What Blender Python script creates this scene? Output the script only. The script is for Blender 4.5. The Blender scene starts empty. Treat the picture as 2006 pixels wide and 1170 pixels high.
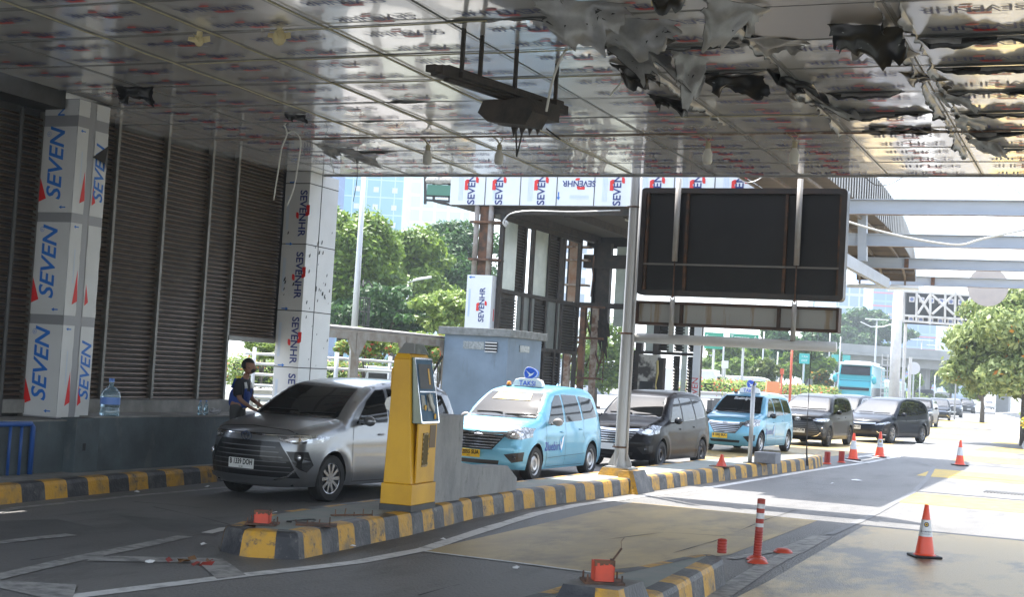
import bpy, bmesh, math, random
import numpy as np
from mathutils import Vector, Matrix
from mathutils.bvhtree import BVHTree
from mathutils.geometry import delaunay_2d_cdt
R = math.radians
rnd = random.Random(7)
sc = bpy.context.scene
# ------------------------------------------------------------------ camera
FPX, YAW, PITCH, ROLL, EYE = 2808.5, 0.40131, 0.050574, 0.058397, 1.88
fw = Vector((-math.sin(YAW)*math.cos(PITCH), math.cos(YAW)*math.cos(PITCH), math.sin(PITCH)))
rt0 = Vector((math.cos(YAW), math.sin(YAW), 0)); up0 = rt0.cross(fw)
rt = rt0*math.cos(ROLL)+up0*math.sin(ROLL); up = -rt0*math.sin(ROLL)+up0*math.cos(ROLL)
cam_d = bpy.data.cameras.new('camera'); cam = bpy.data.objects.new('camera', cam_d); sc.collection.objects.link(cam)
cam.matrix_world = Matrix(((rt.x, up.x, -fw.x, 0), (rt.y, up.y, -fw.y, 0), (rt.z, up.z, -fw.z, EYE), (0, 0, 0, 1)))
cam_d.sensor_width = 36; cam_d.lens = FPX/2006*36; cam_d.clip_end = 6000; cam_d.clip_start = .1
sc.camera = cam
# ------------------------------------------------------------------ sky, sun, exposure
SUND = Vector((.32, -.28, -1)).normalized()          # direction the light travels
elev = math.asin(-SUND.z); az = math.atan2(-SUND.x, -SUND.y)
w = bpy.data.worlds.new('World'); sc.world = w; w.use_nodes = True
nt = w.node_tree; bg = nt.nodes['Background']
sky = nt.nodes.new('ShaderNodeTexSky'); sky.sky_type = 'NISHITA'; sky.sun_disc = False
sky.sun_elevation = elev; sky.sun_rotation = az; sky.air_density = 1.0; sky.dust_density = 1.5; sky.ozone_density = 1.2
bwn = nt.nodes.new('ShaderNodeRGBToBW'); nt.links.new(sky.outputs[0], bwn.inputs[0]); hs = nt.nodes.new('ShaderNodeMix'); hs.data_type = 'RGBA'; hs.inputs['Factor'].default_value = .5; nt.links.new(sky.outputs[0], hs.inputs['A']); nt.links.new(bwn.outputs[0], hs.inputs['B']); nt.links.new(hs.outputs['Result'], bg.inputs[0]); bg.inputs[1].default_value = 0.15   # hazy, whitish city sky
sd = bpy.data.lights.new('sun', 'SUN'); sd.energy = 3.0; sd.angle = R(.53); sd.color = (1, .965, .91)
so = bpy.data.objects.new('sun', sd); sc.collection.objects.link(so)
so.rotation_euler = (-SUND).to_track_quat('Z', 'Y').to_euler(); so.location = (0, 0, 60)
sc.view_settings.view_transform = 'Standard'; sc.view_settings.look = 'None'
sc.view_settings.exposure = 2.38; sc.view_settings.gamma = 1
sc.render.resolution_x = 1024; sc.render.resolution_y = 598
# ------------------------------------------------------------------ helpers
def ray(x, y): return fw + rt*((x-1003)/FPX) + up*((585-y)/FPX)
def atd(x, y, D): p = ray(x, y)*D; return Vector((p.x, p.y, p.z+EYE))      # point seen there at depth D
def onz(x, y, z=0):
    d = ray(x, y); p = d*((z-EYE)/d.z); return Vector((p.x, p.y, z))
def ony(x, y, Y):
    d = ray(x, y); p = d*(Y/d.y); return Vector((p.x, Y, p.z+EYE))
MATS = {}
def mat(name, col, rough=.6, metal=0, col2=None, scale=3, amt=.5, bump=0, bscale=60, spec=.5, coat=0, trans=0, stretch=(1, 1, 1), detail=6, sharp=(.35, .65), emit=0, coord='Object', rvar=0, col3=None, s3=20, a3=.6, sh3=(.55, .7), st3=None):
    if name in MATS: return MATS[name]
    m = bpy.data.materials.new(name); m.use_nodes = True; t = m.node_tree; b = t.nodes['Principled BSDF']
    col = tuple(col)+(1,) if len(col) == 3 else col
    b.inputs['Base Color'].default_value = col; b.inputs['Roughness'].default_value = rough; b.inputs['Metallic'].default_value = metal
    b.inputs['Specular IOR Level'].default_value = spec; b.inputs['Coat Weight'].default_value = coat; b.inputs['Coat Roughness'].default_value = .04
    b.inputs['Transmission Weight'].default_value = trans
    if emit: b.inputs['Emission Color'].default_value = col; b.inputs['Emission Strength'].default_value = emit
    tc = t.nodes.new('ShaderNodeTexCoord'); mp = t.nodes.new('ShaderNodeMapping'); mp.inputs['Scale'].default_value = stretch
    t.links.new(tc.outputs[coord], mp.inputs[0])
    if col2 is not None:
        n = t.nodes.new('ShaderNodeTexNoise'); n.inputs['Scale'].default_value = scale; n.inputs['Detail'].default_value = detail; n.inputs['Roughness'].default_value = .62
        t.links.new(mp.outputs[0], n.inputs[0])
        r = t.nodes.new('ShaderNodeMapRange'); r.inputs[1].default_value = sharp[0]; r.inputs[2].default_value = sharp[1]; r.inputs[4].default_value = amt; r.clamp = True
        t.links.new(n.outputs[0], r.inputs[0])
        x = t.nodes.new('ShaderNodeMix'); x.data_type = 'RGBA'
        x.inputs['A'].default_value = col; x.inputs['B'].default_value = tuple(col2)+(1,)
        t.links.new(r.outputs[0], x.inputs['Factor']); t.links.new(x.outputs['Result'], b.inputs['Base Color'])
        if col3 is not None:      # a second, separate layer of stains or chips
            m3 = t.nodes.new('ShaderNodeMapping'); m3.inputs['Scale'].default_value = st3 or stretch; m3.inputs['Location'].default_value = (7.3, 2.1, 4.4); t.links.new(tc.outputs[coord], m3.inputs[0])
            n3 = t.nodes.new('ShaderNodeTexNoise'); n3.inputs['Scale'].default_value = s3; n3.inputs['Detail'].default_value = 9; n3.inputs['Roughness'].default_value = .68; t.links.new(m3.outputs[0], n3.inputs[0])
            r3 = t.nodes.new('ShaderNodeMapRange'); r3.inputs[1].default_value = sh3[0]; r3.inputs[2].default_value = sh3[1]; r3.inputs[4].default_value = a3; t.links.new(n3.outputs[0], r3.inputs[0])
            x3 = t.nodes.new('ShaderNodeMix'); x3.data_type = 'RGBA'; x3.inputs['B'].default_value = tuple(col3)+(1,); t.links.new(x.outputs['Result'], x3.inputs['A']); t.links.new(r3.outputs[0], x3.inputs['Factor']); t.links.new(x3.outputs['Result'], b.inputs['Base Color'])
        if rvar:
            r2 = t.nodes.new('ShaderNodeMapRange'); r2.inputs[3].default_value = rough; r2.inputs[4].default_value = rough+rvar
            t.links.new(n.outputs[0], r2.inputs[0]); t.links.new(r2.outputs[0], b.inputs['Roughness'])
    if bump:
        n2 = t.nodes.new('ShaderNodeTexNoise'); n2.inputs['Scale'].default_value = bscale; n2.inputs['Detail'].default_value = 4
        t.links.new(mp.outputs[0], n2.inputs[0])
        bp = t.nodes.new('ShaderNodeBump'); bp.inputs['Strength'].default_value = bump; bp.inputs['Distance'].default_value = .02
        t.links.new(n2.outputs[0], bp.inputs['Height']); t.links.new(bp.outputs[0], b.inputs['Normal'])
    MATS[name] = m; return m
def tag(o, label=None, cat=None, group=None, kind=None):
    if label: o['label'] = label
    if cat: o['category'] = cat
    if group: o['group'] = group
    if kind: o['kind'] = kind
    return o
def T(name, label, cat, loc=(0, 0, 0), rz=0, group=None):
    o = bpy.data.objects.new(name, None); sc.collection.objects.link(o); o.empty_display_size = .2
    o.location = loc; o.rotation_euler = (0, 0, rz); tag(o, label, cat, group); return o
class MB:
    def __init__(s): s.v = []; s.f = []; s.m = []; s.xf = None
    def add(s, vs, fs, mi=0):
        b = len(s.v)
        if s.xf is not None: vs = [s.xf @ Vector(p) for p in vs]
        s.v += [tuple(p) for p in vs]; s.f += [tuple(i+b for i in f) for f in fs]; s.m += [mi]*len(fs)
        return s
    def box(s, x0, x1, y0, y1, z0, z1, mi=0):
        return s.add([(x0,y0,z0),(x1,y0,z0),(x1,y1,z0),(x0,y1,z0),(x0,y0,z1),(x1,y0,z1),(x1,y1,z1),(x0,y1,z1)],
                     [(0,3,2,1),(4,5,6,7),(0,1,5,4),(1,2,6,5),(2,3,7,6),(3,0,4,7)], mi)
    def bar(s, p0, p1, wd, ht=None, mi=0, upv=(0, 0, 1)):
        p0, p1 = Vector(p0), Vector(p1); ht = wd if ht is None else ht; d = (p1-p0).normalized(); u = Vector(upv)
        if abs(d.dot(u)) > .95: u = Vector((0, 1, 0))
        r = d.cross(u).normalized(); u = r.cross(d)
        a = [p+r*(sx*wd/2)+u*(sz*ht/2) for p in (p0, p1) for sx, sz in ((-1,-1),(1,-1),(1,1),(-1,1))]
        return s.add(a, [(0,1,2,3),(7,6,5,4),(0,4,5,1),(1,5,6,2),(2,6,7,3),(3,7,4,0)], mi)
    def cyl(s, p0, p1, r0, r1=None, n=12, mi=0, cap=True): return s.tube([p0, p1], [r0, r0 if r1 is None else r1], n, mi, cap)
    def tube(s, pts, rs, n=8, mi=0, cap=True):
        pts = [Vector(p) for p in pts]; rs = rs if hasattr(rs, '__len__') else [rs]*len(pts); vs = []; fs = []; prev = None
        for i, p in enumerate(pts):
            d = (pts[min(i+1, len(pts)-1)]-pts[max(i-1, 0)]).normalized()
            if prev is None: prev = d.orthogonal().normalized()
            prev = (prev-d*prev.dot(d)).normalized(); q = d.cross(prev)
            vs += [p+(prev*math.cos(2*math.pi*k/n)+q*math.sin(2*math.pi*k/n))*rs[i] for k in range(n)]
        for i in range(len(pts)-1):
            for k in range(n):
                a, b = i*n+k, i*n+(k+1) % n; fs.append((a, b, b+n, a+n))
        if cap: fs += [tuple(range(n))[::-1], tuple(range((len(pts)-1)*n, len(pts)*n))]
        return s.add(vs, fs, mi)
    def lathe(s, prof, c=(0, 0, 0), ax='z', n=24, mi=0):     # prof: (radius, height); mi may be a list per band
        c = Vector(c); vs = []; fs = []
        for r, h in prof:
            for k in range(n):
                a = 2*math.pi*k/n; u, v = r*math.cos(a), r*math.sin(a)
                vs.append(c+Vector({'z': (u, v, h), 'x': (h, u, v), 'y': (v, h, u)}[ax]))
        base = len(s.v); s.add(vs, [], 0)
        for i in range(len(prof)-1):
            for k in range(n):
                a, b = i*n+k, i*n+(k+1) % n
                s.f.append((base+a, base+b, base+b+n, base+a+n)); s.m.append(mi[i] if isinstance(mi, (list, tuple)) else mi)
        return s
    def prism(s, poly, O, U, V, th, mi=0):   # poly (u,v) from O in U,V plane, thickness along U x V
        O, U, V = Vector(O), Vector(U), Vector(V); N = U.cross(V).normalized()*th; n = len(poly)
        vs = [O+U*a+V*b for a, b in poly]; vs += [p+N for p in vs]
        return s.add(vs, [tuple(range(n))[::-1], tuple(range(n, 2*n))]+[(i, (i+1) % n, (i+1) % n+n, i+n) for i in range(n)], mi)
    def quad(s, a, b, c, d, mi=0): return s.add([a, b, c, d], [(0, 1, 2, 3)], mi)
    def sph(s, c, r, n=12, mi=0, sx=1, sy=1, sz=1):
        c = Vector(c); m = n//2; prof = [(math.sin(math.pi*i/m)*r+1e-5, -math.cos(math.pi*i/m)*r) for i in range(m+1)]
        vs = []; fs = []
        for q, h in prof:
            for k in range(n): vs.append(c+Vector((q*math.cos(2*math.pi*k/n)*sx, q*math.sin(2*math.pi*k/n)*sy, h*sz)))
        for i in range(m):
            for k in range(n):
                a, b = i*n+k, i*n+(k+1) % n; fs.append((a, b, b+n, a+n))
        return s.add(vs, fs, mi)
    def text(s, st, O, U, V, size, mi=0, bold=0, shear=0, align='CENTER', lift=.002):
        vs, fs = text_geo(st, bold, shear, align); O, U, V = Vector(O), Vector(U).normalized(), Vector(V).normalized(); N = U.cross(V)*lift
        return s.add([O+U*(p[0]*size)+V*(p[1]*size)+N for p in vs], fs, mi)
    def build(s, name, mats, parent=None, smooth=False, world=True, bevel=0, auto=False):
        me = bpy.data.meshes.new(name); vs = s.v
        if parent is not None and world:
            L = parent.matrix_basis if parent.parent is None else parent.parent.matrix_basis @ parent.matrix_basis
            L = L.inverted(); vs = [tuple(L @ Vector(p)) for p in vs]
        me.from_pydata(vs, [], s.f)
        mats = mats if isinstance(mats, (list, tuple)) else [mats]
        for m in mats: me.materials.append(m)
        me.polygons.foreach_set('material_index', s.m)
        if smooth or auto: me.polygons.foreach_set('use_smooth', [True]*len(s.f))
        me.update()
        if auto: me.set_sharp_from_angle(angle=R(35))
        o = bpy.data.objects.new(name, me); sc.collection.objects.link(o); o.parent = parent
        if bevel:
            b = o.modifiers.new('bevel', 'BEVEL'); b.width = bevel; b.segments = 2; b.limit_method = 'ANGLE'
        return o
TXT = {}
def text_geo(st, bold=0, shear=0, align='CENTER'):
    k = (st, bold, shear, align)
    if k not in TXT:
        c = bpy.data.curves.new('t', 'FONT'); c.body = st; c.size = 1; c.offset = bold; c.shear = shear; c.align_x = align; c.align_y = 'CENTER'
        c.fill_mode = 'FRONT'; c.resolution_u = 3
        o = bpy.data.objects.new('t', c); me = bpy.data.meshes.new_from_object(o)
        TXT[k] = ([tuple(v.co) for v in me.vertices], [tuple(p.vertices) for p in me.polygons])
        bpy.data.objects.remove(o); bpy.data.meshes.remove(me); bpy.data.curves.remove(c)
    return TXT[k]
def struct(o): o['kind'] = 'structure'; return o
def children(o): return [c for c in bpy.data.objects if c.parent == o]
def copy_tree(o, parent=None):
    c = o.copy(); sc.collection.objects.link(c); c.parent = parent
    for ch in children(o): copy_tree(ch, c)
    return c
# ------------------------------------------------------------------ materials
asphalt = mat('asphalt', (.165, .158, .15), .6, 0, (.09, .088, .087), .35, .9, .9, 50, stretch=(1, .35, 1), detail=14, sharp=(.35, .7), col3=(.055, .053, .05), s3=1.1, a3=.55, sh3=(.54, .66), st3=(1, .3, 1))
asph_dark = mat('asphalt_patch', (.075, .073, .072), .6, 0, (.13, .127, .122), 2, .6, .5, 90)
concrete = mat('concrete', (.27, .26, .24), .85, 0, (.12, .12, .115), 2.2, .8, .35, 40)
conc_green = mat('worn_green_paint', (.17, .21, .19), .75, 0, (.25, .24, .22), 2.6, .9, .2, 50)
k_yel = mat('kerb_yellow', (.50, .26, .018), .6, 0, (.16, .12, .07), 3.5, .85, .4, 30, sharp=(.46, .66), detail=10, col3=(.06, .055, .05), s3=7, a3=.8, sh3=(.56, .64))
k_blk = mat('kerb_black', (.022, .022, .026), .55, 0, (.12, .115, .11), 3.2, .8, .4, 30, sharp=(.48, .7), detail=10, col3=(.22, .20, .17), s3=8, a3=.6, sh3=(.60, .68))
white_line = mat('white_line_paint', (.60, .59, .57), .6, 0, (.2, .195, .19), 5, .75, .15, 60, sharp=(.5, .68), detail=12)
worn_line = mat('worn_line_paint', (.33, .32, .30), .65, 0, (.13, .128, .125), 6, .9, .15, 60, sharp=(.42, .62), detail=12)
yel_road = mat('yellow_road_coating', (.42, .30, .11), .55, 0, (.17, .13, .075), .8, .9, .3, 80, sharp=(.42, .68), detail=12, stretch=(1, .4, 1), col3=(.075, .055, .035), s3=.9, a3=.75, sh3=(.52, .68), st3=(1, .45, 1))
yel_road2 = mat('worn_yellow_coating', (.50, .35, .13), .42, 0, (.11, .095, .08), .7, .9, .3, 80, sharp=(.55, .74), detail=12, stretch=(1, .45, 1), col3=(.05, .042, .038), s3=.8, a3=.85, sh3=(.50, .62), st3=(1, .4, 1))
yel_bright = mat('yellow_stripe_paint', (.55, .36, .035), .65, 0, (.33, .26, .10), 3, .8, .1, 60)
steel_grey = mat('galvanised_steel', (.50, .50, .49), .42, .55, (.30, .29, .28), 5, .6, .05, 60, stretch=(1, 1, .3))
steel_dk = mat('dark_steel', (.055, .055, .055), .5, .3, (.03, .028, .025), 6, .6)
rust = mat('rusty_steel', (.16, .075, .04), .8, .1, (.05, .035, .028), 4, .9, .3, 30, sharp=(.4, .6))
rust_l = mat('flaking_beige_rust', (.33, .28, .24), .8, 0, (.14, .065, .035), 4, .95, .3, 30, sharp=(.42, .6))
burnt = mat('charred_steel', (.02, .019, .018), .7, .1, (.07, .05, .04), 5, .6, .3, 30)
black = mat('black_rubber', (.012, .012, .013), .6)
blk_plastic = mat('black_plastic', (.014, .014, .015), .42)
film_w = mat('white_protective_film', (.66, .69, .74), .32, 0, (.55, .57, .6), 1.5, .5, .04, 8)
film_g = mat('dusty_protective_film', (.55, .55, .545), .4, 0, (.48, .48, .47), 1.5, .7, .05, 8)
seam = mat('dark_joint', (.03, .03, .03), .8)
bare_g = mat('bare_grey_cladding', (.26, .26, .27), .45, .2)
ink_b = mat('navy_print', (.018, .03, .16), .5)
ink_r = mat('red_print', (.62, .02, .02), .5)
ink_c = mat('blue_print', (.02, .14, .48), .5)
ink_l = mat('pale_blue_print', (.35, .5, .72), .5)
orange = mat('orange_red_plastic', (.62, .065, .025), .45, 0, (.36, .05, .03), 6, .5)
refl = mat('silver_reflective_band', (.62, .62, .63), .35, .2, (.4, .4, .4), 14, .6)
blue_wall = mat('blue_grey_paint', (.19, .255, .33), .7, 0, (.14, .19, .24), 1.3, .9, .15, 30, col3=(.10, .12, .13), s3=2.5, a3=.5, sh3=(.56, .7), st3=(1, 1, .25))
wall_dk = mat('grey_green_wall', (.085, .11, .12), .7, 0, (.05, .06, .066), 1.6, .9, .2, 30, col3=(.16, .16, .15), s3=3, a3=.5, sh3=(.58, .7), st3=(1, 1, .3))
glass_dark = mat('dark_window_glass', (.008, .009, .010), .04, 0, spec=.42)
chrome = mat('chrome', (.75, .75, .76), .12, 1)
white_p = mat('white_paint', (.75, .75, .74), .5)
# ------------------------------------------------------------------ ground and markings (structure)
def strip(name, pts, width, m, z=.006, label=None):
    pts = [Vector((p[0], p[1], 0)) for p in pts]; b = MB(); L = []; Rr = []
    # resample
    q = [pts[0]]
    for a, c in zip(pts, pts[1:]):
        n = max(1, int((c-a).length/.5))
        q += [a.lerp(c, k/n) for k in range(1, n+1)]
    for i, p in enumerate(q):
        d = (q[min(i+1, len(q)-1)]-q[max(i-1, 0)]).normalized(); n = Vector((-d.y, d.x, 0))
        j = rnd.uniform(-.008, .008)
        L.append((p.x+n.x*(width/2+j), p.y+n.y*(width/2+j), z)); Rr.append((p.x-n.x*(width/2+j), p.y-n.y*(width/2+j), z))
    k = len(q); b.add(Rr+L, [(i, i+1, k+i+1, k+i) for i in range(k-1)]); return struct(b.build(name, m))
def patch(name, poly, m, z=.004, px=False):
    if px: poly = [onz(*p) for p in poly]
    a = sum(poly[i][0]*poly[(i+1) % len(poly)][1]-poly[(i+1) % len(poly)][0]*poly[i][1] for i in range(len(poly)))
    if a < 0: poly = poly[::-1]
    return struct(MB().add([(p[0], p[1], z) for p in poly], [tuple(range(len(poly)))]).build(name, m))
earth = mat('distant_ground', (.13, .13, .11), .9, 0, (.08, .1, .06), .03, .8)
b = MB(); b.quad((-900, -120, -.012), (600, -120, -.012), (600, 2200, -.012), (-900, 2200, -.012)); struct(b.build('ground', earth))
b = MB(); xs = [-20, -16, -12.5, -4, 5, 14]; 
def curve(Y): return -max(0, Y-70)**1.75*.0016          # the road bends left far away
ys = list(range(-60, 60, 20))+list(range(60, 620, 20))
vs = [(x+curve(y), y, 0) for y in ys for x in (-12.6, 9)]
b.add(vs, [(2*i, 2*i+1, 2*i+3, 2*i+2) for i in range(len(ys)-1)]); struct(b.build('road', asphalt))
far_asph = mat('pale_carriageway', (.2, .2, .195), .7, 0, (.14, .14, .14), .4, .7)
b = MB(); vs = [(x+curve(y)*1.15, y, -.004) for y in ys[6:] for x in (-60, -17)]
b.add(vs, [(2*i, 2*i+1, 2*i+3, 2*i+2) for i in range(len(ys[6:])-1)]); struct(b.build('far_road', far_asph))
# yellow areas, stripes
patch('yellow_lane_surface', [(830,1080),(1000,1101),(1160,1122),(1300,1106),(1430,1088),(1602,1021),(1240,985),(1050,1030)], yel_road, .004, True)
patch('worn_yellow_lane_surface', [(-3.02, 5), (-3.02, 13.8), (-3.19, 20.55), (3.0, 20.55), (3.0, 5)], yel_road2, .004)
for k, (a, c) in enumerate(((25.7, 28.6), (34.6, 38.4), (44.6, 48.7), (54.4, 59.5), (65, 69), (74, 79), (88, 94))):
    x0 = -3.45 if k == 0 else -4.0-.22*k
    patch('yellow_stripe', [(x0, a), (2.5, a), (2.5, c), (x0, c)], yel_bright, .004)
patch('yellow_queue_surface', [(-12.0, 34.5), (-7.7, 34.5), (-7.0, 47), (-8.0, 62), (-12.4, 62)], yel_road, .004)
for a, c in ((64, 68), (73, 78), (84, 90), (97, 104), (112, 120)):
    patch('yellow_queue_stripe', [(-12+curve(a), a), (-6.2+curve(a), a), (-6.2+curve(c), c), (-12+curve(c), c)], yel_bright, .004)
PX = lambda l: [onz(*p) for p in l]
strip('white_line', PX([(100,1180),(157,1169),(474,1129),(600,1115),(700,1103),(830,1078),(940,1042),(1050,1008),(1130,991),(1250,974),(1400,955),(1500,938),(1600,921),(1700,907),(1770,893)]), .17, white_line)
strip('white_line', PX([(-60,1148),(0,1131),(160,1094),(270,1072),(363,1052)]), .17, worn_line)
strip('white_line', PX([(405,1046),(440,1037)])+[Vector((-8.45, 16, 0)), Vector((-8.4, 36, 0))], .13, white_line)
strip('white_line', PX([(-30,1010),(35,996),(240,975),(435,957)])+[Vector((-11.75, 20, 0)), Vector((-11.8, 60, 0))], .14, worn_line)
strip('white_line', PX([(-10,1066),(60,1057),(140,1049)]), .15, worn_line)
patch('chevron_marking', [(180,1091),(435,1096),(482,1129),(425,1137),(390,1105),(170,1101)], worn_line, .0075, True)
patch('chevron_marking', [(-20,1139),(150,1148),(145,1168),(135,1185),(-20,1150)], worn_line, .0075, True)
strip('white_line', PX([(1390,1180),(1500,1110),(1560,1080),(1612,1052)]), .20, worn_line)
strip('white_line', PX([(1432,1097),(1540,1076),(1600,1052)]), .12, worn_line, z=.009)
strip('sealed_crack', PX([(1625,1049),(1700,1015),(1790,965),(1815,940),(1830,915),(1800,905)]), .11, mat('pale_crack_seal', (.17, .17, .18), .6, 0, (.11, .11, .11), 9, .9, sharp=(.4, .55)), z=.008)
strip('joint_line', PX([(830,1082),(1000,1103),(1160,1124)]), .05, white_line, z=.009)
strip('white_line', [Vector((-6.75, 40.5, 0)), Vector((-6.35, 50, 0)), Vector((-6.35, 54, 0))], .22, white_line, z=.0125)
strip('white_line', PX([(1772,892),(1795,880),(1805,871)]), .40, white_line, z=.010)
for k in range(5):
    y = 39.5+k*3.2; strip('hatch_line', [Vector((-6.75+.04*k, y, 0)), Vector((-6.0+.05*k, y-1.1, 0))], .32, white_line, z=.015)
strip('white_line', [Vector((-3.1, 61, 0)), Vector((-4.3, 72, 0)), Vector((-7.5, 100, 0)), Vector((-8.6, 112, 0)), Vector((-8.2, 125, 0))], .3, white_line)
for poly in ([(0,1022),(110,1018),(190,1035),(150,1045),(0,1058)],[(230,1010),(450,1030),(420,1052),(300,1040)],[(700,1060),(800,1050),(1000,1005),(1120,985),(1040,1000),(900,1045),(720,1085)]):
    patch('asphalt_patch', poly, asph_dark, .003, True)
for (a, c) in (((1330,1080),(1420,1084)),((1360,1095),(1440,1088))): pass
crk = mat('dark_crack', (.03, .03, .03), .9)
for l in ([(45,1098),(60,1100),(110,1092),(170,1080),(240,1068)],[(300,995),(380,1012),(450,1030)],[(262,985),(330,990),(390,997)],[(560,1068),(690,1060),(800,1046),(900,1018)],[(1320,1085),(1400,1062),(1500,1020),(1560,1000)],[(1180,1060),(1300,1045),(1420,1052)],[(820,1169),(880,1152),(900,1148)],[(1440,925),(1560,945),(1700,960)],[(1830,960),(1900,968),(2006,985)]): strip('road_crack', PX(l), .014, crk, z=.0085)
# expansion joints / drain grate
b = MB(); g0 = onz(1972, 967)
for k in range(14): b.box(g0.x-.42+k*.065, g0.x-.39+k*.065, g0.y-.35, g0.y+.35, .004, .012)
struct(b.build('drain_grate', steel_dk))
# litter
paper = mat('paper_litter', (.7, .7, .7), .8)
for i, (x, y) in enumerate(((690,1075),(398,1071),(293,1106),(268,967),(407,957),(541,1009),(868,1061),(1676,943),(760,1056),(1012,1117),(1630,950))):
    p = onz(x, y); b = MB(); n = 6; s = .05 if x != 1676 else .16
    b.add([(p.x+s*math.cos(a*1.05)*rnd.uniform(.5, 1), p.y+s*math.sin(a*1.05)*rnd.uniform(.6, 1.4), .012+rnd.uniform(0, .02)) for a in range(n)]+[(p.x, p.y, .04)], [(a, (a+1) % n, n) for a in range(n)])
    lab = ['crumpled white paper scrap on asphalt right of the silver minivan kerb nose','small white scrap left of the median kerb nose','white scrap below the chevron marking','white litter by the left kerb near the plinth','white litter by the left kerb beside the silver minivan','tiny white scrap in front of the silver minivan','white scrap in the dark gutter below the yellow machine','flattened white plastic bag lying in the open road beyond the lane divider post','pale scrap in the gutter right of the yellow machine base','small white scrap at the yellow lane surface edge','small stone chip in front of the far median end'][i]
    tag(b.build('litter', paper), lab, 'litter', 'scraps of litter on the road')
lf = MB(); p = onz(375, 1103)
for k in range(9):
    a = rnd.uniform(0, 6.28); q = Vector((p.x+rnd.uniform(-.22, .22), p.y+rnd.uniform(-.12, .12), .01)); u = Vector((math.cos(a), math.sin(a), .2))*.08; v = Vector((-math.sin(a), math.cos(a), .6))*.04
    lf.quad(q-u-v*.3, q+u*.4-v, q+u+v*.5, q-u*.3+v, k % 2)
tag(lf.build('dry_leaves', [mat('red_leaf', (.25, .03, .02), .7), mat('brown_leaf', (.2, .1, .04), .7)]), 'dry red and brown leaves lying on the grey chevron marking', 'leaves')
# ------------------------------------------------------------------ kerbs and islands
def kerb_ring(name, path, h, stripe, closed=False, r=.05, batter=.04, side=1, phase=0):
    """striped kerb face along a path; side=+1 face looks to the right of travel"""
    pts = [Vector((p[0], p[1], 0)) for p in path]; cum = [0]
    for a, c in zip(pts, pts[1:]): cum.append(cum[-1]+(c-a).length)
    n = max(1, round(cum[-1]/stripe)); st = cum[-1]/n
    def P(t):
        t = min(max(t, 0), cum[-1])
        for i in range(len(pts)-1):
            if t <= cum[i+1]+1e-9:
                return pts[i].lerp(pts[i+1], (t-cum[i])/max(cum[i+1]-cum[i], 1e-9)), i
    b = MB(); prof = [(0, -.02), (batter*.8, h-r), (batter+.012, h-.012), (batter+r, h), (.20, h+.003)]
    for k in range(n):
        sub = 3
        rows = []
        j0, j1 = rnd.uniform(-.03, .03), rnd.uniform(-.03, .03)
        for s in range(sub+1):
            t = (k+s/sub)*st; p, i = P(t); p0, _ = P(t-.15); p1, _ = P(t+.15); d = (p1-p0).normalized(); nn = Vector((-d.y, d.x, 0))*side
            rows.append([p+nn*o+Vector((0, 0, z)) for o, z in prof])
        m = len(prof)
        for s in range(sub):
            fs = [(a, a+1, m+a+1, m+a) if side < 0 else (a, m+a, m+a+1, a+1) for a in range(m-1)]
            b.add(rows[s]+rows[s+1], fs, (k+phase) % 2)
    return struct(b.build(name, [k_yel, k_blk], smooth=False))
def topsheet(name, poly, z, m):
    a = sum(poly[i][0]*poly[(i+1) % len(poly)][1]-poly[(i+1) % len(poly)][0]*poly[i][1] for i in range(len(poly)))
    if a < 0: poly = poly[::-1]
    return struct(MB().add([(p[0], p[1], z) for p in poly], [tuple(range(len(poly)))]).build(name, m))
# left kerb
LK = [(-11.35, 9), (-11.55, 11.5), (-11.76, 13), (-11.93, 14.9), (-12.12, 17.8), (-12.2, 24), (-12.2, 34)]
kerb_ring('kerb', LK, .22, .45, phase=1)
topsheet('kerb_top', [(p[0]-.15, p[1]) for p in LK]+[(-20, 34), (-20, 9)], .218, concrete)
# central island
IR = [(-7.84, 11.69), (-7.45, 11.5), (-6.99, 11.72), (-7.12, 14.3), (-7.38, 16.6), (-7.42, 18.4), (-7.25, 21.4), (-7.05, 25.2), (-6.75, 30), (-6.45, 34), (-6.62, 35.9), (-6.9, 36.3)]
IL = [(-7.84, 11.69), (-8.2, 13), (-8.25, 20), (-8.1, 30), (-7.5, 34.5), (-6.9, 36.3)]
kerb_ring('kerb', IR, .25, .36, phase=1); kerb_ring('kerb', IL, .25, .4, side=-1)
def inset(path, d, side):
    out = []
    for i, p in enumerate(path):
        a, c = Vector(path[max(i-1, 0)]), Vector(path[min(i+1, len(path)-1)]); t = (c-a).normalized(); n = Vector((-t.y, t.x))*side
        out.append((p[0]+n.x*d, p[1]+n.y*d))
    return out
a1, a2 = inset(IR, .13, 1), inset(IL, .13, -1)
topsheet('traffic_island', a1[1:-1]+a2[1:-1][::-1], .2505, conc_green)
# right island, near
RI = [(-4.55, 4), (-4.0, 10.0), (-3.96, 11.5), (-3.72, 13.4), (-3.55, 13.65), (-3.36, 13.5), (-3.3, 13.3)]
RR = [(-2.75, 4), (-3.1, 10), (-3.3, 13.3)]
kerb_ring('kerb', RI, .24, .5, side=-1); kerb_ring('kerb', [( -2.75,4),(-3.05,9),(-3.16,11.2),(-3.3,13.3)], .24, .5, side=1, phase=1)
topsheet('traffic_island', inset(RI, .12, -1)[:-2]+[(-3.42, 13.2), (-3.28, 11.2), (-3.17, 9), (-2.87, 4)], .2405, conc_green)
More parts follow.
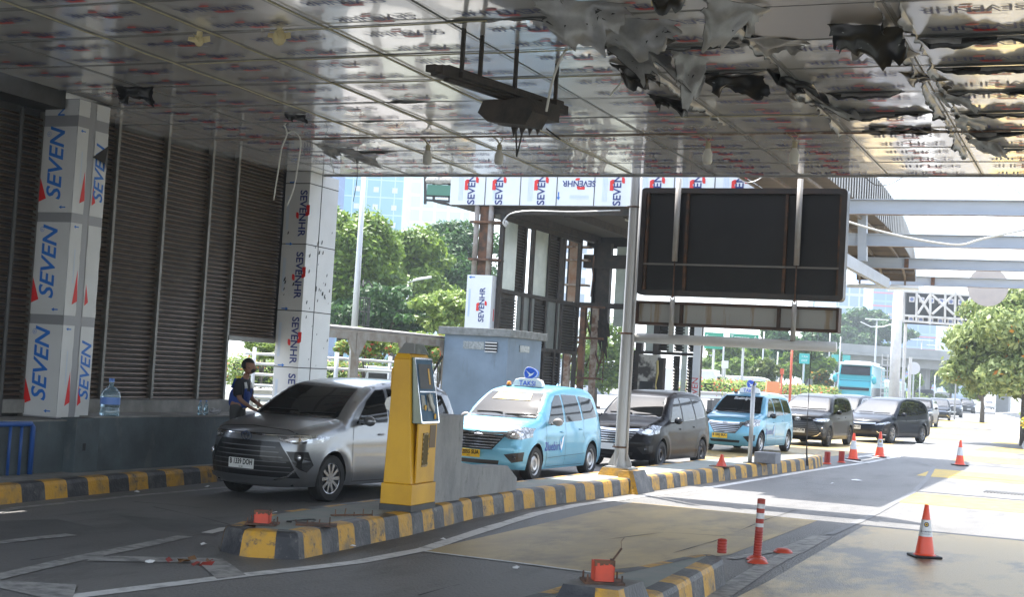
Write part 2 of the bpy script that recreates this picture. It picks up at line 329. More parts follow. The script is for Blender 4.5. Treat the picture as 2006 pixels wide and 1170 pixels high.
# right far barrier with its planting
cw = mat('barrier_concrete', (.5, .49, .47), .8, 0, (.33, .33, .32), 1.5, .8)
bar = T('road_barrier', 'pale concrete road barrier curving along the right edge of the far road', 'barrier', (-5, 80, 0))
b = MB(); bp = [(-2.9, 55), (-3.6, 64), (-5.0, 76), (-6.9, 92), (-7.5, 100), (-7.2, 110), (-5, 118)]
for p, q in zip(bp, bp[1:]):
    for pr in ([(0, 0), (.12, .3), (.2, 1.0), (.55, 1.0), (.6, 0)],):
        b.add([(p[0]+o, p[1], z) for o, z in pr]+[(q[0]+o, q[1], z) for o, z in pr], [(i, i+1, 6+i, 5+i) for i in range(4)])
b.build('wall', cw, bar)
# ------------------------------------------------------------------ canopy
HC = 5.2
XJ = [-12.84+1.362*k for k in range(0, 11)]; YJ = [22.24, 20.92, 19.66, 18.42, 17.2, 15.97, 14.72, 13.48, 12.25, 11.02, 9.8]
film_c = mat('ceiling_film', (.88, .875, .87), .14, .3, (.78, .775, .77), 1.2, .6, .022, 3.0, rvar=.07, spec=1.0, coat=.8)
panel_b = mat('ceiling_bare_panel', (.55, .55, .55), .2, .5, (.46, .46, .46), 2, .5)
pink_b = mat('ceiling_uncovered_panel', (.43, .40, .385), .3, .35, (.38, .36, .35), 1, .5)
ink_b2 = mat('ceiling_navy_print', (.035, .045, .15), .45, .1); ink_r2 = mat('ceiling_red_print', (.5, .03, .03), .35)
film_u = mat('torn_film_grey', (.33, .33, .335), .38, .2, (.16, .16, .16), 3, .8)
film_k = mat('torn_film_black', (.008, .008, .009), .28)
can = T('toll_canopy', 'wide low canopy whose mirror-like ceiling panels still carry printed protective film, torn on the right', 'canopy', (-6, 10, HC))
roofm = mat('canopy_roof_sheet', (.3, .3, .3), .7)
b = MB(); b.box(-12.84, 5, 3.2, 22.2, HC+.1, HC+.16); b.box(-14.3, -12.84, 14.3, 22.2, HC+.1, HC+.16); b.box(-14.6, -12.94, 3.2, 14.3, HC+.12, HC+.16)
b.build('roof', roofm, can)
b = MB(); b.box(-12.84, 5, 3.2, 9.8, HC, HC+.06); b.box(.8, 5, 9.8, 22.24, HC, HC+.06); b.build('soffit', panel_b, can)
b = MB(); b.box(-13.85, 5, 22.2, 22.245, HC-.03, HC+.72); b.build('fascia', bare_g, can)
def logo(b, c, s, U, V, mb, mr, lift=.003, txt='SEVENHR', bold=.02):
    """wordmark with its two red pieces, centred at c; s = total width"""
    U, V = Vector(U).normalized(), Vector(V).normalized(); N = U.cross(V).normalized()
    k = s/4.15; c = Vector(c)
    b.text(txt, c, U, V, k*1.0, mb, bold=bold, lift=lift)
    for poly in ([(-.95, .5), (-.95, .95), (.15, .95), (.32, .72), (.32, .42), (-.15, .42), (-.15, .60), (-.35, .60), (-.45, .5)], [(-.1, -.82), (.38, -.82), (.62, -.68), (.62, -.45), (.1, -.45), (-.1, -.58)]):
        b.add([c+(U*x+V*y)*k*.78+N*lift for x, y in poly], [tuple(range(len(poly)))], mr)
def warp_panel(x0, x1, y0, y1, prints=True, m=None, z=HC):
    b = MB(); n = 9; tx, ty = rnd.uniform(-.006, .006), rnd.uniform(-.006, .006); ph = [rnd.uniform(0, 6) for _ in range(4)]
    def zz(x, y): u, v = (x-x0)/(x1-x0), (y-y0)/(y1-y0); e = u*(1-u)*v*(1-v)*16; return z+(tx*(u-.5)+ty*(v-.5))+e*.004*math.sin(ph[0]+3*u+ph[1]*v)+e*.0015*math.sin(ph[2]+9*u)+e*.0012*math.sin(9*v+ph[3])
    def gridf(a0, a1, c0, c1, mi, dz):
        vs = [(a0+(a1-a0)*i/n, c0+(c1-c0)*j/n, 0) for j in range(n+1) for i in range(n+1)]
        vs = [(x, y, zz(x, y)-dz) for x, y, _ in vs]
        b.add(vs, [(j*(n+1)+i, (j+1)*(n+1)+i, (j+1)*(n+1)+i+1, j*(n+1)+i+1) for j in range(n) for i in range(n)], mi)
    g = .006; gridf(x0+g, x1-g, y0+g, y1-g, 1, 0)
    if prints:
        e = [rnd.uniform(.03, .07) for _ in range(4)]; gridf(x0+e[0], x1-e[1], y0+e[2], y1-e[3], 0, .0025)
        xc = (x0+x1)/2+rnd.uniform(-.05, .05)
        for yc in (y0+(y1-y0)*.27, y0+(y1-y0)*.77):
            if x1-x0 < 1.1: continue
            logo(b, (xc, yc, z-.012), .86, (-1, 0, 0), (0, 1, 0), 2, 3, .002, bold=.010)
            for q in range(3): b.quad((xc+.28, yc+.14+q*.02, z-.0145), (xc-.25, yc+.14+q*.02, z-.0145), (xc-.25, yc+.145+q*.02, z-.0145), (xc+.28, yc+.145+q*.02, z-.0145), 4)
    o = b.build('ceiling_panel', [m or film_c, panel_b if m is None else m, ink_b2, ink_r2, mat('ceiling_fine_print', (.3, .33, .4), .4, .3)], can)
    for p in o.data.polygons: p.use_smooth = p.material_index < 2
for j in range(10):
    y1, y0 = YJ[j], YJ[j+1]
    for i in range(10):
        x0, x1 = XJ[i], XJ[i+1]
        bare = (i == 7 and j in (7, 8, 9)) or (i == 6 and j == 8 and False)
        warp_panel(x0, x1, y0, y1, not bare, pink_b if bare else None)
    if y0 > 15.5: warp_panel(-13.85, XJ[0], y0, y1)
b = MB()
for x in XJ[1:-1]: b.box(x-.009, x+.009, 9.8, 22.2, HC-.006, HC+.03)
for y in YJ[1:]: b.box(-12.84 if y < 15.5 else -13.8, .8, y-.005, y+.005, HC-.004, HC+.03)
b.build('panel_joint', mat('grey_joint', (.16, .16, .16), .6), can)
# yellowish tape and conduit runs
tape = mat('yellowed_tape', (.42, .38, .24), .7, 0, (.3, .27, .2), 9, .7)
for x in (XJ[2], XJ[3], XJ[4]):
    b = MB(); pts = [(x+.04+rnd.uniform(-.012, .012), 9.9+k*.5, HC-.02+rnd.uniform(-.008, .004)) for k in range(25)]; b.tube(pts, .009, 5); b.build('cable', tape, can)
for y, xa, xb in ((18.42, -12.9, -1.3), (14.72, -9.0, -5.0), (13.48, -9.9, -5.2), (12.25, -8.0, -5.6), (17.2, -5.2, -3.3)):
    b = MB(); n = int((xb-xa)/.4); pts = [(xa+(xb-xa)*k/n, y-.05+rnd.uniform(-.008, .008), HC-.028+rnd.uniform(-.008, .006)) for k in range(n+1)]; b.tube(pts, .013 if y == 18.42 else .007, 6); b.build('conduit', rust_l if y == 18.42 else tape, can)
# torn film: ragged hanging strips and flaps
def ragged(x0, x1, y, depth, name='torn_film', lean=.3, vert=False, seed=0):
    """curled strip of film hanging along a joint: grey face, thin black torn underside"""
    r = random.Random(seed); b = MB(); n = max(8, int(abs(x1-x0)/.03)); rows = [[], [], [], [], []]; ph = [r.uniform(0, 6) for _ in range(6)]; jag = 0
    for k in range(n+1):
        t = x0+(x1-x0)*k/n; jag = jag*.7+r.uniform(-1, 1)*.3
        e = min(1, k/5, (n-k)/5); d = depth*e*(.75+.35*math.sin(t*2.3+ph[0])+.25*math.sin(t*6.1+ph[1])+.30*jag+.12*math.sin(t*23+ph[2])); d = max(.006, d)
        w_ = .02*math.sin(t*9+ph[3])+.012*math.sin(t*21+ph[4])
        for q, (oo, zz) in enumerate(((0, 0), (.45, .12), (.95, .32), (1.25, .68), (1.12, .92))):
            o_ = -lean*d*oo+w_*q/4; z_ = HC-.004-d*zz
            rows[q].append((y+o_, t, z_) if vert else (t, y+o_, z_))
    m = n+1; b.add(sum(rows, []), [], 0)
    for q in range(4):
        for i in range(n): b.f.append((q*m+i, q*m+i+1, (q+1)*m+i+1, (q+1)*m+i)); b.m.append(1 if q == 3 or (q == 2 and math.sin(i*.21+ph[5]) > .55) else 0)
    return b.build(name, [film_u, film_k], can, smooth=True)
sd_ = 1
for j, yy in enumerate(YJ[2:8]):
    for (xa, xb) in ((XJ[8]+.12, .5),):
        ragged(xa, xb, yy+.12, .13, seed=sd_, lean=1.3); sd_ += 1
for (xa, xb, yy, d) in ((XJ[7]+.1, XJ[8]-.15, YJ[4], .10), (XJ[7]+.2, XJ[8]-.3, YJ[5], .09), (XJ[6]+.1, XJ[7]-.1, YJ[7]+.1, .07), (XJ[6]+.1, XJ[7]-.2, YJ[6], .07), (XJ[7]+.2, XJ[8]-.2, YJ[3], .08), (XJ[1]+.1, XJ[1]+1.0, YJ[2]+.1, .04), (XJ[3]+.1, XJ[3]+.7, YJ[5], .03), (XJ[2]+.4, XJ[2]+.9, YJ[4], .03), (XJ[5], XJ[5]+1.3, YJ[8], .05)):
    ragged(xa, xb, yy, d, seed=sd_, lean=.9); sd_ += 1
for (ya, yb, xx, d) in ((11.2, 17.9, XJ[6]-.03, .09), (11.0, 18.6, XJ[7]-.03, .08), (12.2, 20.5, XJ[8]-.05, .09), (12.2, 19.5, XJ[8]+.14, .07), (11.2, 14.5, XJ[6]+.08, .06)):
    ragged(ya, yb, xx, d, seed=sd_, vert=True, lean=.5); sd_ += 1
def flap(c, u, v, seed, dark=.5, name='torn_film'):
    """torn tongue of film hanging from the ceiling at c: u its attached edge, v the way it hangs"""
    r = random.Random(seed); c, u, v = Vector(c), Vector(u)*.95, Vector(v)*.52; N = u.cross(v).normalized(); n = 14; ph = [r.uniform(0, 6) for _ in range(6)]; cu = r.uniform(.10, .28)*r.choice((-1, 1)); tw = r.uniform(-.35, .35)
    tip = r.uniform(.9, 1.6); L0 = [0]; R0 = [0]
    for j in range(n): L0.append(L0[-1]*.8+r.uniform(-.05, .05)); R0.append(R0[-1]*.8+r.uniform(-.05, .05))
    vs = []
    for j in range(n+1):
        t = j/n; a0 = -.5+(.5-tip*.3)*t**1.3*(1+tw)+L0[j]; a1 = .5-(.5-tip*.3)*t**1.1*(1-tw)+R0[j]
        if a1 < a0+.03: a1 = a0+.03
        for i in range(n+1):
            a = a0+(a1-a0)*i/n; end = 1+.30*math.sin(a*8+ph[4])+.16*math.sin(a*21+ph[5])+.08*math.sin(a*47+ph[1])
            off = cu*math.sin(t*2.2)*t+.05*math.sin(a*7+ph[0]+t*2)*t+.025*math.sin(a*15+t*6+ph[1])+.02*math.sin(t*11+a*3+ph[2])
            vs.append(c+u*a+v*(t*end)+N*(off*(u.length+v.length)*.6))
    F = [(j*(n+1)+i, j*(n+1)+i+1, (j+1)*(n+1)+i+1, (j+1)*(n+1)+i) for j in range(n) for i in range(n)]
    low = N.dot(Vector((0, -.8, -.6))) > 0; flip = dark > .68; b = MB(); a_, c_ = (0, 1) if not flip else (1, 0); b.add(vs, F, a_ if low else c_); b.add([p-N*.009 for p in vs], [f[::-1] for f in F], c_ if low else a_)
    return b.build(name, [film_u, film_k], can, smooth=True)
for i, (p, u, v, d) in enumerate([((-4.5, 11.7), (.9, .4, 0), (.3, .5, -.55), .45), ((-4.75, 12.9), (.5, .9, 0), (.35, .1, -.30), .7), ((-4.9, 14.5), (.3, .8, 0), (.2, .1, -.4), .8), ((-4.6, 13.6), (.5, .7, 0), (.45, .2, -.62), .3), ((-4.1, 13.9), (.25, .5, 0), (-.15, .1, -.75), .35),
        ((-4.2, 12.4), (.8, .3, 0), (.1, .5, -.4), .15), ((-3.15, 12.0), (.5, .5, 0), (-.35, .3, -.5), .5), ((-3.2, 13.3), (.9, .5, 0), (-.1, .6, -.28), .25), ((-3.35, 15.1), (.4, .9, 0), (.5, .2, -.32), .35), ((-3.3, 16.6), (.5, .8, 0), (.4, .3, -.3), .3), ((-2.2, 13.0), (.7, .2, 0), (.12, .5, -.42), .9), ((-2.1, 13.9), (.5, .5, 0), (-.3, .4, -.3), .25),
        ((-1.95, 15.2), (.5, .5, 0), (.1, .6, -.2), .7), ((-1.8, 16.2), (.4, .4, 0), (.3, .4, -.22), .5), ((-1.75, 17.6), (.35, .6, 0), (.2, .4, -.2), .4), ((-1.7, 19.1), (.4, .4, 0), (.3, .6, -.2), .2), ((-2.6, 18.1), (.8, .1, 0), (0, .4, -.12), .8), ((-11.55, 14.6), (.55, .1, 0), (.1, .25, -.22), 1), ((-11.3, 19.2), (.5, .4, 0), (.35, .3, -.26), .45), ((-11.4, 20.2), (.4, .4, 0), (.3, .3, -.2), .5),
        ((-3.5, 11.2), (.5, .5, 0), (-.1, .4, -.4), .9), ((-5.0, 16.0), (.3, .5, 0), (.1, .2, -.3), .7), ((-3.9, 14.9), (.7, .1, 0), (.05, .4, -.16), .7), ((-10.4, 16.6), (.3, .1, 0), (.05, .15, -.1), 1)]):
    flap((p[0], p[1], HC-.005), u, v, i*3+1, d)
# frost of the ceiling edge on the left wall side
# ------------------------------------------------------------------ lamps and wires on the ceiling
bulbg = mat('frosted_bulb_glass', (.55, .54, .50), .3); brass = mat('lamp_socket', (.38, .33, .22), .5)
for i, (x, y, lab) in enumerate(((-9.21, 18.3, 'leftmost of the four frosted bulbs hanging in a row under the ceiling conduit, brightest one'), (-8.09, 18.3, 'bulb under the ceiling conduit just below the black hanging lane signal'), (-5.08, 18.3, 'bulb under the ceiling to the left of the display board pipe, third from the left'), (-3.93, 18.3, 'rightmost bulb under the ceiling, above the right half of the display board'))):
    t = T('light_bulb', lab, 'light bulb', (x, y, HC-.4), 0, 'bulbs hanging under the ceiling'); z = HC-.34
    MB().lathe([(.001, z-.10), (.05, z-.095), (.064, z-.06), (.064, z+.03), (.05, z+.07), (.032, z+.11)], (x, y, 0), n=20).build('bulb', bulbg, t, True)
    b = MB(); b.lathe([(.034, z+.10), (.036, z+.17), (.03, z+.19), (.001, z+.19)], (x, y, 0), n=14); b.tube([(x, y, z+.19), (x-.05, y, z+.26), (x-.12, y, z+.30)], .012, 6); b.tube([(x, y, z+.19), (x+.04, y+.01, z+.27), (x-.02, y, HC-.02)], .008, 6); b.build('socket', brass, t, True)
for px, py, s, lab in ((390, 80, .05, 'small taped-over lamp holder wrapped in yellow tape, leftmost on the ceiling'), (547, 73, .07, 'yellow masking tape wrapped lamp holder near the thin hanging wire'), (1303, 12, .05, 'taped lamp holder at the top beside the torn film')):
    p = onz(px, py, HC-.1); b = MB(); b.sph(p, s, 10, sz=1.2)
    for k in range(4): a = k*1.6; b.quad(p+Vector((0, 0, .04)), p+Vector((math.cos(a)*.13, math.sin(a)*.13, .05)), p+Vector((math.cos(a+.3)*.12, math.sin(a+.3)*.12, .0)), p+Vector((math.cos(a+.5)*.04, math.sin(a+.5)*.04, -.02)))
    b.cyl(p, p+Vector((0, 0, .1)), .03)
    tag(b.build('lamp_holder', mat('masking_tape', (.55, .46, .26), .7)), lab, 'lamp holder', 'taped lamp holders on the ceiling')
wire = mat('white_cable', (.6, .59, .55), .5)
def hang(name, pix, z0, label, r=.007, D=None, m=None, cat='cable', group=None):
    pts = [atd(x, y, D) for x, y in pix]; sm = []
    for i in range(len(pts)-1):
        for k in range(4):
            t = k/4; P0, P1, P2, P3 = pts[max(i-1, 0)], pts[i], pts[i+1], pts[min(i+2, len(pts)-1)]
            sm.append(.5*((2*P1)+(P2-P0)*t+(2*P0-5*P1+4*P2-P3)*t*t+(3*P1-P0-3*P2+P3)*t**3))
    sm.append(pts[-1]); b = MB(); b.tube(sm, r, 6); o = b.build(name, m or wire, None, True); return tag(o, label, cat, group)
hang('hanging_cable', [(515,-4),(513,25),(514,60)], 0, 'short white cable dangling at the top edge above the taped lamp holder', .012, 14.5)
hang('hanging_cable', [(556,243),(562,262),(552,290),(545,335),(536,392)], 0, 'left strand of the white cable loop hanging near the far film-wrapped column', .011, 20.5)
hang('hanging_cable', [(560,262),(575,258),(589,275),(584,320),(575,370),(562,403)], 0, 'right strand of the white cable loop, passing in front of the far film-wrapped column', .011, 20.6)
hang('hanging_cable', [(655,340),(648,310),(650,270),(640,262)], 0, 'thin white cable along the right edge of the far film-wrapped column', .007, 23)
hang('hanging_cable', [(690,260),(697,300),(700,345),(692,395)], 0, 'thin dark cable hanging down in front of the glass tower', .006, 23, steel_dk)
hang('hanging_cable', [(1148,82),(1118,88),(1098,115),(1082,160),(1070,218)], 0, 'white cable arching from the ceiling to the black lane signal', .013, 14.6)
hang('hanging_cable', [(1250,138),(1235,142),(1220,158),(1194,188)], 0, 'short white cable curving beside the torn film, right of the lane signal', .010, 15.5)
hang('hanging_cable', [(1560,-4),(1600,3),(1640,-6)], 0, 'white cable end at the top edge', .01, 14)
hang('hanging_cable', [(1440,343),(1460,357),(1485,352),(1508,332)], 0, 'thin cable loop hanging under the ceiling edge above the display board', .008, 26, steel_grey)
hang('hanging_cable', [(1693,345),(1715,362),(1745,360),(1777,341)], 0, 'thin cable loop under the ceiling edge right of the display board', .008, 24, steel_dk)
hang('overhead_cable', [(1660,434),(1720,452),(1800,470),(1878,480),(1925,468),(2010,450)], 0, 'thick white cable sagging across the bare roof beams', .022, 29)
hang('overhead_cable', [(1915,361),(1960,363),(1990,373),(2010,390)], 0, 'thin dark cable against the white sky at the upper right', .012, 40, steel_dk)
# ------------------------------------------------------------------ black hanging lane signal
ls = T('lane_signal', 'black lane signal hanging from four rods under the mirror-like ceiling', 'lane signal', (-5.9, 13.3, 4.7))
a, c = Vector((-6.12, 12.1, 4.72)), Vector((-5.62, 14.35, 4.72)); dr = (c-a).normalized(); sd2 = dr.cross(Vector((0, 0, 1)))
b = MB(); b.bar(a+dr*.1, c, .15, .10); b.bar(a+dr*.25, c-dr*.1, .07, .16); b.bar(a+dr*.35+sd2*.1, c-dr*.3+sd2*.1, .05, .06); b.bar(a, a+dr*.5, .12, .07); b.bar(c-dr*.35-sd2*.18, c-dr*.35+sd2*.2, .14, .09); b.build('beam', burnt, ls, bevel=.008)
for q in (.45, .75, 1.35, 2.1):
    p = a+dr*q; b = MB(); b.bar(p+sd2*.03, (p.x+sd2.x*.03, p.y+sd2.y*.03, HC), .035, .035); b.build('hanger', burnt, ls)
p = a+dr*1.72
b = MB(); b.bar(p-sd2*.22+Vector((0, 0, -.12)), p+sd2*.24+Vector((0, 0, -.12)), .34, .18)
b.prism([(-.27, -.02), (.3, -.02), (.36, -.17), (.28, -.30), (-.2, -.24), (-.33, -.14)], p-dr*.2+Vector((0, 0, -.05)), sd2, (0, 0, 1), .3)
for k in range(4): q = p-dr*.2+sd2*(-.12+k*.1)+Vector((0, 0, -.27)); b.add([q, q+sd2*.09, q+sd2*.045+Vector((0, 0, -.14)), q+dr*.05, q+sd2*.09+dr*.05], [(0, 1, 2), (4, 3, 2), (0, 2, 3), (1, 4, 2)])
b.build('signal_head', burnt, ls)
b = MB(); b.bar(p-dr*.215+sd2*-.15+Vector((0, 0, -.17)), p-dr*.215+sd2*.1+Vector((0, 0, -.17)), .01, .05); b.build('lens', rust_l, ls)
for q_, e_ in ((p-sd2*.2+Vector((0, 0, -.2)), p-sd2*.16+Vector((0, 0, -.58))), (p-sd2*.1+Vector((0, 0, -.3)), p-sd2*.16+Vector((0, 0, -.58))), (p+sd2*.2+Vector((0, 0, -.3)), p+sd2*.38+Vector((0, 0, -.42)))): b = MB(); b.tube([q_, e_], .009, 5); b.build('loose_wire', black, ls)
# ------------------------------------------------------------------ left wall
lw = T('low_wall', 'grey-green painted low wall with a concrete ledge behind the left kerb', 'wall', (-12.7, 16, .2))
b = MB(); b.box(-13.9, -12.52, 15.4, 22.9, .15, .93); b.box(-13.9, -12.68, 8, 15.3, .15, .88); b.build('wall', wall_dk, lw)
b = MB(); b.box(-13.9, -12.5, 15.5, 22.95, .932, .95); b.box(-13.9, -12.66, 8, 15.2, .882, .90); b.box(-13.9, -13.3, 8, 20.2, .95, 1.13); b.build('ledge', concrete, lw)
pl = MB(); pl.box(-13.0, -12.50, 15.15, 15.62, .2, .93); pl.box(-12.80, -12.73, 15.14, 15.155, .62, .70, 1); pl.box(-12.505, -12.494, 15.3, 15.36, .5, .6, 1)
tag(pl.build('plinth', [wall_dk, black], None, bevel=.01), 'square painted plinth under the near SEVEN-film column', 'plinth')
slatm = mat('aluminium_louvre', (.17, .125, .092), .36, .5, (.075, .056, .043), 4, .7, .03, 50, stretch=(1, 1, 2))
postm = mat('louvre_post', (.20, .195, .18), .5, .4, (.1, .09, .08), 5, .6)
def louvre(parent, X, y0, y1, z0, z1, pitch=.06, mt=None):
    b = MB(); n = int((z1-z0)/pitch)
    for k in range(n):
        z = z0+k*pitch; j = rnd.uniform(-.004, .004)
        pr = [(X-.028, z+.052), (X+.012+j, z+.030), (X+.024+j, z+.012), (X+.010+j, z)]
        b.add([(x, y, zz) for y in (y0, y1) for x, zz in pr], [(i, i+1, 5+i, 4+i) for i in range(3)])
    return b.build('louvre_panel', mt or slatm, parent)
lv = T('louvre_wall', 'long dark wall of horizontal aluminium louvres along the left side, beyond the near column', 'wall', (-13.8, 18, 1))
ysp = [15.9, 17.1, 18.3, 19.5, 20.25]
for a_, c_ in zip(ysp, ysp[1:]): louvre(lv, -13.76, a_+.03, c_-.03, 1.13, 5.2, .072)
louvre(lv, -13.76, 20.28, 21.7, 2.2, 5.2)
for y in ysp: MB().box(-13.79, -13.70, y-.028, y+.028, .94, 5.2).build('post', postm, lv)
b = MB(); b.box(-13.86, -13.80, 15.9, 20.25, .94, 5.25); b.box(-13.86, -13.8, 20.25, 23, 2.15, 5.25); b.build('backing', steel_dk, lv)
b = MB(); b.box(-13.8, -13.7, 20.25, 21.7, 2.12, 2.2); b.build('rail', postm, lv)
lv2 = T('louvre_wall', 'near stretch of dark horizontal louvres at the far left edge, before the near column', 'wall', (-13.1, 13, 1))
for a_, c_ in ((9, 11.3), (11.3, 12.75), (12.75, 14.1), (14.1, 15.1)):
    louvre(lv2, -13.38, a_+.03, c_-.03, .95, 4.95, .075)
    MB().box(-13.42, -13.33, c_-.03, c_+.03, .9, 4.98).build('post', postm, lv2)
b = MB(); b.box(-13.48, -13.43, 9, 15.3, .9, 5.2); b.build('backing', steel_dk, lv2); b = MB(); b.cyl((-13.30, 14.6, .9), (-13.30, 14.6, 4.95), .03); b.build('pipe', steel_dk, lv2)
b = MB(); b.box(-13.5, -12.95, 8, 15.0, 5.0, 5.3); b.build('beam', steel_dk, lv2)
# blue railing
br = T('railing', 'blue painted pipe railing at the lower left edge', 'railing', (-12.65, 14, .22)); bp_ = mat('blue_pipe_paint', (.02, .075, .26), .45)
MB().tube([(-12.65, 12, .86), (-12.62, 14.43, .86), (-12.62, 14.47, .82), (-12.62, 14.47, .22)], .034, 12).build('rail', bp_, br, True)
for y in (14.28, 14.08, 13.85, 13.6, 13.35): MB().cyl((-12.63, y, .22), (-12.63, y, .85), .02).build('upright', bp_, br, True)
# ------------------------------------------------------------------ film-wrapped columns
def arrow(b, c, U, V, s, mi):   # small print arrow pointing along U
    c, U, V = Vector(c), Vector(U), Vector(V)
    pl_ = [(-1, -.14), (.2, -.14), (.2, -.45), (1, 0), (.2, .45), (.2, .14), (-1, .14)]
    b.add([c+U*x*s+V*y*s for x, y in pl_], [tuple(range(7))], mi)
c1 = T('clad_column', 'near square column wrapped in white film with big blue SEVEN lettering and red triangles', 'column', (-12.8, 15.3, .94))
x0, x1, y0, y1 = -13.32, -12.76, 15.06, 15.68
b = MB(); b.box(x0, x1, y0, y1, .91, 5.15); b.build('cladding', bare_g, c1)
segs = [(.93, 2.14), (2.27, 3.50), (3.63, 4.78), (4.93, 5.14)]
for si, (z0, z1) in enumerate(segs):
    b = MB()
    def sheet(u0, u1, face, z0=z0, z1=z1):
        # ragged edged film sheet on a face; face 0: -Y, 1: +X
        n = 14; L = []; Rr = []
        for k in range(n+1):
            z = z0+(z1-z0)*k/n; j = 0.012
            L.append((u0+rnd.uniform(0, j)*(1 if u0 not in (x0, y0) else 0), z)); Rr.append((u1-rnd.uniform(0, j), z))
        P = (lambda u, z: (u, y0-.006, z)) if face == 0 else (lambda u, z: (x1+.006, u, z))
        b.add([P(*p) for p in L]+[P(*p) for p in Rr], [(i, n+1+i, n+2+i, i+1) for i in range(n)], 0)
    sheet(x0, x1, 0); b.quad((x1-.001, y0-.006, z0), (x1+.006, y0+.0, z0), (x1+.006, y0+.0, z1), (x1-.001, y0-.006, z1), 0); sheet(y0, y0+.22, 1); sheet(y0+.34, y1, 1)
    h = z1-z0
    if h > .5:
        zc = z0+h*.55
        yb = y0-.009
        b.text('SEVEN', (x0+.25, yb, zc), (0, 0, 1), (-1, 0, 0), .335, 1, bold=.018, shear=.28, lift=.001)
        b.add([(x0+.0, yb, z0+h*.12), (x0+.12, yb, z0+h*.16), (x0+.005, yb, z0+h*.40)], [(0, 1, 2)], 2)
        b.text('R', (x0+.10, yb, z1-.10), (0, 0, 1), (-1, 0, 0), .045, 1, lift=.001)
        for k in range(16):
            a_ = k/16*2*math.pi; a2_ = (k+1)/16*2*math.pi; ct = Vector((x0+.10, yb-.001, z1-.10))
            q = lambda r_, t_: ct+Vector((math.cos(t_)*r_, 0, math.sin(t_)*r_))
            b.quad(q(.034, a_), q(.034, a2_), q(.029, a2_), q(.029, a_), 1)
        arrow(b, (x1-.16, yb, z0+.07), (-1, 0, 0), (0, 0, 1), .055, 1)
        xs_ = x1+.009
        b.add([(xs_, y0+.12, z0+h*.12), (xs_, y0+.22, z0+h*.16), (xs_, y0+.19, z0+h*.5)], [(0, 1, 2)], 2)
        arrow(b, (xs_, y0+.10, z1-.05), (0, -1, 0), (0, 0, 1), .05, 1)
        for k in range(2): b.quad((xs_, y0+.10+k*.012, z0+h*.35), (xs_, y0+.104+k*.012, z0+h*.35), (xs_, y0+.104+k*.012, z0+h*.72), (xs_, y0+.10+k*.012, z0+h*.72), 3)
        b.add([(xs_, y0+.37, z0+h*.12), (xs_, y0+.44, z0+h*.16), (xs_, y0+.38, z0+h*.36)], [(0, 1, 2)], 2)
        if si != 1: b.text('SEVEN', (xs_, y0+.49, zc-.06), (0, 0, 1), (0, -1, 0), .27, 1, bold=.018, shear=.28, lift=.001)
    else:
        b.text('N', (x0+.28, y0-.009, z0+.05), (0, 0, 1), (-1, 0, 0), .16, 1, bold=.018, lift=.001); arrow(b, (x0+.08, y0-.009, z0+.13), (-1, 0, 0), (0, 0, 1), .05, 1)
    b.build('film_sheet', [film_g, ink_c, ink_r, ink_l], c1)
b = MB(); b.quad((x1+.012, y1-.30, 4.42), (x1+.012, y1, 4.62), (x1+.02, y1, 4.28), (x1+.06, y1-.1, 4.36)); b.build('torn_corner', film_k, c1)
c2 = T('clad_column', 'far column wrapped in grey SEVENHR film, standing in front of the trees beside the silver minivan', 'column', (-13.5, 22, .9))
x0, x1, y0, y1 = -13.72, -13.22, 21.75, 22.75
b = MB(); b.box(x0, x1, y0, y1, .0, 5.19); b.build('cladding', film_g, c2)
b = MB()
for z in (1.72, 2.72, 3.9, 4.98): b.box(x0-.002, x1+.002, y0-.002, y1+.002, z-.008, z+.008)
b.box(x1, x1+.004, y0+.4, y0+.42, .9, 5.19); b.build('joint', seam, c2)
b = MB(); yb = y0-.004
for i, zc in enumerate((1.2, 2.2, 3.35, 4.45)):
    logo(b, (x1-.12, yb, zc), .82, (0, 0, -1), (1, 0, 0), 0, 1, .001)
    for k in range(3): b.quad((x0+.06+k*.018, yb, zc-.3), (x0+.066+k*.018, yb, zc-.3), (x0+.066+k*.018, yb, zc+.3), (x0+.06+k*.018, yb, zc+.3), 2)
    arrow(b, (x0+.15, yb, zc+.55), (1, 0, 0), (0, 0, 1), .07, 3)
for k in range(42):
    zz_ = rnd.choice((2.95, 3.0, 3.05, 3.9, 1.95, 4.0, 2.4, 3.5))+rnd.uniform(-.25, .25)
    if rnd.random() < .35: u = x0+rnd.uniform(.05, .45); q = (u, yb); P = lambda du, dz: (q[0]+du, q[1], zz_+dz)
    else: u = y0+rnd.uniform(.1, .95); q = (x1+.005, u); P = lambda du, dz: (q[0], q[1]+du, zz_+dz)
    s_ = rnd.uniform(.008, .026); b.add([P(-s_, -s_*1.5), P(s_*.6, -s_), P(s_, s_*1.8), P(-s_*.3, s_)], [(0, 1, 2, 3)], 4)
b.build('print', [ink_b, ink_r, ink_l, ink_c, seam], c2)
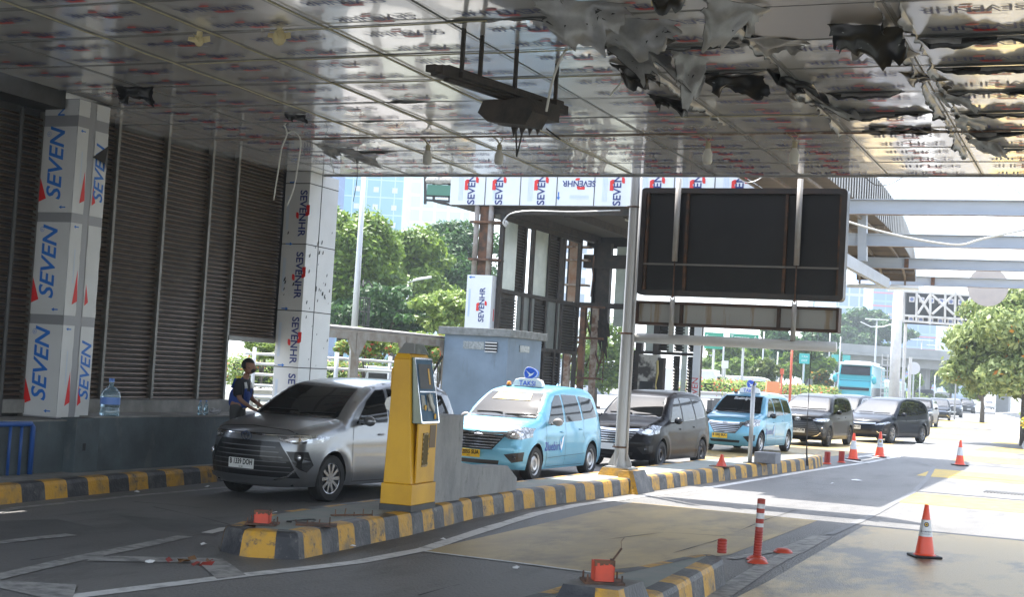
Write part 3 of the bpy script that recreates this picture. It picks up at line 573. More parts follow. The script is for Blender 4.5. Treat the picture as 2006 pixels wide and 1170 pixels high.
# things on the ledge
wat = mat('blue_water_bottle', (.45, .62, .72), .08, trans=.85, spec=.5); lblm = mat('bottle_label', (.10, .2, .5), .4)
def bottle(x, y, z, s, label, big):
    t = T('water_bottle', label, 'bottle', (x, y, z)); P = [(.001, .0), (.13, .0), (.135, .03), (.135, .10), (.125, .115), (.135, .13), (.135, .20), (.125, .215), (.135, .23), (.135, .30), (.12, .34), (.06, .40), (.035, .42), (.032, .47)] if big else [(.001, 0), (.03, 0), (.033, .01), (.033, .06), (.029, .07), (.033, .08), (.033, .13), (.028, .16), (.013, .185), (.012, .20)]
    MB().lathe([(r*s, h*s) for r, h in P], (x, y, z), n=24).build('body', wat, t, True)
    hh = P[-1][1]*s; rr = P[-1][0]*s*1.15; MB().lathe([(rr, hh), (rr, hh+.05*s if big else hh+.018*s), (.001, hh+.052*s if big else hh+.019*s)], (x, y, z), n=14).build('cap', lblm, t, True)
    if big: MB().lathe([(.137*s, .16*s), (.137*s, .26*s)], (x, y, z), n=24).build('label', lblm, t, True)
bottle(-12.62, 15.95, .952, .98, 'large blue refillable water bottle on the ledge right of the near column', True)
bottle(-12.62, 18.05, .952, 1.0, 'left one of two small clear water bottles on the ledge', False)
bottle(-12.62, 18.20, .952, 1.0, 'right one of two small clear water bottles on the ledge', False)
b = MB(); r_ = random.Random(3); c_ = Vector((-12.66, 18.5, 1.0)); n = 10
b.sph(c_, .09, 10, sx=1, sy=1.1, sz=.5); b.v = [tuple(Vector(p)+Vector((r_.uniform(-.02, .02), r_.uniform(-.02, .02), r_.uniform(-.012, .012)))) for p in b.v]
tag(b.build('plastic_bag', mat('clear_plastic', (.6, .6, .62), .15, trans=.6)), 'crumpled clear plastic bag on the ledge beside the person', 'bag')
# ------------------------------------------------------------------ hanging display board, seen from the back
YB = 23.0
db = T('display_board', 'large black rectangular display board seen from the back, hanging at the canopy edge', 'display board', (-5.8, YB, 3.3))
scr = mat('display_back_sheet', (.006, .0065, .009), .5, .1, (.014, .014, .017), 1.2, .8, .05, 10)
frm = mat('display_frame', (.02, .021, .024), .4, .1, (.05, .03, .022), 5, .6, .1, 30)
ribm = mat('rust_edged_rib', (.04, .033, .028), .7, .2, (.13, .06, .03), 6, .9, .2, 30)
b = MB(); x0, x1, z0, z1 = -7.49, -4.05, 3.29, 5.10; rr = .07
out = []
for cx_, cz_, a0 in ((x1-rr, z1-rr, 0), (x0+rr, z1-rr, 90), (x0+rr, z0+rr, 180), (x1-rr, z0+rr, 270)):
    for k in range(5): a = R(a0+k*22.5); out.append((cx_+rr*math.cos(a), cz_+rr*math.sin(a)))
inn = [(min(max(x, x0+.09), x1-.09), min(max(z, z0+.09), z1-.09)) for x, z in out]
n = len(out)
vs = [(x, YB-.02, z) for x, z in out]+[(x, YB-.02, z) for x, z in inn]+[(x, YB+.22, z) for x, z in out]+[(x, YB+.05, z) for x, z in inn]
fs = []
for i in range(n): j = (i+1) % n; fs += [(i, n+i, n+j, j)[::-1], (i, j, 2*n+j, 2*n+i)[::-1], (n+i, 3*n+i, 3*n+j, n+j)[::-1]]
b.add(vs, fs).build('frame', frm, db)
b = MB(); b.box(x0+.05, x1-.05, YB+.05, YB+.2, z0+.05, z1-.05); b.build('back_sheet', scr, db)
for xx in (-7.37, -6.68, -5.02, -4.15): b = MB(); b.box(xx-.022, xx+.022, YB-.01, YB+.048, z0+.09, z1-.09); b.build('rib', ribm, db)
b = MB(); b.box(x0+.09, x1-.09, YB-.022, YB+.02, 3.80, 3.83); b.build('cross_bar', mat('dull_bar', (.16, .15, .14), .5, .3), db)
pg = mat('weathered_pipe', (.34, .335, .32), .5, .35, (.2, .14, .09), 7, .5, .1, 40, stretch=(1, 1, .3))
for xx, za in ((-6.83, 3.86), (-4.80, 3.84)):
    t = T('hanging_pipe', 'left steel pipe carrying the display board' if xx < -6 else 'right steel pipe carrying the display board', 'pipe', (xx, YB-.09, za), 0, 'pipes carrying the display board')
    b = MB(); b.cyl((xx, YB-.09, za), (xx, YB-.09, HC+.04), .047, n=16); b.build('pipe', pg, t, True)
    b = MB(); b.cyl((xx, YB-.09, za), (xx, YB-.09, 3.24), .012, n=8); b.lathe([(.03, -.02), (.045, 0), (.03, .02)], (xx, YB-.09, 3.24), 'y', 12); b.build('hook', rust, t, True)
    b = MB(); b.cyl((xx, YB-.09, 2.62), (xx, YB-.09, 3.22), .042, n=16); b.build('lower_pipe', pg, t, True)
ls2 = T('sign_box', 'narrow rust-streaked sign box hanging below the black display board', 'sign box', (-5.8, YB, 2.8))
whs = mat('streaked_white_sheet', (.34, .34, .33), .5, .1, (.26, .17, .08), 3.5, .7, stretch=(1.6, 1, .12), sharp=(.55, .62))
x0, x1, z0, z1 = -7.49, -4.10, 2.79, 3.19
b = MB(); b.box(x0+.02, x1-.02, YB+.06, YB+.2, z0+.02, z1-.02); b.build('back_sheet', whs, ls2)
b = MB()
for a in ((x0, x1, z1-.045, z1), (x0, x1, z0, z0+.045)): b.box(a[0], a[1], YB-.03, YB+.22, a[2], a[3])
for xx in (x0, x1-.04): b.box(xx, xx+.04, YB-.028, YB+.218, z0+.045, z1-.045)
for xx in (-6.70, -5.07): b.box(xx-.025, xx+.025, YB-.01, YB+.06, z0+.045, z1-.045)
b.build('frame', mat('rusty_sign_frame', (.05, .042, .04), .7, .2, (.10, .055, .04), 7, .9), ls2)
b = MB(); b.tube([(-7.47, YB, 2.56), (-4.12, YB, 2.56)], .082, 20); b.tube([(-7.475, YB, 2.56), (-7.47, YB, 2.56)], .07, 20); tag(b.build('horizontal_tube', mat('grey_tube_paint', (.50, .50, .49), .45, .1, (.36, .35, .33), 3, .5), None, True), 'thick horizontal grey tube hanging below the rust-streaked sign box', 'pipe')
# ------------------------------------------------------------------ tall pole with pedestal
tp = T('tall_pole', 'tall thick grey steel pole on a pedestal between the blue taxi and black minivan', 'pole', (-7.55, 22.85, .25))
px_, py_ = -7.57, 22.86; pm_ = mat('pole_paint', (.44, .44, .44), .42, .25, (.33, .32, .31), 3, .5, stretch=(1, 1, .3))
b = MB(); b.tube([(px_, py_, .40), (px_, py_, 2.6), (px_-.0, py_, 2.66), (px_-.0, py_, 5.32)], [.105, .10, .085, .078], 24); b.build('shaft', pm_, tp, auto=True)
b = MB(); b.tube([(px_+.115, py_-.03, .5), (px_+.115, py_-.03, 5.3)], .022, 8); b.build('conduit', pm_, tp, True)
b = MB()
for z in (2.62, 4.75, .72): b.lathe([(.112, -.015), (.122, -.012), (.122, .012), (.112, .015)], (px_, py_, z), n=20); b.box(px_-.15, px_-.1, py_-.02, py_+.02, z-.01, z+.01)
b.build('clamp', rust, tp)
b = MB(); b.box(px_-.2, px_+.2, py_-.2, py_+.2, .38, .40)
for a in (0, 90, 180, 270):
    M = Matrix.Rotation(R(a), 3, 'Z'); U = M @ Vector((1, 0, 0)); b.prism([(.09, 0), (.2, 0), (.2, .05), (.1, .26)], Vector((px_, py_, .40))-M @ Vector((0, -.006, 0)), U, (0, 0, 1), .012)
b.build('base_plate', pm_, tp)
b = MB(); a_ = .23; c_ = .29
vs = [(px_+sx*c_, py_+sy*c_, .25) for sx, sy in ((-1,-1),(1,-1),(1,1),(-1,1))]+[(px_+sx*a_, py_+sy*a_, .38) for sx, sy in ((-1,-1),(1,-1),(1,1),(-1,1))]
b.add(vs, [(4, 5, 6, 7)], 2); b.add(vs, [(0, 1, 5, 4)], 0); b.add(vs, [(1, 2, 6, 5)], 1); b.add(vs, [(2, 3, 7, 6)], 0); b.add(vs, [(3, 0, 4, 7)], 1); b.build('pedestal', [k_yel, k_blk, conc_green], tp)
b = MB(); b.add([(px_+.15, py_-.60, 0), (px_+.50, py_-.50, 0), (px_+.50, py_+.4, 0), (px_+.12, py_-.42, .36), (px_+.34, py_-.35, .36), (px_+.34, py_+.28, .36)], [(0, 1, 4, 3), (1, 2, 5, 4), (3, 4, 5)], 0); b.m[-2] = 1; b.build('plinth', [k_yel, k_blk], tp)
# ------------------------------------------------------------------ yellow ticket machine
km = T('ticket_machine', 'tall yellow payment machine with a stripped screen standing on the kerbed island', 'machine', (-7.36, 14.55, .25), R(4)); km.scale = (.80, .80, 1)
ky = mat('yellow_machine_paint', (.66, .35, .004), .5, 0, (.46, .23, .006), 1.6, .6, .03, 40)
L_ = lambda b, *a, **k: b.build(*a, parent=km, world=False, **k)
b = MB(); b.box(-.24, .24, -.28, .62, 0, .07); L_(b, 'plinth', steel_dk)
b = MB(); b.box(-.235, .235, -.275, .615, .07, .30); L_(b, 'base', ky, bevel=.008)
def frustum(b, X0, X1, Y0, Y1, z0, X2, X3, Y2, Y3, z1, mi=0):
    return b.add([(X0,Y0,z0),(X1,Y0,z0),(X1,Y1,z0),(X0,Y1,z0),(X2,Y2,z1),(X3,Y2,z1),(X3,Y3,z1),(X2,Y3,z1)], [(0,3,2,1),(4,5,6,7),(0,1,5,4),(1,2,6,5),(2,3,7,6),(3,0,4,7)], mi)
b = MB(); frustum(b, -.215, .20, -.255, .595, .30, -.19, .06, -.20, .52, 1.70); frustum(b, -.19, .06, -.20, .52, 1.70, -.16, .03, -.17, .50, 1.76); L_(b, 'cabinet', ky, bevel=.012)
# lower front door with its torn hole
b = MB(); b.box(.195, .225, -.13, .55, .31, .98); L_(b, 'door', ky, bevel=.006)
b = MB(); b.box(.222, .232, .04, .24, .50, .86); L_(b, 'hole', mat('dark_cavity', (.10, .065, .01), .8))
b = MB(); r_ = random.Random(5)
for k in range(26):
    q_ = k/26*4; e_ = q_ % 1; side_ = int(q_); yy, zz = ((.04+.2*e_, .50), (.24, .50+.36*e_), (.24-.2*e_, .86), (.04, .86-.36*e_))[side_]; s_ = r_.uniform(.006, .016)
    b.box(.228, .234+r_.uniform(0, .008), yy-s_*(1.6 if side_ % 2 == 0 else .6), yy+s_, zz-s_*(1.5 if side_ % 2 else .7), zz+s_)
    L_(b, 'torn_edge', mat('torn_foam', (.45, .36, .2), .8, 0, (.2, .12, .06), 20, .9)); b = MB()
b = MB(); b.box(.226, .232, .28, .5, .70, .96); L_(b, 'patch', mat('brown_stain_plate', (.14, .085, .035), .6))
# slanted screen housing
b = MB(); frustum(b, .0, .27, -.17, .52, .98, .0, .10, -.14, .46, 1.72); L_(b, 'screen_housing', mat('glass_side', (.05, .08, .06), .12, .1, (.10, .14, .08), 3, .6, spec=.8), bevel=.004)
fz = lambda y, z, o=.004: (.27-(z-.98)*.2297+o, y, z)
def fq(b, y0, y1, z0, z1, mi=0, o=.004): b.quad(fz(y0, z0, o), fz(y1, z0, o), fz(y1, z1, o), fz(y0, z1, o), mi)
bl = mat('scratched_blue_panel', (.012, .07, .14), .5, 0, (.05, .12, .18), 7, .7, spec=.2)
b = MB(); fq(b, -.13, .48, 1.0, 1.70); L_(b, 'screen_panel', bl)
b = MB()
for a in ((-.17, -.145, .99, 1.72), (.48, .505, .99, 1.70), (-.145, .48, .985, 1.005), (-.145, .48, 1.70, 1.72), (-.11, .47, 1.33, 1.345)): fq(b, *a, o=.012)
L_(b, 'chrome_frame', chrome)
b = MB(); fq(b, -.07, .40, 1.37, 1.65, o=.010); L_(b, 'screen_opening', mat('open_cavity', (.006, .006, .006), .5))
b = MB(); fq(b, .26, .32, 1.42, 1.6, o=.014); L_(b, 'yellow_wedge', ky)
b = MB(); fq(b, .12, .36, 1.12, 1.31, o=.010); fq(b, -.09, .05, 1.14, 1.30, o=.010); L_(b, 'inner_plate', mat('silver_plate', (.28, .27, .22), .5, .3, (.1, .1, .1), 12, .8))
b = MB(); b.prism([(0, .1), (.05, .12), (.1, .02), (.18, -.03), (.15, -.10), (.05, -.02)], fz(.15, 1.2, .02), (0, 1, 0), (-.2, 0, 1), .02); L_(b, 'loose_flap', mat('pale_flap', (.5, .48, .42), .6))
b = MB(); fq(b, .15, .2, 1.22, 1.29, o=.016); fq(b, .27, .31, 1.1, 1.14, o=.016); L_(b, 'slot', steel_dk)
for y_, z_ in ((.02, 1.16), (.34, 1.06)): b = MB(); b.lathe([(.001, .02), (.03, .02), (.035, .012)], fz(y_, z_), 'x', 12); L_(b, 'button', ky)
b = MB(); frustum(b, -.17, .09, -.15, .42, 1.76, -.10, .04, -.06, .30, 1.88); L_(b, 'hood', mat('grey_hood', (.24, .24, .23), .5, .2), bevel=.008)
b = MB(); b.quad((.091, -.1, 1.765), (.091, .38, 1.765), (.05, .27, 1.87), (.05, -.02, 1.87)); L_(b, 'hood_glass', mat('hood_plastic', (.2, .22, .2), .1, .2, (.35, .36, .33), 6, .8))
b = MB(); b.add([(-.19, -.12, 1.62), (-.25, -.12, 1.58), (-.25, -.12, 1.36), (-.215, -.12, 1.28), (-.19, .1, 1.62), (-.25, .1, 1.58), (-.25, .1, 1.36), (-.215, .1, 1.28)], [(0, 1, 2, 3), (7, 6, 5, 4), (1, 5, 6, 2), (0, 4, 5, 1), (2, 6, 7, 3)]); L_(b, 'side_box', ky)
b = MB(); b.lathe([(.001, 0), (.085, 0), (.085, .02), (.001, .02)], (-.27, -.05, 1.18), 'y', 8); b.bar((-.2, -.03, 1.18), (-.27, -.03, 1.18), .02); L_(b, 'mirror', mat('mirror_face', (.4, .4, .4), .2, .5))
# ------------------------------------------------------------------ concrete blocks on the island
cb = mat('painted_rough_concrete', (.27, .265, .255), .75, 0, (.15, .15, .15), 3, .7, .25, 30, stretch=(1.2, 1.2, .6), sharp=(.4, .68), col3=(.06, .06, .06), s3=5, a3=.6, sh3=(.60, .68))
b = MB(); b.box(-7.85, -7.44, 15.3, 16.25, .2, 1.30); o = b.build('concrete_block', cb, None, bevel=.02); tag(o, 'tall grey concrete block right behind the yellow machine', 'concrete block')
b = MB(); b.prism([(16.26, .2), (18.3, .2), (18.3, .42), (17.95, .60), (17.1, .62), (16.26, .72)], (-7.83, 0, 0), (0, 1, 0), (0, 0, 1), .30); o = b.build('concrete_block', cb, None, bevel=.015); tag(o, 'low sloping grey concrete block in front of the blue taxi', 'concrete block')
# ------------------------------------------------------------------ sawn-off orange posts on base plates
def stump(px0, py0, z, label, w=.19, h=.15, rod=False, rz=.4):
    t = T('sawn_off_post', label, 'post stump', (px0, py0, z), rz)
    b = MB(); b.box(-w, w, -w*.85, w*.85, 0, .018); b.build('base_plate', rust, t, world=False)
    om = orange; b = MB(); a = w*.5
    for s in ((-a, a, -a, -a+.012), (-a, a, a-.012, a), (-a, -a+.012, -a, a), (a-.012, a, -a, a)): b.box(*s, .018, h)
    b.build('post', om, t, world=False)
    b = MB(); r_ = random.Random(2); 
    for k in range(16): xx = -a+k*a/8; yy = -a-.002; hh = r_.uniform(.01, .035); b.box(xx, xx+a/8, yy, yy+.016, h-hh+.003, h+.012); b.box(a-.014, a+.002, xx, xx+a/8, h-hh+.003, h+.01)
    b.box(-a+.012, a-.012, -a+.012, a-.012, .02, h-.05); b.build('burnt_rim', rust, t, world=False)
    for sx in (-1, 1):
        for sy in (-1, 1): b = MB(); b.cyl((sx*w*.85, sy*w*.7, .015), (sx*w*.85, sy*w*.7, .07), .007, n=6); b.build('bolt', rust, t, world=False)
    if rod: b = MB(); b.tube([(a*.7, a*.4, h-.03), (a*1.9, a*.8, h+.09)], .008, 6); b.tube([(a*1.9, a*.8, h+.09), (a*1.8, a*.8, h+.14), (a*2.1, a*.7, h+.17)], .002, 4); b.build('rod', rust, t, world=False)
    return t
stump(-7.58, 12.0, .255, 'sawn-off orange post stump on the tip of the island in front of the silver minivan', .15, .13)
b = MB(); b.box(-3.66, -3.22, 9.82, 10.50, .235, .36); b.build  # pedestal
ped = MB(); ped.add([(-3.70, 9.8, .22), (-3.18, 9.8, .22), (-3.18, 10.5, .22), (-3.70, 10.5, .22), (-3.65, 9.86, .36), (-3.23, 9.86, .36), (-3.23, 10.44, .36), (-3.65, 10.44, .36)], [(0,1,5,4),(1,2,6,5),(2,3,7,6),(3,0,4,7),(4,5,6,7)], 0)
for i, m_ in enumerate((0, 0, 0, 0, 2)): ped.m[i] = m_
ped.quad((-3.38, 9.797, .222), (-3.177, 9.797, .222), (-3.227, 9.857, .358), (-3.40, 9.857, .358), 1); ped.quad((-3.177, 9.797, .222), (-3.177, 9.95, .222), (-3.227, 9.98, .358), (-3.227, 9.857, .358), 1)
tag(ped.build('pedestal', [k_blk, k_yel, concrete]), 'low black and yellow pedestal under the orange stump at the bottom of the picture', 'pedestal')
stump(-3.44, 10.12, .362, 'orange box stump with a bent rod on its pedestal at the bottom of the picture', .15, .16, True, .5)
# other anchor leftovers on the island nose
for i, (x, y, w_, lab) in enumerate(((655, 1030, .20, 'rusty anchor plate with upright bolts right of the orange stump on the island nose'), (760, 1012, .2, 'row of rusty anchor bolts beside the yellow machine base'))):
    p = onz(x-35 if i == 0 else x-70, y, .25); t = T('anchor_plate', lab, 'anchor plate', p, .5+i*.5)
    if i == 0: b = MB(); b.box(-w_, w_, -.12, .12, .0, .016); b.build('plate', rust, t, world=False)
    else: b = MB(); b.bar((-.25, 0, .012), (.25, .02, .012), .03, .015); b.build('plate', rust, t, world=False)
    for k in range(4 if i == 0 else 5): xx = -.2+k*.11; b = MB(); b.cyl((xx, (-1)**k*.05*(1-i), 0), (xx+rnd.uniform(-.01, .01), (-1)**k*.05*(1-i), rnd.uniform(.04, .11)), .006, n=6); b.build('bolt', rust, t, world=False)
p = onz(590, 1022, .262); b = MB(); b.tube([(p.x+.12*math.cos(a*.6), p.y+.2*math.sin(a*.6), .262+.01*math.sin(a)) for a in range(9)], .008, 5); tag(b.build('cable_loop', black), 'black cable loop lying beside the orange stump on the island nose', 'cable')
# ------------------------------------------------------------------ cones
cone_o = mat('cone_orange', (.85, .075, .02), .42, 0, (.6, .06, .03), 8, .35, coat=.2)
def cone(x, y, label, s=1.0, sleeve=True, lean=0, logo_=True):
    t = T('traffic_cone', label, 'traffic cone', (x, y, .004), rnd.uniform(0, .5), 'orange traffic cones on the road')
    H_ = .75*s; r0, r1 = .135*s, .03*s
    rr_ = lambda z: r0+(r1-r0)*(z-.05*s)/(H_-.05*s)
    prof = [(.165*s, .035*s), (.15*s, .05*s), (r0, .055*s), (rr_(H_*.40), H_*.40), (rr_(H_*.405)+.004, H_*.405), (rr_(H_*.72)+.004, H_*.72), (rr_(H_*.725), H_*.725), (r1, H_), (r1*.75, H_+.01), (.001, H_+.005)]
    b = MB(); b.lathe(prof, (0, 0, 0), n=28, mi=[0, 0, 0, 0, 1, 1, 0, 0, 0]); b.build('body', [cone_o, refl], t, world=False, auto=True)
    b = MB(); w_ = .20*s; b.box(-w_, w_, -w_, w_, 0, .035*s)
    b.build('base', black, t, world=False, bevel=.012)
    b = MB()
    for k in range(22): a = k/22*2*math.pi; b.add([(math.cos(a-.08)*.168*s, math.sin(a-.08)*.168*s, .036*s), (math.cos(a+.08)*.168*s, math.sin(a+.08)*.168*s, .036*s), (math.cos(a)*.155*s, math.sin(a)*.155*s, .055*s)], [(0, 1, 2)])
    b.build('base_teeth', cone_o, t, world=False)
    if logo_:
        # round emblem and small lettering on the sleeve, wrapped round it
        b = MB(); az0 = math.atan2(-y, -x)-t.rotation_euler.z+.12
        def wrap(u, z): r_ = rr_(z)+.0065; a = az0+u/r_; return (r_*math.cos(a), r_*math.sin(a), z)
        zc = H_*.635
        for rad, mi in ((.036*s, 0), (.024*s, 1), (.011*s, 0)):
            vs = [wrap(rad*math.cos(k/20*6.283), zc+rad*math.sin(k/20*6.283)) for k in range(20)]; q = (mi+(rad < .02)*1)*.0008+.001*(.04-rad)*30
            vs = [(v[0]*(1+q), v[1]*(1+q), v[2]) for v in vs]; b.add(vs, [tuple(range(20))], mi)
        for st, zz, sz in (('JASAMARGA', H_*.50, .034*s), ('JALANLAYANG', H_*.455, .018*s)):
            vs, fs = text_geo(st, .01); b.add([wrap(p_[0]*sz, zz+p_[1]*sz) for p_ in vs], fs, 2)
        b.build('sleeve_print', [mat('emblem_navy', (.02, .02, .07), .5), mat('emblem_yellow', (.7, .45, .05), .5), mat('grey_navy_print', (.08, .08, .14), .5)], t, world=False)
    return t
p = onz(1810, 1094); cone(p.x, p.y+.05, 'large nearest orange cone on the worn yellow lane at the lower right', .80)
p = onz(1880, 913); cone(p.x, p.y, 'orange cone standing alone far out on the right lane between yellow stripes', .92, logo_=False)
p = onz(1671, 902); cone(p.x, p.y, 'orange cone at the hatched marking just past the two orange-brown stub posts', .96, logo_=False)
p = onz(1723, 897); cone(p.x, p.y, 'orange cone with a dark emblem standing just before the black estate car', .98)
# delineator posts
def delin(x, y, h, label, base=True, lean=0, z=0, r=.04, bands=()):
    t = T('delineator_post', label, 'bollard', (x, y, z)); t.rotation_euler = (0, lean, 0)
    if base: MB().lathe([(.11, 0), (.11, .01), (.085, .035), (.05, .05), (.001, .05)], (0, 0, .003), n=20).build('base', orange, t, world=False, auto=True)
    if h > 0:
        prof = []; k = 0; zz = .02
        while zz < min(h, .34): prof.append((r*(1.08 if k % 2 else .96), zz)); zz += .014; k += 1
        mi = [0]*max(0, len(prof)-1)
        for z0_, z1_, m_ in bands:
            prof += [(r, z0_), (r, z1_)]; mi += [0, m_] if len(prof) > 2 else [m_]
        prof += [(r, h), (r*.8, h+.004), (r*.75, h-.02)]; mi += [0, 0, 0]
        mi = (mi+[0]*20)[:len(prof)-1]
        MB().lathe(prof, (0, 0, 0), n=20, mi=mi).build('post', [mat('post_red', (.36, .035, .02), .45, 0, (.25, .03, .02), 8, .6), refl], t, world=False, auto=True)
delin(-3.50, 15.40, .66, 'tall red flexible post with three silver bands behind the right kerb nose', True, .03, r=.043, bands=((.36, .40, 1), (.45, .51, 1), (.56, .61, 1)))
delin(-3.43, 15.15, 0, 'flat red post base lying right in front of the tall red post')
delin(-3.42, 16.35, 0, 'flat red post base lying further back on the gore line')
delin(-3.42, 13.55, .15, 'broken red post stub on the tip of the right kerb nose', False, 0, .24, .045)
delin(-6.65, 36.6, .31, 'orange-brown stub post just past the end of the island, nearer one', True, 0, 0, .075)
delin(-6.52, 37.9, .30, 'orange-brown stub post past the island end, farther one next to the cone', True, 0, 0, .075)
t = T('anchor_cone', 'small orange-brown pyramid stump on a plate on the island between black minivan and second taxi', 'stump', (-7.06, 27.6, .25))
b = MB(); b.box(-.2, .2, -.2, .2, 0, .015); b.build('plate', rust, t, world=False)
b = MB(); b.lathe([(.11, .015), (.07, .09), (.035, .20), (.03, .24), (.001, .24)], (0, 0, 0), n=6); b.build('stump', orange, t, world=False)
t = T('sign_post', 'thin bare grey post with foot plate in front of the second taxi', 'post', (-7.0, 29.7, .25))
b = MB(); b.cyl((0, 0, 0), (0, 0, 1.62), .045, n=14); b.build('post', steel_grey, t, True, world=False)
b = MB(); b.box(-.12, .12, -.12, .12, 0, .02); b.bar((0, 0, 1.62), (.0, .08, 1.70), .03); b.build('foot_plate', steel_dk, t, world=False)
b = MB(); b.box(-6.98, -6.52, 29.98, 30.5, .252, .48); tag(b.build('concrete_block', mat('mid_grey_concrete', (.22, .22, .23), .8, 0, (.14, .14, .15), 4, .8), None, bevel=.015), 'small mid-grey concrete block on the island behind the thin post', 'concrete block')
b = MB(); b.tube([(-5.95, 30.5, .25), (-5.97, 30.45, .5), (-5.98, 30.4, 1.2), (-5.96, 30.4, 3.2), (-5.95, 30.4, 5.6)], [.03, .018, .009, .007, .006], 6); tag(b.build('wire_rod', burnt), 'thin dark wire rising from the island end towards the sign box', 'wire')
# ------------------------------------------------------------------ blue-grey block house and film-clad column
bh = T('block_house', 'flat-roofed blue-grey block house with vents, behind the blue taxi', 'building', (-13.7, 31.5, 0))
b = MB(); b.box(-14.65, -13.02, 30.6, 32.7, 0, 2.66); b.build('wall', blue_wall, bh)
b = MB(); b.box(-14.78, -12.92, 30.5, 32.85, 2.66, 2.84); b.build('roof_slab', mat('mossy_slab', (.24, .25, .25), .85, 0, (.10, .11, .10), 5, .8, .3, 30), bh, bevel=.01)
b = MB(); gb = mat('glass_block', (.35, .38, .38), .2, 0, (.15, .17, .18), 22, .8)
b.box(-14.15, -13.62, 30.58, 30.61, 2.34, 2.52); b.build('glass_block', gb, bh); b = MB(); b.box(-13.03, -13.0, 31.3, 31.9, 2.34, 2.5); b.build('glass_block', gb, bh)
b = MB(); b.box(-13.58, -13.28, 30.57, 30.61, 2.29, 2.53); b.build('vent', black, bh)
b = MB()
for z in (2.29, 2.36, 2.43, 2.50): b.box(-13.58, -13.28, 30.55, 30.568, z, z+.02)
b.build('vent_slat', white_p, bh)
fc = T('clad_column', 'short white SEVENHR film-wrapped column rising above the block house, two pipes above it', 'column', (-17, 38, 0))
x0, x1, y0 = -17.58, -16.78, 38.0
b = MB(); b.box(x0, x1, y0, y0+.5, 0, 4.62); b.build('cladding', film_w, fc)
b = MB(); logo(b, ((x0+x1)/2+.12, y0-.006, 3.75), 1.0, (0, 0, 1), (-1, 0, 0), 0, 1); arrow(b, (x0+.15, y0-.006, 4.55), (-1, 0, 0), (0, 0, 1), .1, 2); b.box(x1+.001, x1+.004, y0+.2, y0+.25, 3.3, 3.65, 1)
for k in range(3): b.quad((x0+.08+k*.02, y0-.006, 3.4), (x0+.09+k*.02, y0-.006, 3.4), (x0+.09+k*.02, y0-.006, 4.2), (x0+.08+k*.02, y0-.006, 4.2), 3)
b.build('print', [ink_b, ink_r, ink_c, ink_l], fc)
b = MB(); b.box(x0+.22, x1-.24, y0+.15, y0+.45, 4.62, 6.7); b.build('steel_column', rust, fc)
for xx in (x0+.15, x1-.20): b = MB(); b.cyl((xx, y0+.1, 4.62), (xx, y0+.1, 6.68), .075, n=14); b.build('pipe', mat('concrete_pipe', (.32, .30, .28), .8, 0, (.2, .15, .12), 5, .8), fc, True)
for z in (5.05, 6.15): b = MB(); b.box(x0, x1+.12, y0-.05, y0+.5, z, z+.06); b.build('bracket', rust, fc)
# ------------------------------------------------------------------ stripped toll building with the printed fascia
tb = T('stripped_toll_building', 'gutted toll building of charred steel and pale glass under a white SEVENHR fascia', 'building', (-14, 42, 0))
b = MB(); FX = [-18.27, -17.17, -16.06, -14.93, -13.79, -12.60, -11.45, -10.3, -9.1]
b.box(-18.3, -9.0, 38.0, 47.0, 6.68, 8.2); b.build('fascia', film_w, tb)
b = MB()
for i in range(8):
    xa, xb = FX[i], FX[i+1]; yb = 37.992
    b.quad((xb-.012, yb, 6.68), (xb+.012, yb, 6.68), (xb+.012, yb, 8.2), (xb-.012, yb, 8.2), 3)
    if i == 3:
        logo(b, ((xa+xb)/2+.1, yb, 7.32), 1.0, (-1, 0, 0), (0, 0, -1), 0, 1); arrow(b, (xa+.06, yb, 6.95), (0, 0, -1), (1, 0, 0), .12, 2)
        for k in range(3): b.quad((xa+.4, yb, 6.88+k*.04), (xb-.15, yb, 6.88+k*.04), (xb-.15, yb, 6.89+k*.04), (xa+.4, yb, 6.89+k*.04), 4)
    else:
        logo(b, ((xa+xb)/2+(.1 if i else .12)*(1-2*(i == 1)), yb, 7.35), 1.32, (0, 0, 1), (-1, 0, 0), 0, 1)
        for k in range(4): b.quad((xa+.25+k*.04, yb, 6.8), (xa+.258+k*.04, yb, 6.8), (xa+.258+k*.04, yb, 7.6), (xa+.25+k*.04, yb, 7.6), 4)
b.build('print', [ink_b, ink_r, ink_c, seam, ink_l], tb)
b = MB(); b.box(-17.4, -9.2, 38.3, 38.6, 6.45, 6.67); b.box(-17.0, -9.2, 46.4, 46.8, 6.3, 6.67)
for x in (-16.6, -14.8, -13, -11.2, -9.5): b.box(x-.1, x+.1, 38.6, 46.4, 6.42, 6.67)
b.build('roof_beam', burnt, tb); b = MB(); b.box(-18.25, -9.05, 38.05, 46.95, 6.655, 6.678); b.build('soffit', mat('sooty_soffit', (.06, .055, .05), .9), tb)
XS = -16.7; SC = mat('sooty_louvre', (.10, .095, .085), .5, .3, (.045, .042, .04), 4, .8); pg_ = mat('dusty_pale_glass', (.50, .56, .52), .25, 0, (.34, .39, .37), 1.5, .7, spec=.6)
gpan = mat('grey_green_panel', (.16, .18, .175), .5, 0, (.10, .11, .11), 3, .7)
b = MB()
for Y in (38.35, 40.1, 40.75, 42.05, 43.0, 43.45, 44.95): b.box(XS-.06, XS+.06, Y-.07, Y+.07, 0, 6.42)
b.box(XS-.07, XS+.07, 38.3, 45, 6.28, 6.45); b.box(XS-.075, XS+.075, 38.3, 45, 4.15, 4.27); b.box(XS-.065, XS+.07, 41.5, 45, 2.55, 2.66); b.build('frame', burnt, tb)
for a, c in ((38.5, 39.45), (40.9, 42.0)): b = MB(); b.box(XS-.02, XS+.02, a, c, 4.27, 6.28); b.build('glass_panel', pg_, tb)
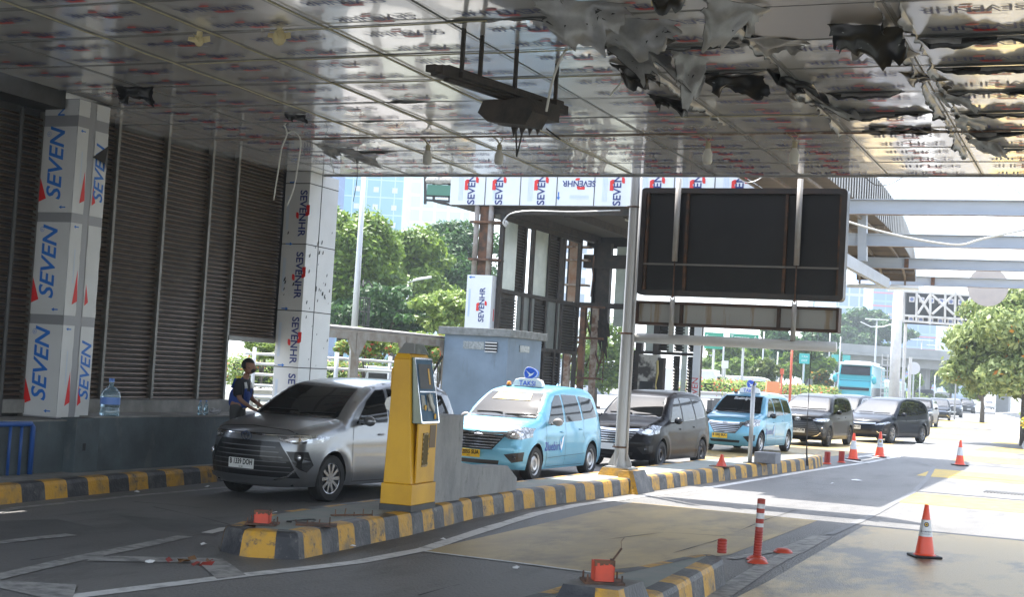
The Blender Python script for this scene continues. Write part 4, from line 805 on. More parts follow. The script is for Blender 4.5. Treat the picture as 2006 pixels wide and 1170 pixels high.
for a, c in ((39.5, 40.03), (42.12, 42.93)): louvre(tb, XS, a, c, 4.3, 6.25, .09, SC); b = MB(); b.box(XS-.06, XS-.05, a, c, 4.27, 6.28); b.build('louvre_backing', burnt, tb)
for a, c, k in ((38.42, 39.7, 1), (39.8, 41.1, 0), (41.2, 42.2, 1), (42.3, 43.3, 0), (43.4, 44.85, 1)):
    if k: louvre(tb, XS, a, c, 2.7, 4.12, .09, SC); b = MB(); b.box(XS-.06, XS-.05, a, c, 2.66, 4.15); b.build('louvre_backing', burnt, tb)
    else: b = MB(); b.box(XS-.02, XS+.02, a, c, 2.66, 4.15); b.build('grey_panel', gpan, tb)
louvre(tb, XS, 42.1, 43.7, .2, 2.5, .09, SC); b = MB(); b.box(XS-.06, XS-.05, 38.4, 43.8, .1, 2.55); b.build('louvre_backing', burnt, tb)
# front part, facing the camera
YF = 46.0
def FXp(px_, py_=620): return ony(px_, py_, YF).x
b = MB()
for p0, p1, z0, z1 in ((1108, 1118, 0, 6.5), (1158, 1166, 3.6, 6.5), (1160, 1187, 3.3, 6.4), (1224, 1243, 0, 6.6), (1187, 1192, 3.6, 6.4), (1250, 1262, 0, 3.3), (1284, 1296, 2.7, 4.4), (1370, 1378, 0, 4.5)):
    b.box(FXp(p0), FXp(p1), YF-.1, YF+.15, z0, z1)
b.box(FXp(1108), FXp(1378), YF-.12, YF+.12, 4.18, 4.36); b.box(FXp(1140), FXp(1250), YF-.16, YF+.2, 5.55, 6.0); b.box(FXp(1245), FXp(1375), YF-.08, YF+.1, 2.72, 2.82); b.build('frame', burnt, tb)
b = MB(); b.box(FXp(1202), FXp(1222), YF-.02, YF+.02, 3.6, 6.3); b.box(FXp(1310), FXp(1322), YF-.02, YF+.02, 2.8, 4.2); b.box(FXp(1268), FXp(1284), YF-.02, YF+.02, 2.8, 4.2); b.box(FXp(1340), FXp(1350), YF-.02, YF+.02, .4, 4.2); b.build('glass_panel', pg_, tb)
for p0, p1, z0, z1 in ((1296, 1314, 2.85, 4.2), (1324, 1344, 2.85, 4.2), (1352, 1366, 2.85, 4.2), (1324, 1336, .3, 2.7), (1352, 1370, .3, 2.7), (1245, 1268, .2, 2.7)):
    xa, xb = FXp(p0), FXp(p1); b = MB(); n = int((z1-z0)/.1)
    for k in range(n): z = z0+k*.1; b.quad((xa, YF-.08, z), (xb, YF-.08, z), (xb, YF-.0, z+.075), (xa, YF-.0, z+.075))
    b.build('louvre_panel', SC, tb); b = MB(); b.box(xa, xb, YF+.03, YF+.05, z0, z1); b.build('louvre_backing', burnt, tb)
b = MB(); b.box(FXp(1364), FXp(1378), YF-.14, YF-.105, .2, 4.4); b.build('film_strip', film_w, tb)
b = MB(); b.text('SEVEN', (FXp(1371), YF-.142, 1.6), (0, 0, 1), (-1, 0, 0), .3, 0, lift=.003); b.build('print', [ink_r], tb)
b = MB(); xa = FXp(1128); b.box(xa-.22, xa+.22, YF-.35, YF-.31, 4.36, 6.5); b.box(xa-.02, xa+.02, YF-.31, YF-.05, 4.36, 6.5); b.build('rusty_column', mat('orange_rust', (.25, .12, .06), .8, 0, (.32, .27, .22), 2.2, .8, .2, 30), tb)
for z in (4.9, 5.75, 6.2): b = MB(); b.box(xa-.4, xa+.5, YF-.5, YF-.1, z, z+.06); b.build('bracket', rust_l, tb)
# lattice of flaking posts under the corner
for p0 in (1123, 1150, 1173): b = MB(); xx = FXp(p0, 680); b.box(xx-.09, xx+.09, YF-.6, YF-.4, 0, 4.2); b.build('lattice_post', rust_l if p0 != 1150 else rust, tb)
for z, a, c in ((4.15, 1135, 1195), (3.1, 1120, 1195), (2.95, 1130, 1160), (1.75, 1140, 1195), (.8, 1140, 1195)): b = MB(); b.box(FXp(a), FXp(c), YF-.65, YF-.5, z, z+.07); b.build('lattice_rail', rust, tb)
for a, za, c, zc in ((1160, 3.7, 1176, 2.9), (1190, 2.2, 1175, 3.0), (1130, 2.2, 1150, 2.9)): b = MB(); b.bar((FXp(a), YF-.55, za), (FXp(c), YF-.55, zc), .05); b.build('lattice_brace', rust, tb)
r_ = random.Random(9)
for k in range(12):
    x_ = FXp(r_.uniform(1130, 1200)); z_ = r_.uniform(2.8, 6.2); b = MB(); b.tube([(x_, YF-.4, z_), (x_+r_.uniform(-.1, .1), YF-.45, z_-r_.uniform(.3, .7)), (x_+r_.uniform(-.2, .2), YF-.4, z_-r_.uniform(.8, 1.6))], .018, 5); b.build('dangling_wire', rust, tb)
b = MB()
for k in range(10): x_ = FXp(r_.uniform(1178, 1195), 650); z_ = r_.uniform(3.2, 4.1); b.add([(x_, YF-.5, z_), (x_+.12, YF-.5, z_-.05), (x_+.18, YF-.45, z_-r_.uniform(.5, .9)), (x_+.05, YF-.5, z_-.5)], [(0, 1, 2, 3)])
b.build('burnt_shred', burnt, tb)
cab = T('burnt_cabinet', 'scorched white metal cabinet under the stripped building, above the black minivan', 'cabinet', (FXp(1288), YF-.8, 0))
b = MB(); b.box(FXp(1268, 730), FXp(1302, 730), YF-1.0, YF-.5, .3, 2.68); b.build('body', mat('scorched_white', (.42, .40, .36), .7, 0, (.03, .025, .022), 1.6, .95, sharp=(.47, .56), detail=10), cab)
b = MB(); b.box(FXp(1272, 730), FXp(1298, 730), YF-1.02, YF-1.0, 1.4, 1.8); b.build('opening', black, cab)
b = MB(); b.box(FXp(1303, 730), FXp(1314, 730), YF-.9, YF-.6, 1.2, 2.6); b.build('side_box', burnt, cab); b = MB(); b.tube([(FXp(1309), YF-.95, 2.5), (FXp(1311), YF-.95, 2.1), (FXp(1307), YF-.95, 1.7), (FXp(1312), YF-.95, 1.4)], .04, 6); b.build('hose', mat('yellowish_hose', (.4, .33, .12), .6), cab)
# lamp under the fascia and cable
t = T('security_camera', 'small pale camera on an arm between the tall pole and the display board', 'camera', ony(1243, 427, 40)); p = ony(1243, 427, 40)
b = MB(); b.bar(p+Vector((-.25, 0, 0)), p+Vector((.25, 0, 0)), .25, .2); b.bar(p+Vector((-.1, 0, -.3)), p+Vector((.3, 0, -.3)), .25, .25); b.build('body', mat('cream_plastic', (.45, .44, .38), .5), t); b = MB(); b.bar(p+Vector((0, 0, .1)), p+Vector((0, 0, .35)), .06); b.build('arm', steel_dk, t)
hang('loose_cable', [(985,437),(990,428),(1003,418),(1040,413),(1120,415),(1215,412)], 0, 'pale cable running under the white fascia to the tall pole', .02, 40, steel_grey)
hang('loose_cable', [(985,437),(992,444),(990,432),(996,440)], 0, 'curled cable end under the left end of the white fascia', .03, 40, steel_grey)
# debris scaffold on the left end of the fascia
t = T('scaffold', 'small scaffold with green board and rubble left of the white fascia', 'scaffold', ony(860, 400, 39))
P = lambda x, y: ony(x, y, 39)
b = MB()
for a, c in (((833, 346), (833, 400)), ((836, 392), (885, 395)), ((836, 358), (885, 360)), ((836, 383), (885, 385)), ((850, 360), (850, 392)), ((881, 360), (881, 395))): b.bar(P(*a), P(*c), .07)
b.build('frame', steel_dk, t)
b = MB(); b.bar(P(838, 372), P(885, 374), .12, .32); b.build('board', mat('faded_green_paint', (.08, .2, .15), .7), t)
b = MB(); b.bar(P(856, 396), P(886, 402), .5, .06); b.build('sheet', burnt, t)
b = MB(); r_ = random.Random(4)
for k in range(7): q = P(842+k*6.5, 354); b.sph(q, .16, 8, sx=r_.uniform(.8, 1.4), sz=r_.uniform(.6, 1))
b.build('rubble', mat('pale_rubble', (.35, .34, .32), .9), t)
# equipment seen above the display board
t = T('floodlight', 'floodlight and brackets just above the display board, under the ceiling edge', 'floodlight', ony(1540, 355, 40)); P = lambda x, y: ony(x, y, 40)
b = MB(); b.bar(P(1530, 362), P(1556, 366), .5, .35); b.bar(P(1498, 352), P(1590, 356), .1, .3); b.build('body', steel_grey, t); b = MB(); b.bar(P(1560, 347), P(1582, 349), .2, .18); b.build('lamp', white_p, t)
# ------------------------------------------------------------------ arched canopy and bare beams
ac = T('arched_canopy', 'weathered vaulted canopy with dark slatted underside, behind and right of the display board', 'canopy', (-9, 36, 0))
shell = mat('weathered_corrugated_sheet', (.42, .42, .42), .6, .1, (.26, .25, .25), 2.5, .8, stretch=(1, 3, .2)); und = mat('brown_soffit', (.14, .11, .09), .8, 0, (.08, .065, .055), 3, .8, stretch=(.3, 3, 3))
XE = -5.9; Yc, half = 36.2, 9.9
def arc(t_, zs, zc, h_): y = Yc-math.cos(t_)*h_; return y, (zs+(zc-zs)*math.sin(t_)**.8 if y > Yc else zc)
n = 28; o_ = [arc(math.pi*k/n, 5.45, 7.45, half) for k in range(n+1)]; i_ = [arc(math.pi*k/n, 5.40, 6.45, half-.12) for k in range(n+1)]
b = MB(); b.add([(x, y, z) for x in (-7.7, XE) for y, z in o_], [(k, n+1+k, n+2+k, k+1) for k in range(n)]); b.build('roof_and_shade_sheet', shell, ac)
b = MB(); m_ = 6
for k in range(n*m_):
    t0, t1 = math.pi*k/(n*m_), math.pi*(k+1)/(n*m_); a, c = arc(t0, 5.45, 7.45, half), arc(t1, 5.45, 7.45, half); d, e = arc(t0, 5.40, 6.45, half-.12), arc(t1, 5.40, 6.45, half-.12); q = .03*(k % 2)
    b.quad((XE+q, d[0], d[1]), (XE+q, e[0], e[1]), (XE+q, c[0], c[1]), (XE+q, a[0], a[1]))
b.build('end_fascia', shell, ac)
b = MB(); b.box(-13, -9.1, 27.6, 31.2, 6.9, 7.2); b.build('roof_and_shade_sheet', shell, ac); b = MB(); b.prism([(27, 6.3), (46, 9.1), (46, 9.22), (27, 6.42)], (-9.05, 0, 0), (0, 1, 0), (0, 0, 1), 1.4); b.build('roof_and_shade_sheet', shell, ac)  # unseen flat roof, and a sloped sheet added out of view to cast shade
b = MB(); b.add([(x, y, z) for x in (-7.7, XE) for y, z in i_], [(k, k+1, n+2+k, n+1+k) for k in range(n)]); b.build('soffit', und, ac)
for k in range(2, n-1, 3):
    y, z = i_[k]; b = MB(); b.box(-7.65, XE-.02, y-.03, y+.03, z-.09, z-.01); b.build('rib', mat('rib_steel', (.22, .2, .18), .7, 0, (.14, .09, .06), 5, .8), ac)
for x in (-7.6, -6.9, -6.2):
    b = MB()
    for k in range(n): b.bar((x, i_[k][0], i_[k][1]-.12), (x, i_[k+1][0], i_[k+1][1]-.12), .06)
    b.build('arch_rib', mat('rib_steel', (.2, .2, .2), .7), ac)
bmw = mat('pale_beam_paint', (.42, .45, .50), .55, .1, (.32, .34, .37), 1.2, .6, stretch=(.4, 1, 2)); 
for i, Y in enumerate((30.6, 37.3, 43.9, 50.6)):
    t = T('roof_beam', ('nearest and topmost', 'second from the top', 'third from the top', 'lowest and farthest')[i]+' pale steel I-beam crossing the sky on the right', 'beam', (0, Y, 5.6), 0, 'bare steel beams of the stripped roof')
    b = MB(); z = 5.62; b.box(-7.3, 9, Y-.08, Y+.08, z, z+.02); b.box(-7.3, 9, Y-.08, Y+.08, z+.30, z+.32); b.box(-7.3, 9, Y-.006, Y+.006, z+.02, z+.30); b.build('beam', bmw, t)
    b = MB(); b.box(-7.3, 9, Y-.082, Y+.082, z-.006, z-.001); b.build('rust_edge', rust_l, t)
    for x in ((-5.9, .9) if i > 1 else ()): b = MB(); b.box(x-.06, x+.06, Y-.085, Y-.01, z+.02, z+.3); b.build('stiffener', rust, t)
t = T('roof_strut', 'short diagonal pale strut and stub column below the arched canopy, right of the display board', 'strut', (-6.5, 40, 5))
b = MB(); b.bar(ony(1652, 508, 34), ony(1738, 556, 44), .14, .3); b.build('diagonal', bmw, t); b = MB(); b.bar(ony(1690, 512, 37.3), ony(1690, 420, 37.3), .22, .22); b.build('stub', bmw, t)
b = MB(); b.tube([ony(1660, 559, 45), ony(1800, 565, 45)], .07, 10); tag(b.build('thin_pipe', white_p, None, True), 'thin white pipe under the lowest beam right of the display board', 'pipe')
b = MB(); b.lathe([(.001, 0), (.72, 0), (.72, .05), (.001, .05)], ony(1935, 562, 55), 'y', 28); tag(b.build('round_sign', mat('sign_back', (.5, .45, .42), .6, 0, (.4, .36, .36), 2, .6)), 'round pale sign seen from the back behind the lowest beam', 'sign')
# ------------------------------------------------------------------ vehicles (local frame: nose towards -Y, wheels on z=0)
def crom(pts, k=5):
    out = []
    for i in range(len(pts)-1):
        P0, P1, P2, P3 = [Vector(pts[j]) for j in (max(i-1, 0), i, i+1, min(i+2, len(pts)-1))]
        for q in range(k): t = q/k; out.append(.5*((2*P1)+(P2-P0)*t+(2*P0-5*P1+4*P2-P3)*t*t+(3*P1-P0-3*P2+P3)*t**3))
    out.append(Vector(pts[-1])); return out
class Body:
    def __init__(s, L, W, top, wheels, rw, belt, sill=.20, bow=.26, tumble=.27, nose=.14, crown=.02):
        s.L, s.W, s.belt, s.bow, s.tumble, s.nose = L, W, belt, bow, tumble, nose; W0 = W/2
        topc = [Vector((p.x, p.y)) for p in crom([(a, c, 0) for a, c in top])]
        ra = rw+.055
        def unshift(sw):
            x = sw
            for _ in range(12): x = sw-s.fade(x)
            return x
        s.wheels = wheels
        bot = []
        for sw in wheels[::-1]:
            xa = unshift(sw); zc = rw+.01
            a0 = math.asin((sill-zc)/ra) if sill > zc else -math.asin((zc-sill)/ra)
            for k in range(17): t = a0+(math.pi-2*a0)*k/16; bot.append((Vector((xa+ra*math.cos(t), zc+ra*math.sin(t))), 1))
            if sw == wheels[1]:
                e = bot[-1][0].x; f = unshift(wheels[0])+ra*math.cos(a0)
                for k in range(1, 12): bot.append((Vector((e+(f-e)*k/12, sill)), 2))
        out = [(p, 0) for p in topc]+bot; s.out = out; N = len(out)
        P = [p for p, _ in out]
        ntop = len(topc); s.topline = topc
        # distance to the upper outline
        A = np.array([[p.x, p.y] for p in topc]); D = A[1:]-A[:-1]; LL = (D**2).sum(1)+1e-12
        def dist(x, z):
            q = np.array([x, z])-A[:-1]; t = np.clip((q*D).sum(1)/LL, 0, 1); e = q-D*t[:, None]; return math.sqrt((e**2).sum(1).min())
        s.dist = dist
        pts = list(P); inner = []
        for i in range(1, ntop-1):
            d = (P[i+1]-P[i-1]).normalized(); n = Vector((d.y, -d.x))
            for q in (.012, .035, .07): inner.append(P[i]+n*q)
        for i in range(int(L/.07)):
            for j in range(26): inner.append(Vector((.03+i*.07+(.035 if j % 2 else 0), sill+.02+j*.06)))
        def inside(p):
            c = False
            for i in range(N):
                a, b_ = P[i], P[i-1]
                if (a.y > p.y) != (b_.y > p.y) and p.x < (b_.x-a.x)*(p.y-a.y)/(b_.y-a.y)+a.x: c = not c
            return c
        PA = np.array([[p.x, p.y] for p in P]); DA = np.roll(PA, -1, 0)-PA; LA = (DA**2).sum(1)+1e-12; keep = []
        for p in inner:
            q = np.array([p.x, p.y])-PA; t = np.clip((q*DA).sum(1)/LA, 0, 1); e = q-DA*t[:, None]
            if math.sqrt((e**2).sum(1).min()) > .009 and inside(p): keep.append(p)
        allp = P+keep
        r = delaunay_2d_cdt(allp, [(i, (i+1) % N) for i in range(N)], [], 1, 1e-5)
        V2, F = r[0], [f for f in r[2]]
        F = [f for f in F if inside(sum((V2[i] for i in f), Vector((0, 0)))/len(f))]
        b = MB(); n = len(V2)
        Ys = [s.Y(p.x, p.y) for p in V2]
        def place(x, y, z): k = min(1, abs(y)/W0)**2.3; return (y, x+s.shift(x)*k-L/2, z)
        b.add([place(p.x, y, p.y) for p, y in zip(V2, Ys)], [tuple(f) for f in F], 0)
        b.add([place(p.x, -y, p.y) for p, y in zip(V2, Ys)], [tuple(f)[::-1] for f in F], 0)
        # bridge across
        m = 10; rows = []
        for i in range(N):
            p, kd = out[i]; y = s.Y(p.x, p.y); a, c = P[i-1], P[(i+1) % N]; d = (c-a).normalized(); nn = Vector((-d.y, d.x)); row = []
            for k in range(m+1):
                t = -1+2*k/m; cr = crown*(1-t*t)*(1 if kd == 0 else 0); q = p+nn*cr; row.append(place(q.x, t*y, q.y))
            rows.append(row)
        base = []
        for row in rows: base += row
        for i in range(N):
            j = (i+1) % N; dark = out[i][1] or out[j][1]
            b.add([], [], 0)
        fs0, fs1 = [], []
        for i in range(N):
            j = (i+1) % N; (fs1 if (out[i][1] or out[j][1] or i == N-1) else fs0).extend([(i*(m+1)+k, i*(m+1)+k+1, j*(m+1)+k+1, j*(m+1)+k) for k in range(m)])
        b0 = len(b.v); b.v += base; b.f += [tuple(q+b0 for q in f) for f in fs0+fs1]; b.m += [0]*len(fs0)+[1]*len(fs1)
        # well liners keep the arches dark
        s.mb = b
        s.bvh = BVHTree.FromPolygons([Vector(v) for v in b.v], b.f)
        s.place = place
    def fade(s, x): return s.bow*max(0, 1-x/1.9)**2
    def shift(s, x): return s.fade(x) - .16*max(0, 1-(s.L-x)/1.2)**2
    def Y(s, x, z):
        W0 = s.W/2; L = s.L
        pl = 1-s.nose*max(0, 1-x/.85)**2-.07*max(0, 1-(L-x)/.7)**2
        if z < .42: se = 1-.05*((.42-z)/.22)**2
        elif z < s.belt: se = 1-.035*max(0, (z-.62)/(s.belt-.62))**2
        else: se = .965
        y = W0*pl*se
        if z > s.belt: q = z-s.belt; y -= s.tumble*q*(.55+.9*q)
        # character line
        y += .010*math.exp(-((z-(.80+.02*x))/.03)**2)*(1 if .9 < x < L-.4 else 0)
        for sw in s.wheels:
            rr = math.hypot(x-sw, z-.33); y += .016*math.exp(-((rr-.40)/.05)**2)
        d = s.dist(x, z); r = .11 if z > s.belt*.8 else .07
        if x < 1.15 and z > .6: r = .16
        if d < r: y -= r*.75*(1-math.sqrt(max(0, 1-((r-d)/r)**2)))
        return y
    def cast(s, a, c, view, off):
        if view == 'f': o, d = Vector((a, -6, c)), Vector((0, 1, 0))
        elif view == 'r': o, d = Vector((6, a, c)), Vector((-1, 0, 0))
        elif view == 'l': o, d = Vector((-6, a, c)), Vector((1, 0, 0))
        elif view == 'b': o, d = Vector((a, 6, c)), Vector((0, -1, 0))
        elif view == 't': o, d = Vector((a, c, 4)), Vector((0, 0, -1))
        h = s.bvh.ray_cast(o, d)
        if h[0] is None: return None
        n = h[1] if h[1].dot(d) < 0 else -h[1]; return h[0]+n*off
    def drape(s, poly, view, off=.004, res=.05, b=None, mi=0, smooth=True, mirror=False):
        b = b or MB(); pts = []; n = len(poly)
        if smooth: poly = [(p.x, p.y) for p in crom([(a, c, 0) for a, c in poly+poly[:1]], 3)][:-1]; n = len(poly)
        for i in range(n):
            a, c = Vector(poly[i]), Vector(poly[(i+1) % n]); k = max(1, int((c-a).length/res))
            for q in range(k): pts.append(a.lerp(c, q/k))
        N = len(pts); xs = [p.x for p in pts]; zs = [p.y for p in pts]
        def inside(p):
            c = False
            for i in range(N):
                a, b_ = pts[i], pts[i-1]
                if (a.y > p.y) != (b_.y > p.y) and p.x < (b_.x-a.x)*(p.y-a.y)/(b_.y-a.y)+a.x: c = not c
            return c
        g = []
        x = min(xs)+res*.37
        while x < max(xs):
            z = min(zs)+res*.41
            while z < max(zs):
                p = Vector((x, z))
                if inside(p) and min((p-q).length for q in pts) > res*.35: g.append(p)
                z += res
            x += res
        r = delaunay_2d_cdt(pts+g, [(i, (i+1) % N) for i in range(N)], [], 1, 1e-6); V2 = r[0]
        F = [tuple(f) for f in r[2] if inside(sum((V2[i] for i in f), Vector((0, 0)))/len(f))]
        Q = [s.cast(p.x, p.y, view, off) for p in V2]
        F = [f for f in F if all(Q[i] is not None for i in f)]
        Q = [q if q is not None else Vector((0, 0, 0)) for q in Q]
        if F:
            f = F[0]; nn = (Q[f[1]]-Q[f[0]]).cross(Q[f[2]]-Q[f[0]]); out_ = {'f': (0, -1, 0), 'r': (1, 0, 0), 'l': (-1, 0, 0), 'b': (0, 1, 0), 't': (0, 0, 1)}[view]
            if nn.dot(Vector(out_)) < 0: F = [f[::-1] for f in F]
        used = sorted({i for f in F for i in f}); mp = {u: i for i, u in enumerate(used)}
        b.add([Q[u] for u in used], [tuple(mp[i] for i in f) for f in F], mi); return b
    def line(s, pts, view, wd=.008, off=.0035, b=None, mi=0):
        b = b or MB()
        for a, c in zip(pts, pts[1:]):
            a, c = Vector(a), Vector(c); d = (c-a).normalized(); n = Vector((-d.y, d.x))*wd/2
            k = max(1, int((c-a).length/.06)); L0 = [s.cast(*(a.lerp(c, q/k)+n), view, off) for q in range(k+1)]; R0 = [s.cast(*(a.lerp(c, q/k)-n), view, off) for q in range(k+1)]
            for q in range(k):
                if None not in (L0[q], L0[q+1], R0[q], R0[q+1]): b.quad(L0[q], L0[q+1], R0[q+1], R0[q], mi)
        return b
    def txt(s, st, a, c, size, view, mi=0, b=None, bold=0, shear=0, sx=1, off=.006):
        b = b or MB(); vs, fs = text_geo(st, bold, shear); Q = [s.cast(a+sx*p[0]*size, c+p[1]*size, view, off) for p in vs]
        fs = [f for f in fs if all(Q[i] is not None for i in f)]; Q = [q or Vector((0, 0, 0)) for q in Q]; b.add(Q, fs, mi); return b
tyre = mat('tyre_rubber', (.016, .016, .017), .75, 0, (.03, .029, .027), 6, .6); wellm = mat('underbody_black', (.006, .006, .006), .9)
alloy = mat('alloy', (.45, .45, .46), .25, .9); alloy_dk = mat('dark_alloy', (.06, .06, .065), .35, .7); steelw = mat('silver_steel_wheel', (.5, .5, .5), .35, .6); pitb = mat('wheel_shadow_black', (.012, .012, .013), .6)
headm = mat('headlamp_glass', (.42, .43, .44), .08, .55, (.10, .10, .11), 16, .85, spec=.9, coat=1, sharp=(.45, .52)); headc = mat('headlamp_core', (.8, .8, .82), .1, .8)
grille = mat('grille_black', (.012, .012, .013), .3); plate_w = mat('plate_white', (.62, .62, .60), .45); plate_y = mat('plate_yellow', (.68, .42, .02), .45); plate_k = mat('plate_black_print', (.01, .01, .01), .5)
mir_k = mat('trim_black_gloss', (.015, .015, .016), .2, coat=.5); amber = mat('amber_lamp', (.7, .22, .02), .25); redl = mat('red_lamp', (.35, .01, .01), .2, coat=.6)
def wheel(t, x, y, r, style, out):
    w_ = .20; b = MB(); s = out
    wt = b.lathe([(r*.66, -w_/2), (r*.93, -w_/2), (r, -w_*.36), (r, w_*.36), (r*.93, w_/2), (r*.68, w_/2*.95), (r*.63, w_*.3)], (x, y, r), 'x', 36).build('wheel', tyre, t, world=False, auto=True)
    Lw = Matrix.Identity(4)
    def part(b, name, m, **k):
        o = b.build(name, m, wt, world=False, **k); return o
    xo = x+s*w_*.40; X = lambda d: x+s*d
    b = MB(); b.lathe([(r*.66, xo-x), (r*.60, xo-x-s*.015), (.001, xo-x-s*.06)], (x, y, r), 'x', 32); part(b, 'rim_well', pitb)
    if style == 'alloy' or style == 'multi' or style == 'dark':
        m = alloy_dk if style == 'dark' else alloy; b = MB()
        b.lathe([(r*.70, xo-x), (r*.655, xo-x+s*.006), (r*.62, xo-x), (r*.61, xo-x-s*.02)], (x, y, r), 'x', 36); b.lathe([(.001, xo-x+s*.0), (r*.15, xo-x-s*.0), (r*.17, xo-x-s*.02)], (x, y, r), 'x', 18)
        n = {'alloy': 10, 'multi': 10, 'dark': 6}[style]
        for k in range(n):
            a = 2*math.pi*k/n+(.0 if k % 2 or style == 'alloy' else .12*(style == 'multi')); wd = r*(.075 if style != 'dark' else .085)
            U = Vector((0, math.cos(a), math.sin(a))); V = Vector((0, -math.sin(a), math.cos(a))); c0 = Vector((xo, y, r))
            vs = [c0+U*r*.10-V*wd*.8-Vector((s*.004, 0, 0)), c0+U*r*.10+V*wd*.8-Vector((s*.004, 0, 0)), c0+U*r*.64+V*wd, c0+U*r*.64-V*wd]; vs += [p-Vector((s*.03, 0, 0)) for p in vs]
            b.add(vs, [(0, 1, 2, 3), (0, 4, 5, 1), (1, 5, 6, 2), (2, 6, 7, 3), (3, 7, 4, 0)])
        part(b, 'rim', m)
    else:
        m = steelw if style == 'steel' else alloy_dk; b = MB()
        b.lathe([(r*.70, xo-x), (r*.66, xo-x+s*.005), (r*.60, xo-x-s*.01), (r*.55, xo-x-s*.045), (r*.44, xo-x-s*.02), (r*.36, xo-x+s*.005), (r*.22, xo-x-s*.005), (r*.20, xo-x-s*.03), (.001, xo-x-s*.03)], (x, y, r), 'x', 36); part(b, 'rim', m, auto=True)
        b = MB()
        for k in range(12): a = k*math.pi/6; c0 = Vector((xo-s*.026, y+math.cos(a)*r*.50, r+math.sin(a)*r*.50)); b.lathe([(.001, s*.012), (r*.045, s*.012)], c0, 'x', 8)
        part(b, 'rim_hole', pitb)
    return wt
def vehicle(name, label, cat, loc, rz, group, B, paint, S):
    t = T(name, label, cat, loc, rz, group); L, W = B.L, B.W; h = L/2
    bo = MB(); bo.v, bo.f, bo.m = list(B.mb.v), list(B.mb.f), list(B.mb.m)
    body = bo.build('body', [paint, wellm], t, world=False, auto=True); body.data.set_sharp_from_angle(angle=R(50))
    G = S.get('glass', glass_dark)
    tr = lambda poly: [(x-h, z) for x, z in poly]
    # windscreen: draped from the front view
    B.drape(S['screen'], 'f', .006, .06, smooth=False).build('windscreen', S.get('screen_glass', G), t, True, world=False)
    b = MB(); ed = S['screen']; B.line(ed+ed[:1], 'f', .028, .005, b); b.build('windscreen_trim', mir_k, t, world=False)
    for poly in S['side']:
        for v in 'rl': B.drape(tr(poly), v, .005, .06, smooth=False).build('side_window', G, t, True, world=False)
    for poly in S['side']:
        for v in 'rl': b = MB(); B.line(tr(poly)+tr(poly)[:1], v, .022, .0045, b); b.build('window_trim', S.get('trim', mir_k), t, world=False)
    B.drape(S.get('rear', [(-.55, 1.1), (.55, 1.1), (.48, 1.45), (-.48, 1.45)]), 'b', .005, .08, smooth=False).build('rear_window', G, t, True, world=False)
    for ln in S['seams']:
        for v in 'rl': b = MB(); B.line(tr(ln), v, .007, .0025, b); b.build('panel_gap', pitb, t, world=False)
    for ln in S.get('fseams', []): b = MB(); B.line(ln, 'f', .008, .0025, b); b.build('panel_gap', pitb, t, world=False)
    for poly in S['grille']: B.drape(poly, 'f', .006, .05, smooth=False).build('grille', grille, t, world=False)
    if S.get('bars'):
        for z, hw, wd in S['bars']: b = MB(); B.line([(-hw, z), (hw, z)], 'f', wd, .014, b); b.build('grille_bar', S.get('bar_mat', alloy_dk), t, world=False)
    if S.get('chrome'):
        for pl in S['chrome']: b = MB(); B.line(pl[1:], 'f', pl[0], .013, b); b.build('chrome_strip', chrome, t, world=False)
    for sgn in (1, -1):
        f2 = lambda poly: [(x*sgn, z) for x, z in poly][::sgn]
        ho = B.drape(f2(S['head']), 'f', .008, .04, smooth=False).build('headlight', headm, t, True, world=False)
        b = MB(); B.drape(f2(S['core']), 'f', .012, .03, b=b); b.build('lens', headc, ho, True, world=False)
        if S.get('fog'): fo = B.drape(f2(S['fog']), 'f', .009, .04, smooth=False).build('fog_recess', grille, t, world=False); c = S['foglamp']; q = B.cast(c[0]*sgn, c[1], 'f', .02); MB().lathe([(.001, -.012), (.032, -.008), (.04, .004)], q, 'y', 16).build('fog_lamp', headc if S.get('foglit') else mir_k, fo, True, world=False)
        # mirrors
        mz, my = S['mirror']; q = B.cast(my-h, mz, 'r' if sgn > 0 else 'l', 0) or Vector((W/2*sgn, my-h, mz)); q = Vector((abs(q.x)*sgn, q.y, q.z))
        mo = MB(); mo.sph((0, 0, 0), .1, 16, sx=1.0, sy=.62, sz=.72); mo.v = [(q.x+sgn*.14+v[0], q.y-.02+(v[1] if v[1] < 0 else v[1]*.35), q.z+.05+v[2]) for v in mo.v]
        mo.bar(q+Vector((-sgn*.02, 0, .0)), q+Vector((sgn*.12, -.01, .01)), .05, .03); mo.build('side_mirror', S.get('mirror_mat', paint), t, True, world=False)
        for (hx, hz) in S['handles']:
            q = B.cast(hx-h, hz, 'r' if sgn > 0 else 'l', 0)
            if q: MB().sph(q+Vector((sgn*.01, 0, 0)), .09, 10, sx=.2, sy=1, sz=.18).build('door_handle', S.get('handle_mat', paint), t, True, world=False)
        B.drape([(x*sgn, z) for x, z in S.get('tail', [(W*.36, .75), (W*.45, .75), (W*.44, 1.1), (W*.36, 1.1)])], 'b', .006, .05, smooth=False).build('tail_light', redl, t, world=False)
    if S.get('tailside'):
        for v in 'rl': B.drape(tr(S['tailside']), v, .005, .05, smooth=False).build('tail_light', redl, t, world=False)
    for sw in S['wheels']:
        for sgn in (1, -1): wheel(t, sgn*(W/2-.115), sw-h, S['r'], S['rim'], sgn)
    b = MB(); b.box(-W/2+.22, W/2-.22, -h+.25, h-.2, .22, .6); b.box(-W/2+.16, -W/2+.2, -h+.9, h-.9, .2, .7); b.build('underbody', wellm, t, world=False)
    # wipers
    b = MB()
    for (a, c, d, e) in ((.05, -.02, .62, .02), (-.55, 0, -.02, .03)):
        zb = min(z for _, z in S['screen'])+.03; q0, q1 = B.cast(a, zb+c+.02, 'f', .02), B.cast(d, zb+e, 'f', .02)
        if q0 and q1: b.tube([q0, q1], .008, 5)
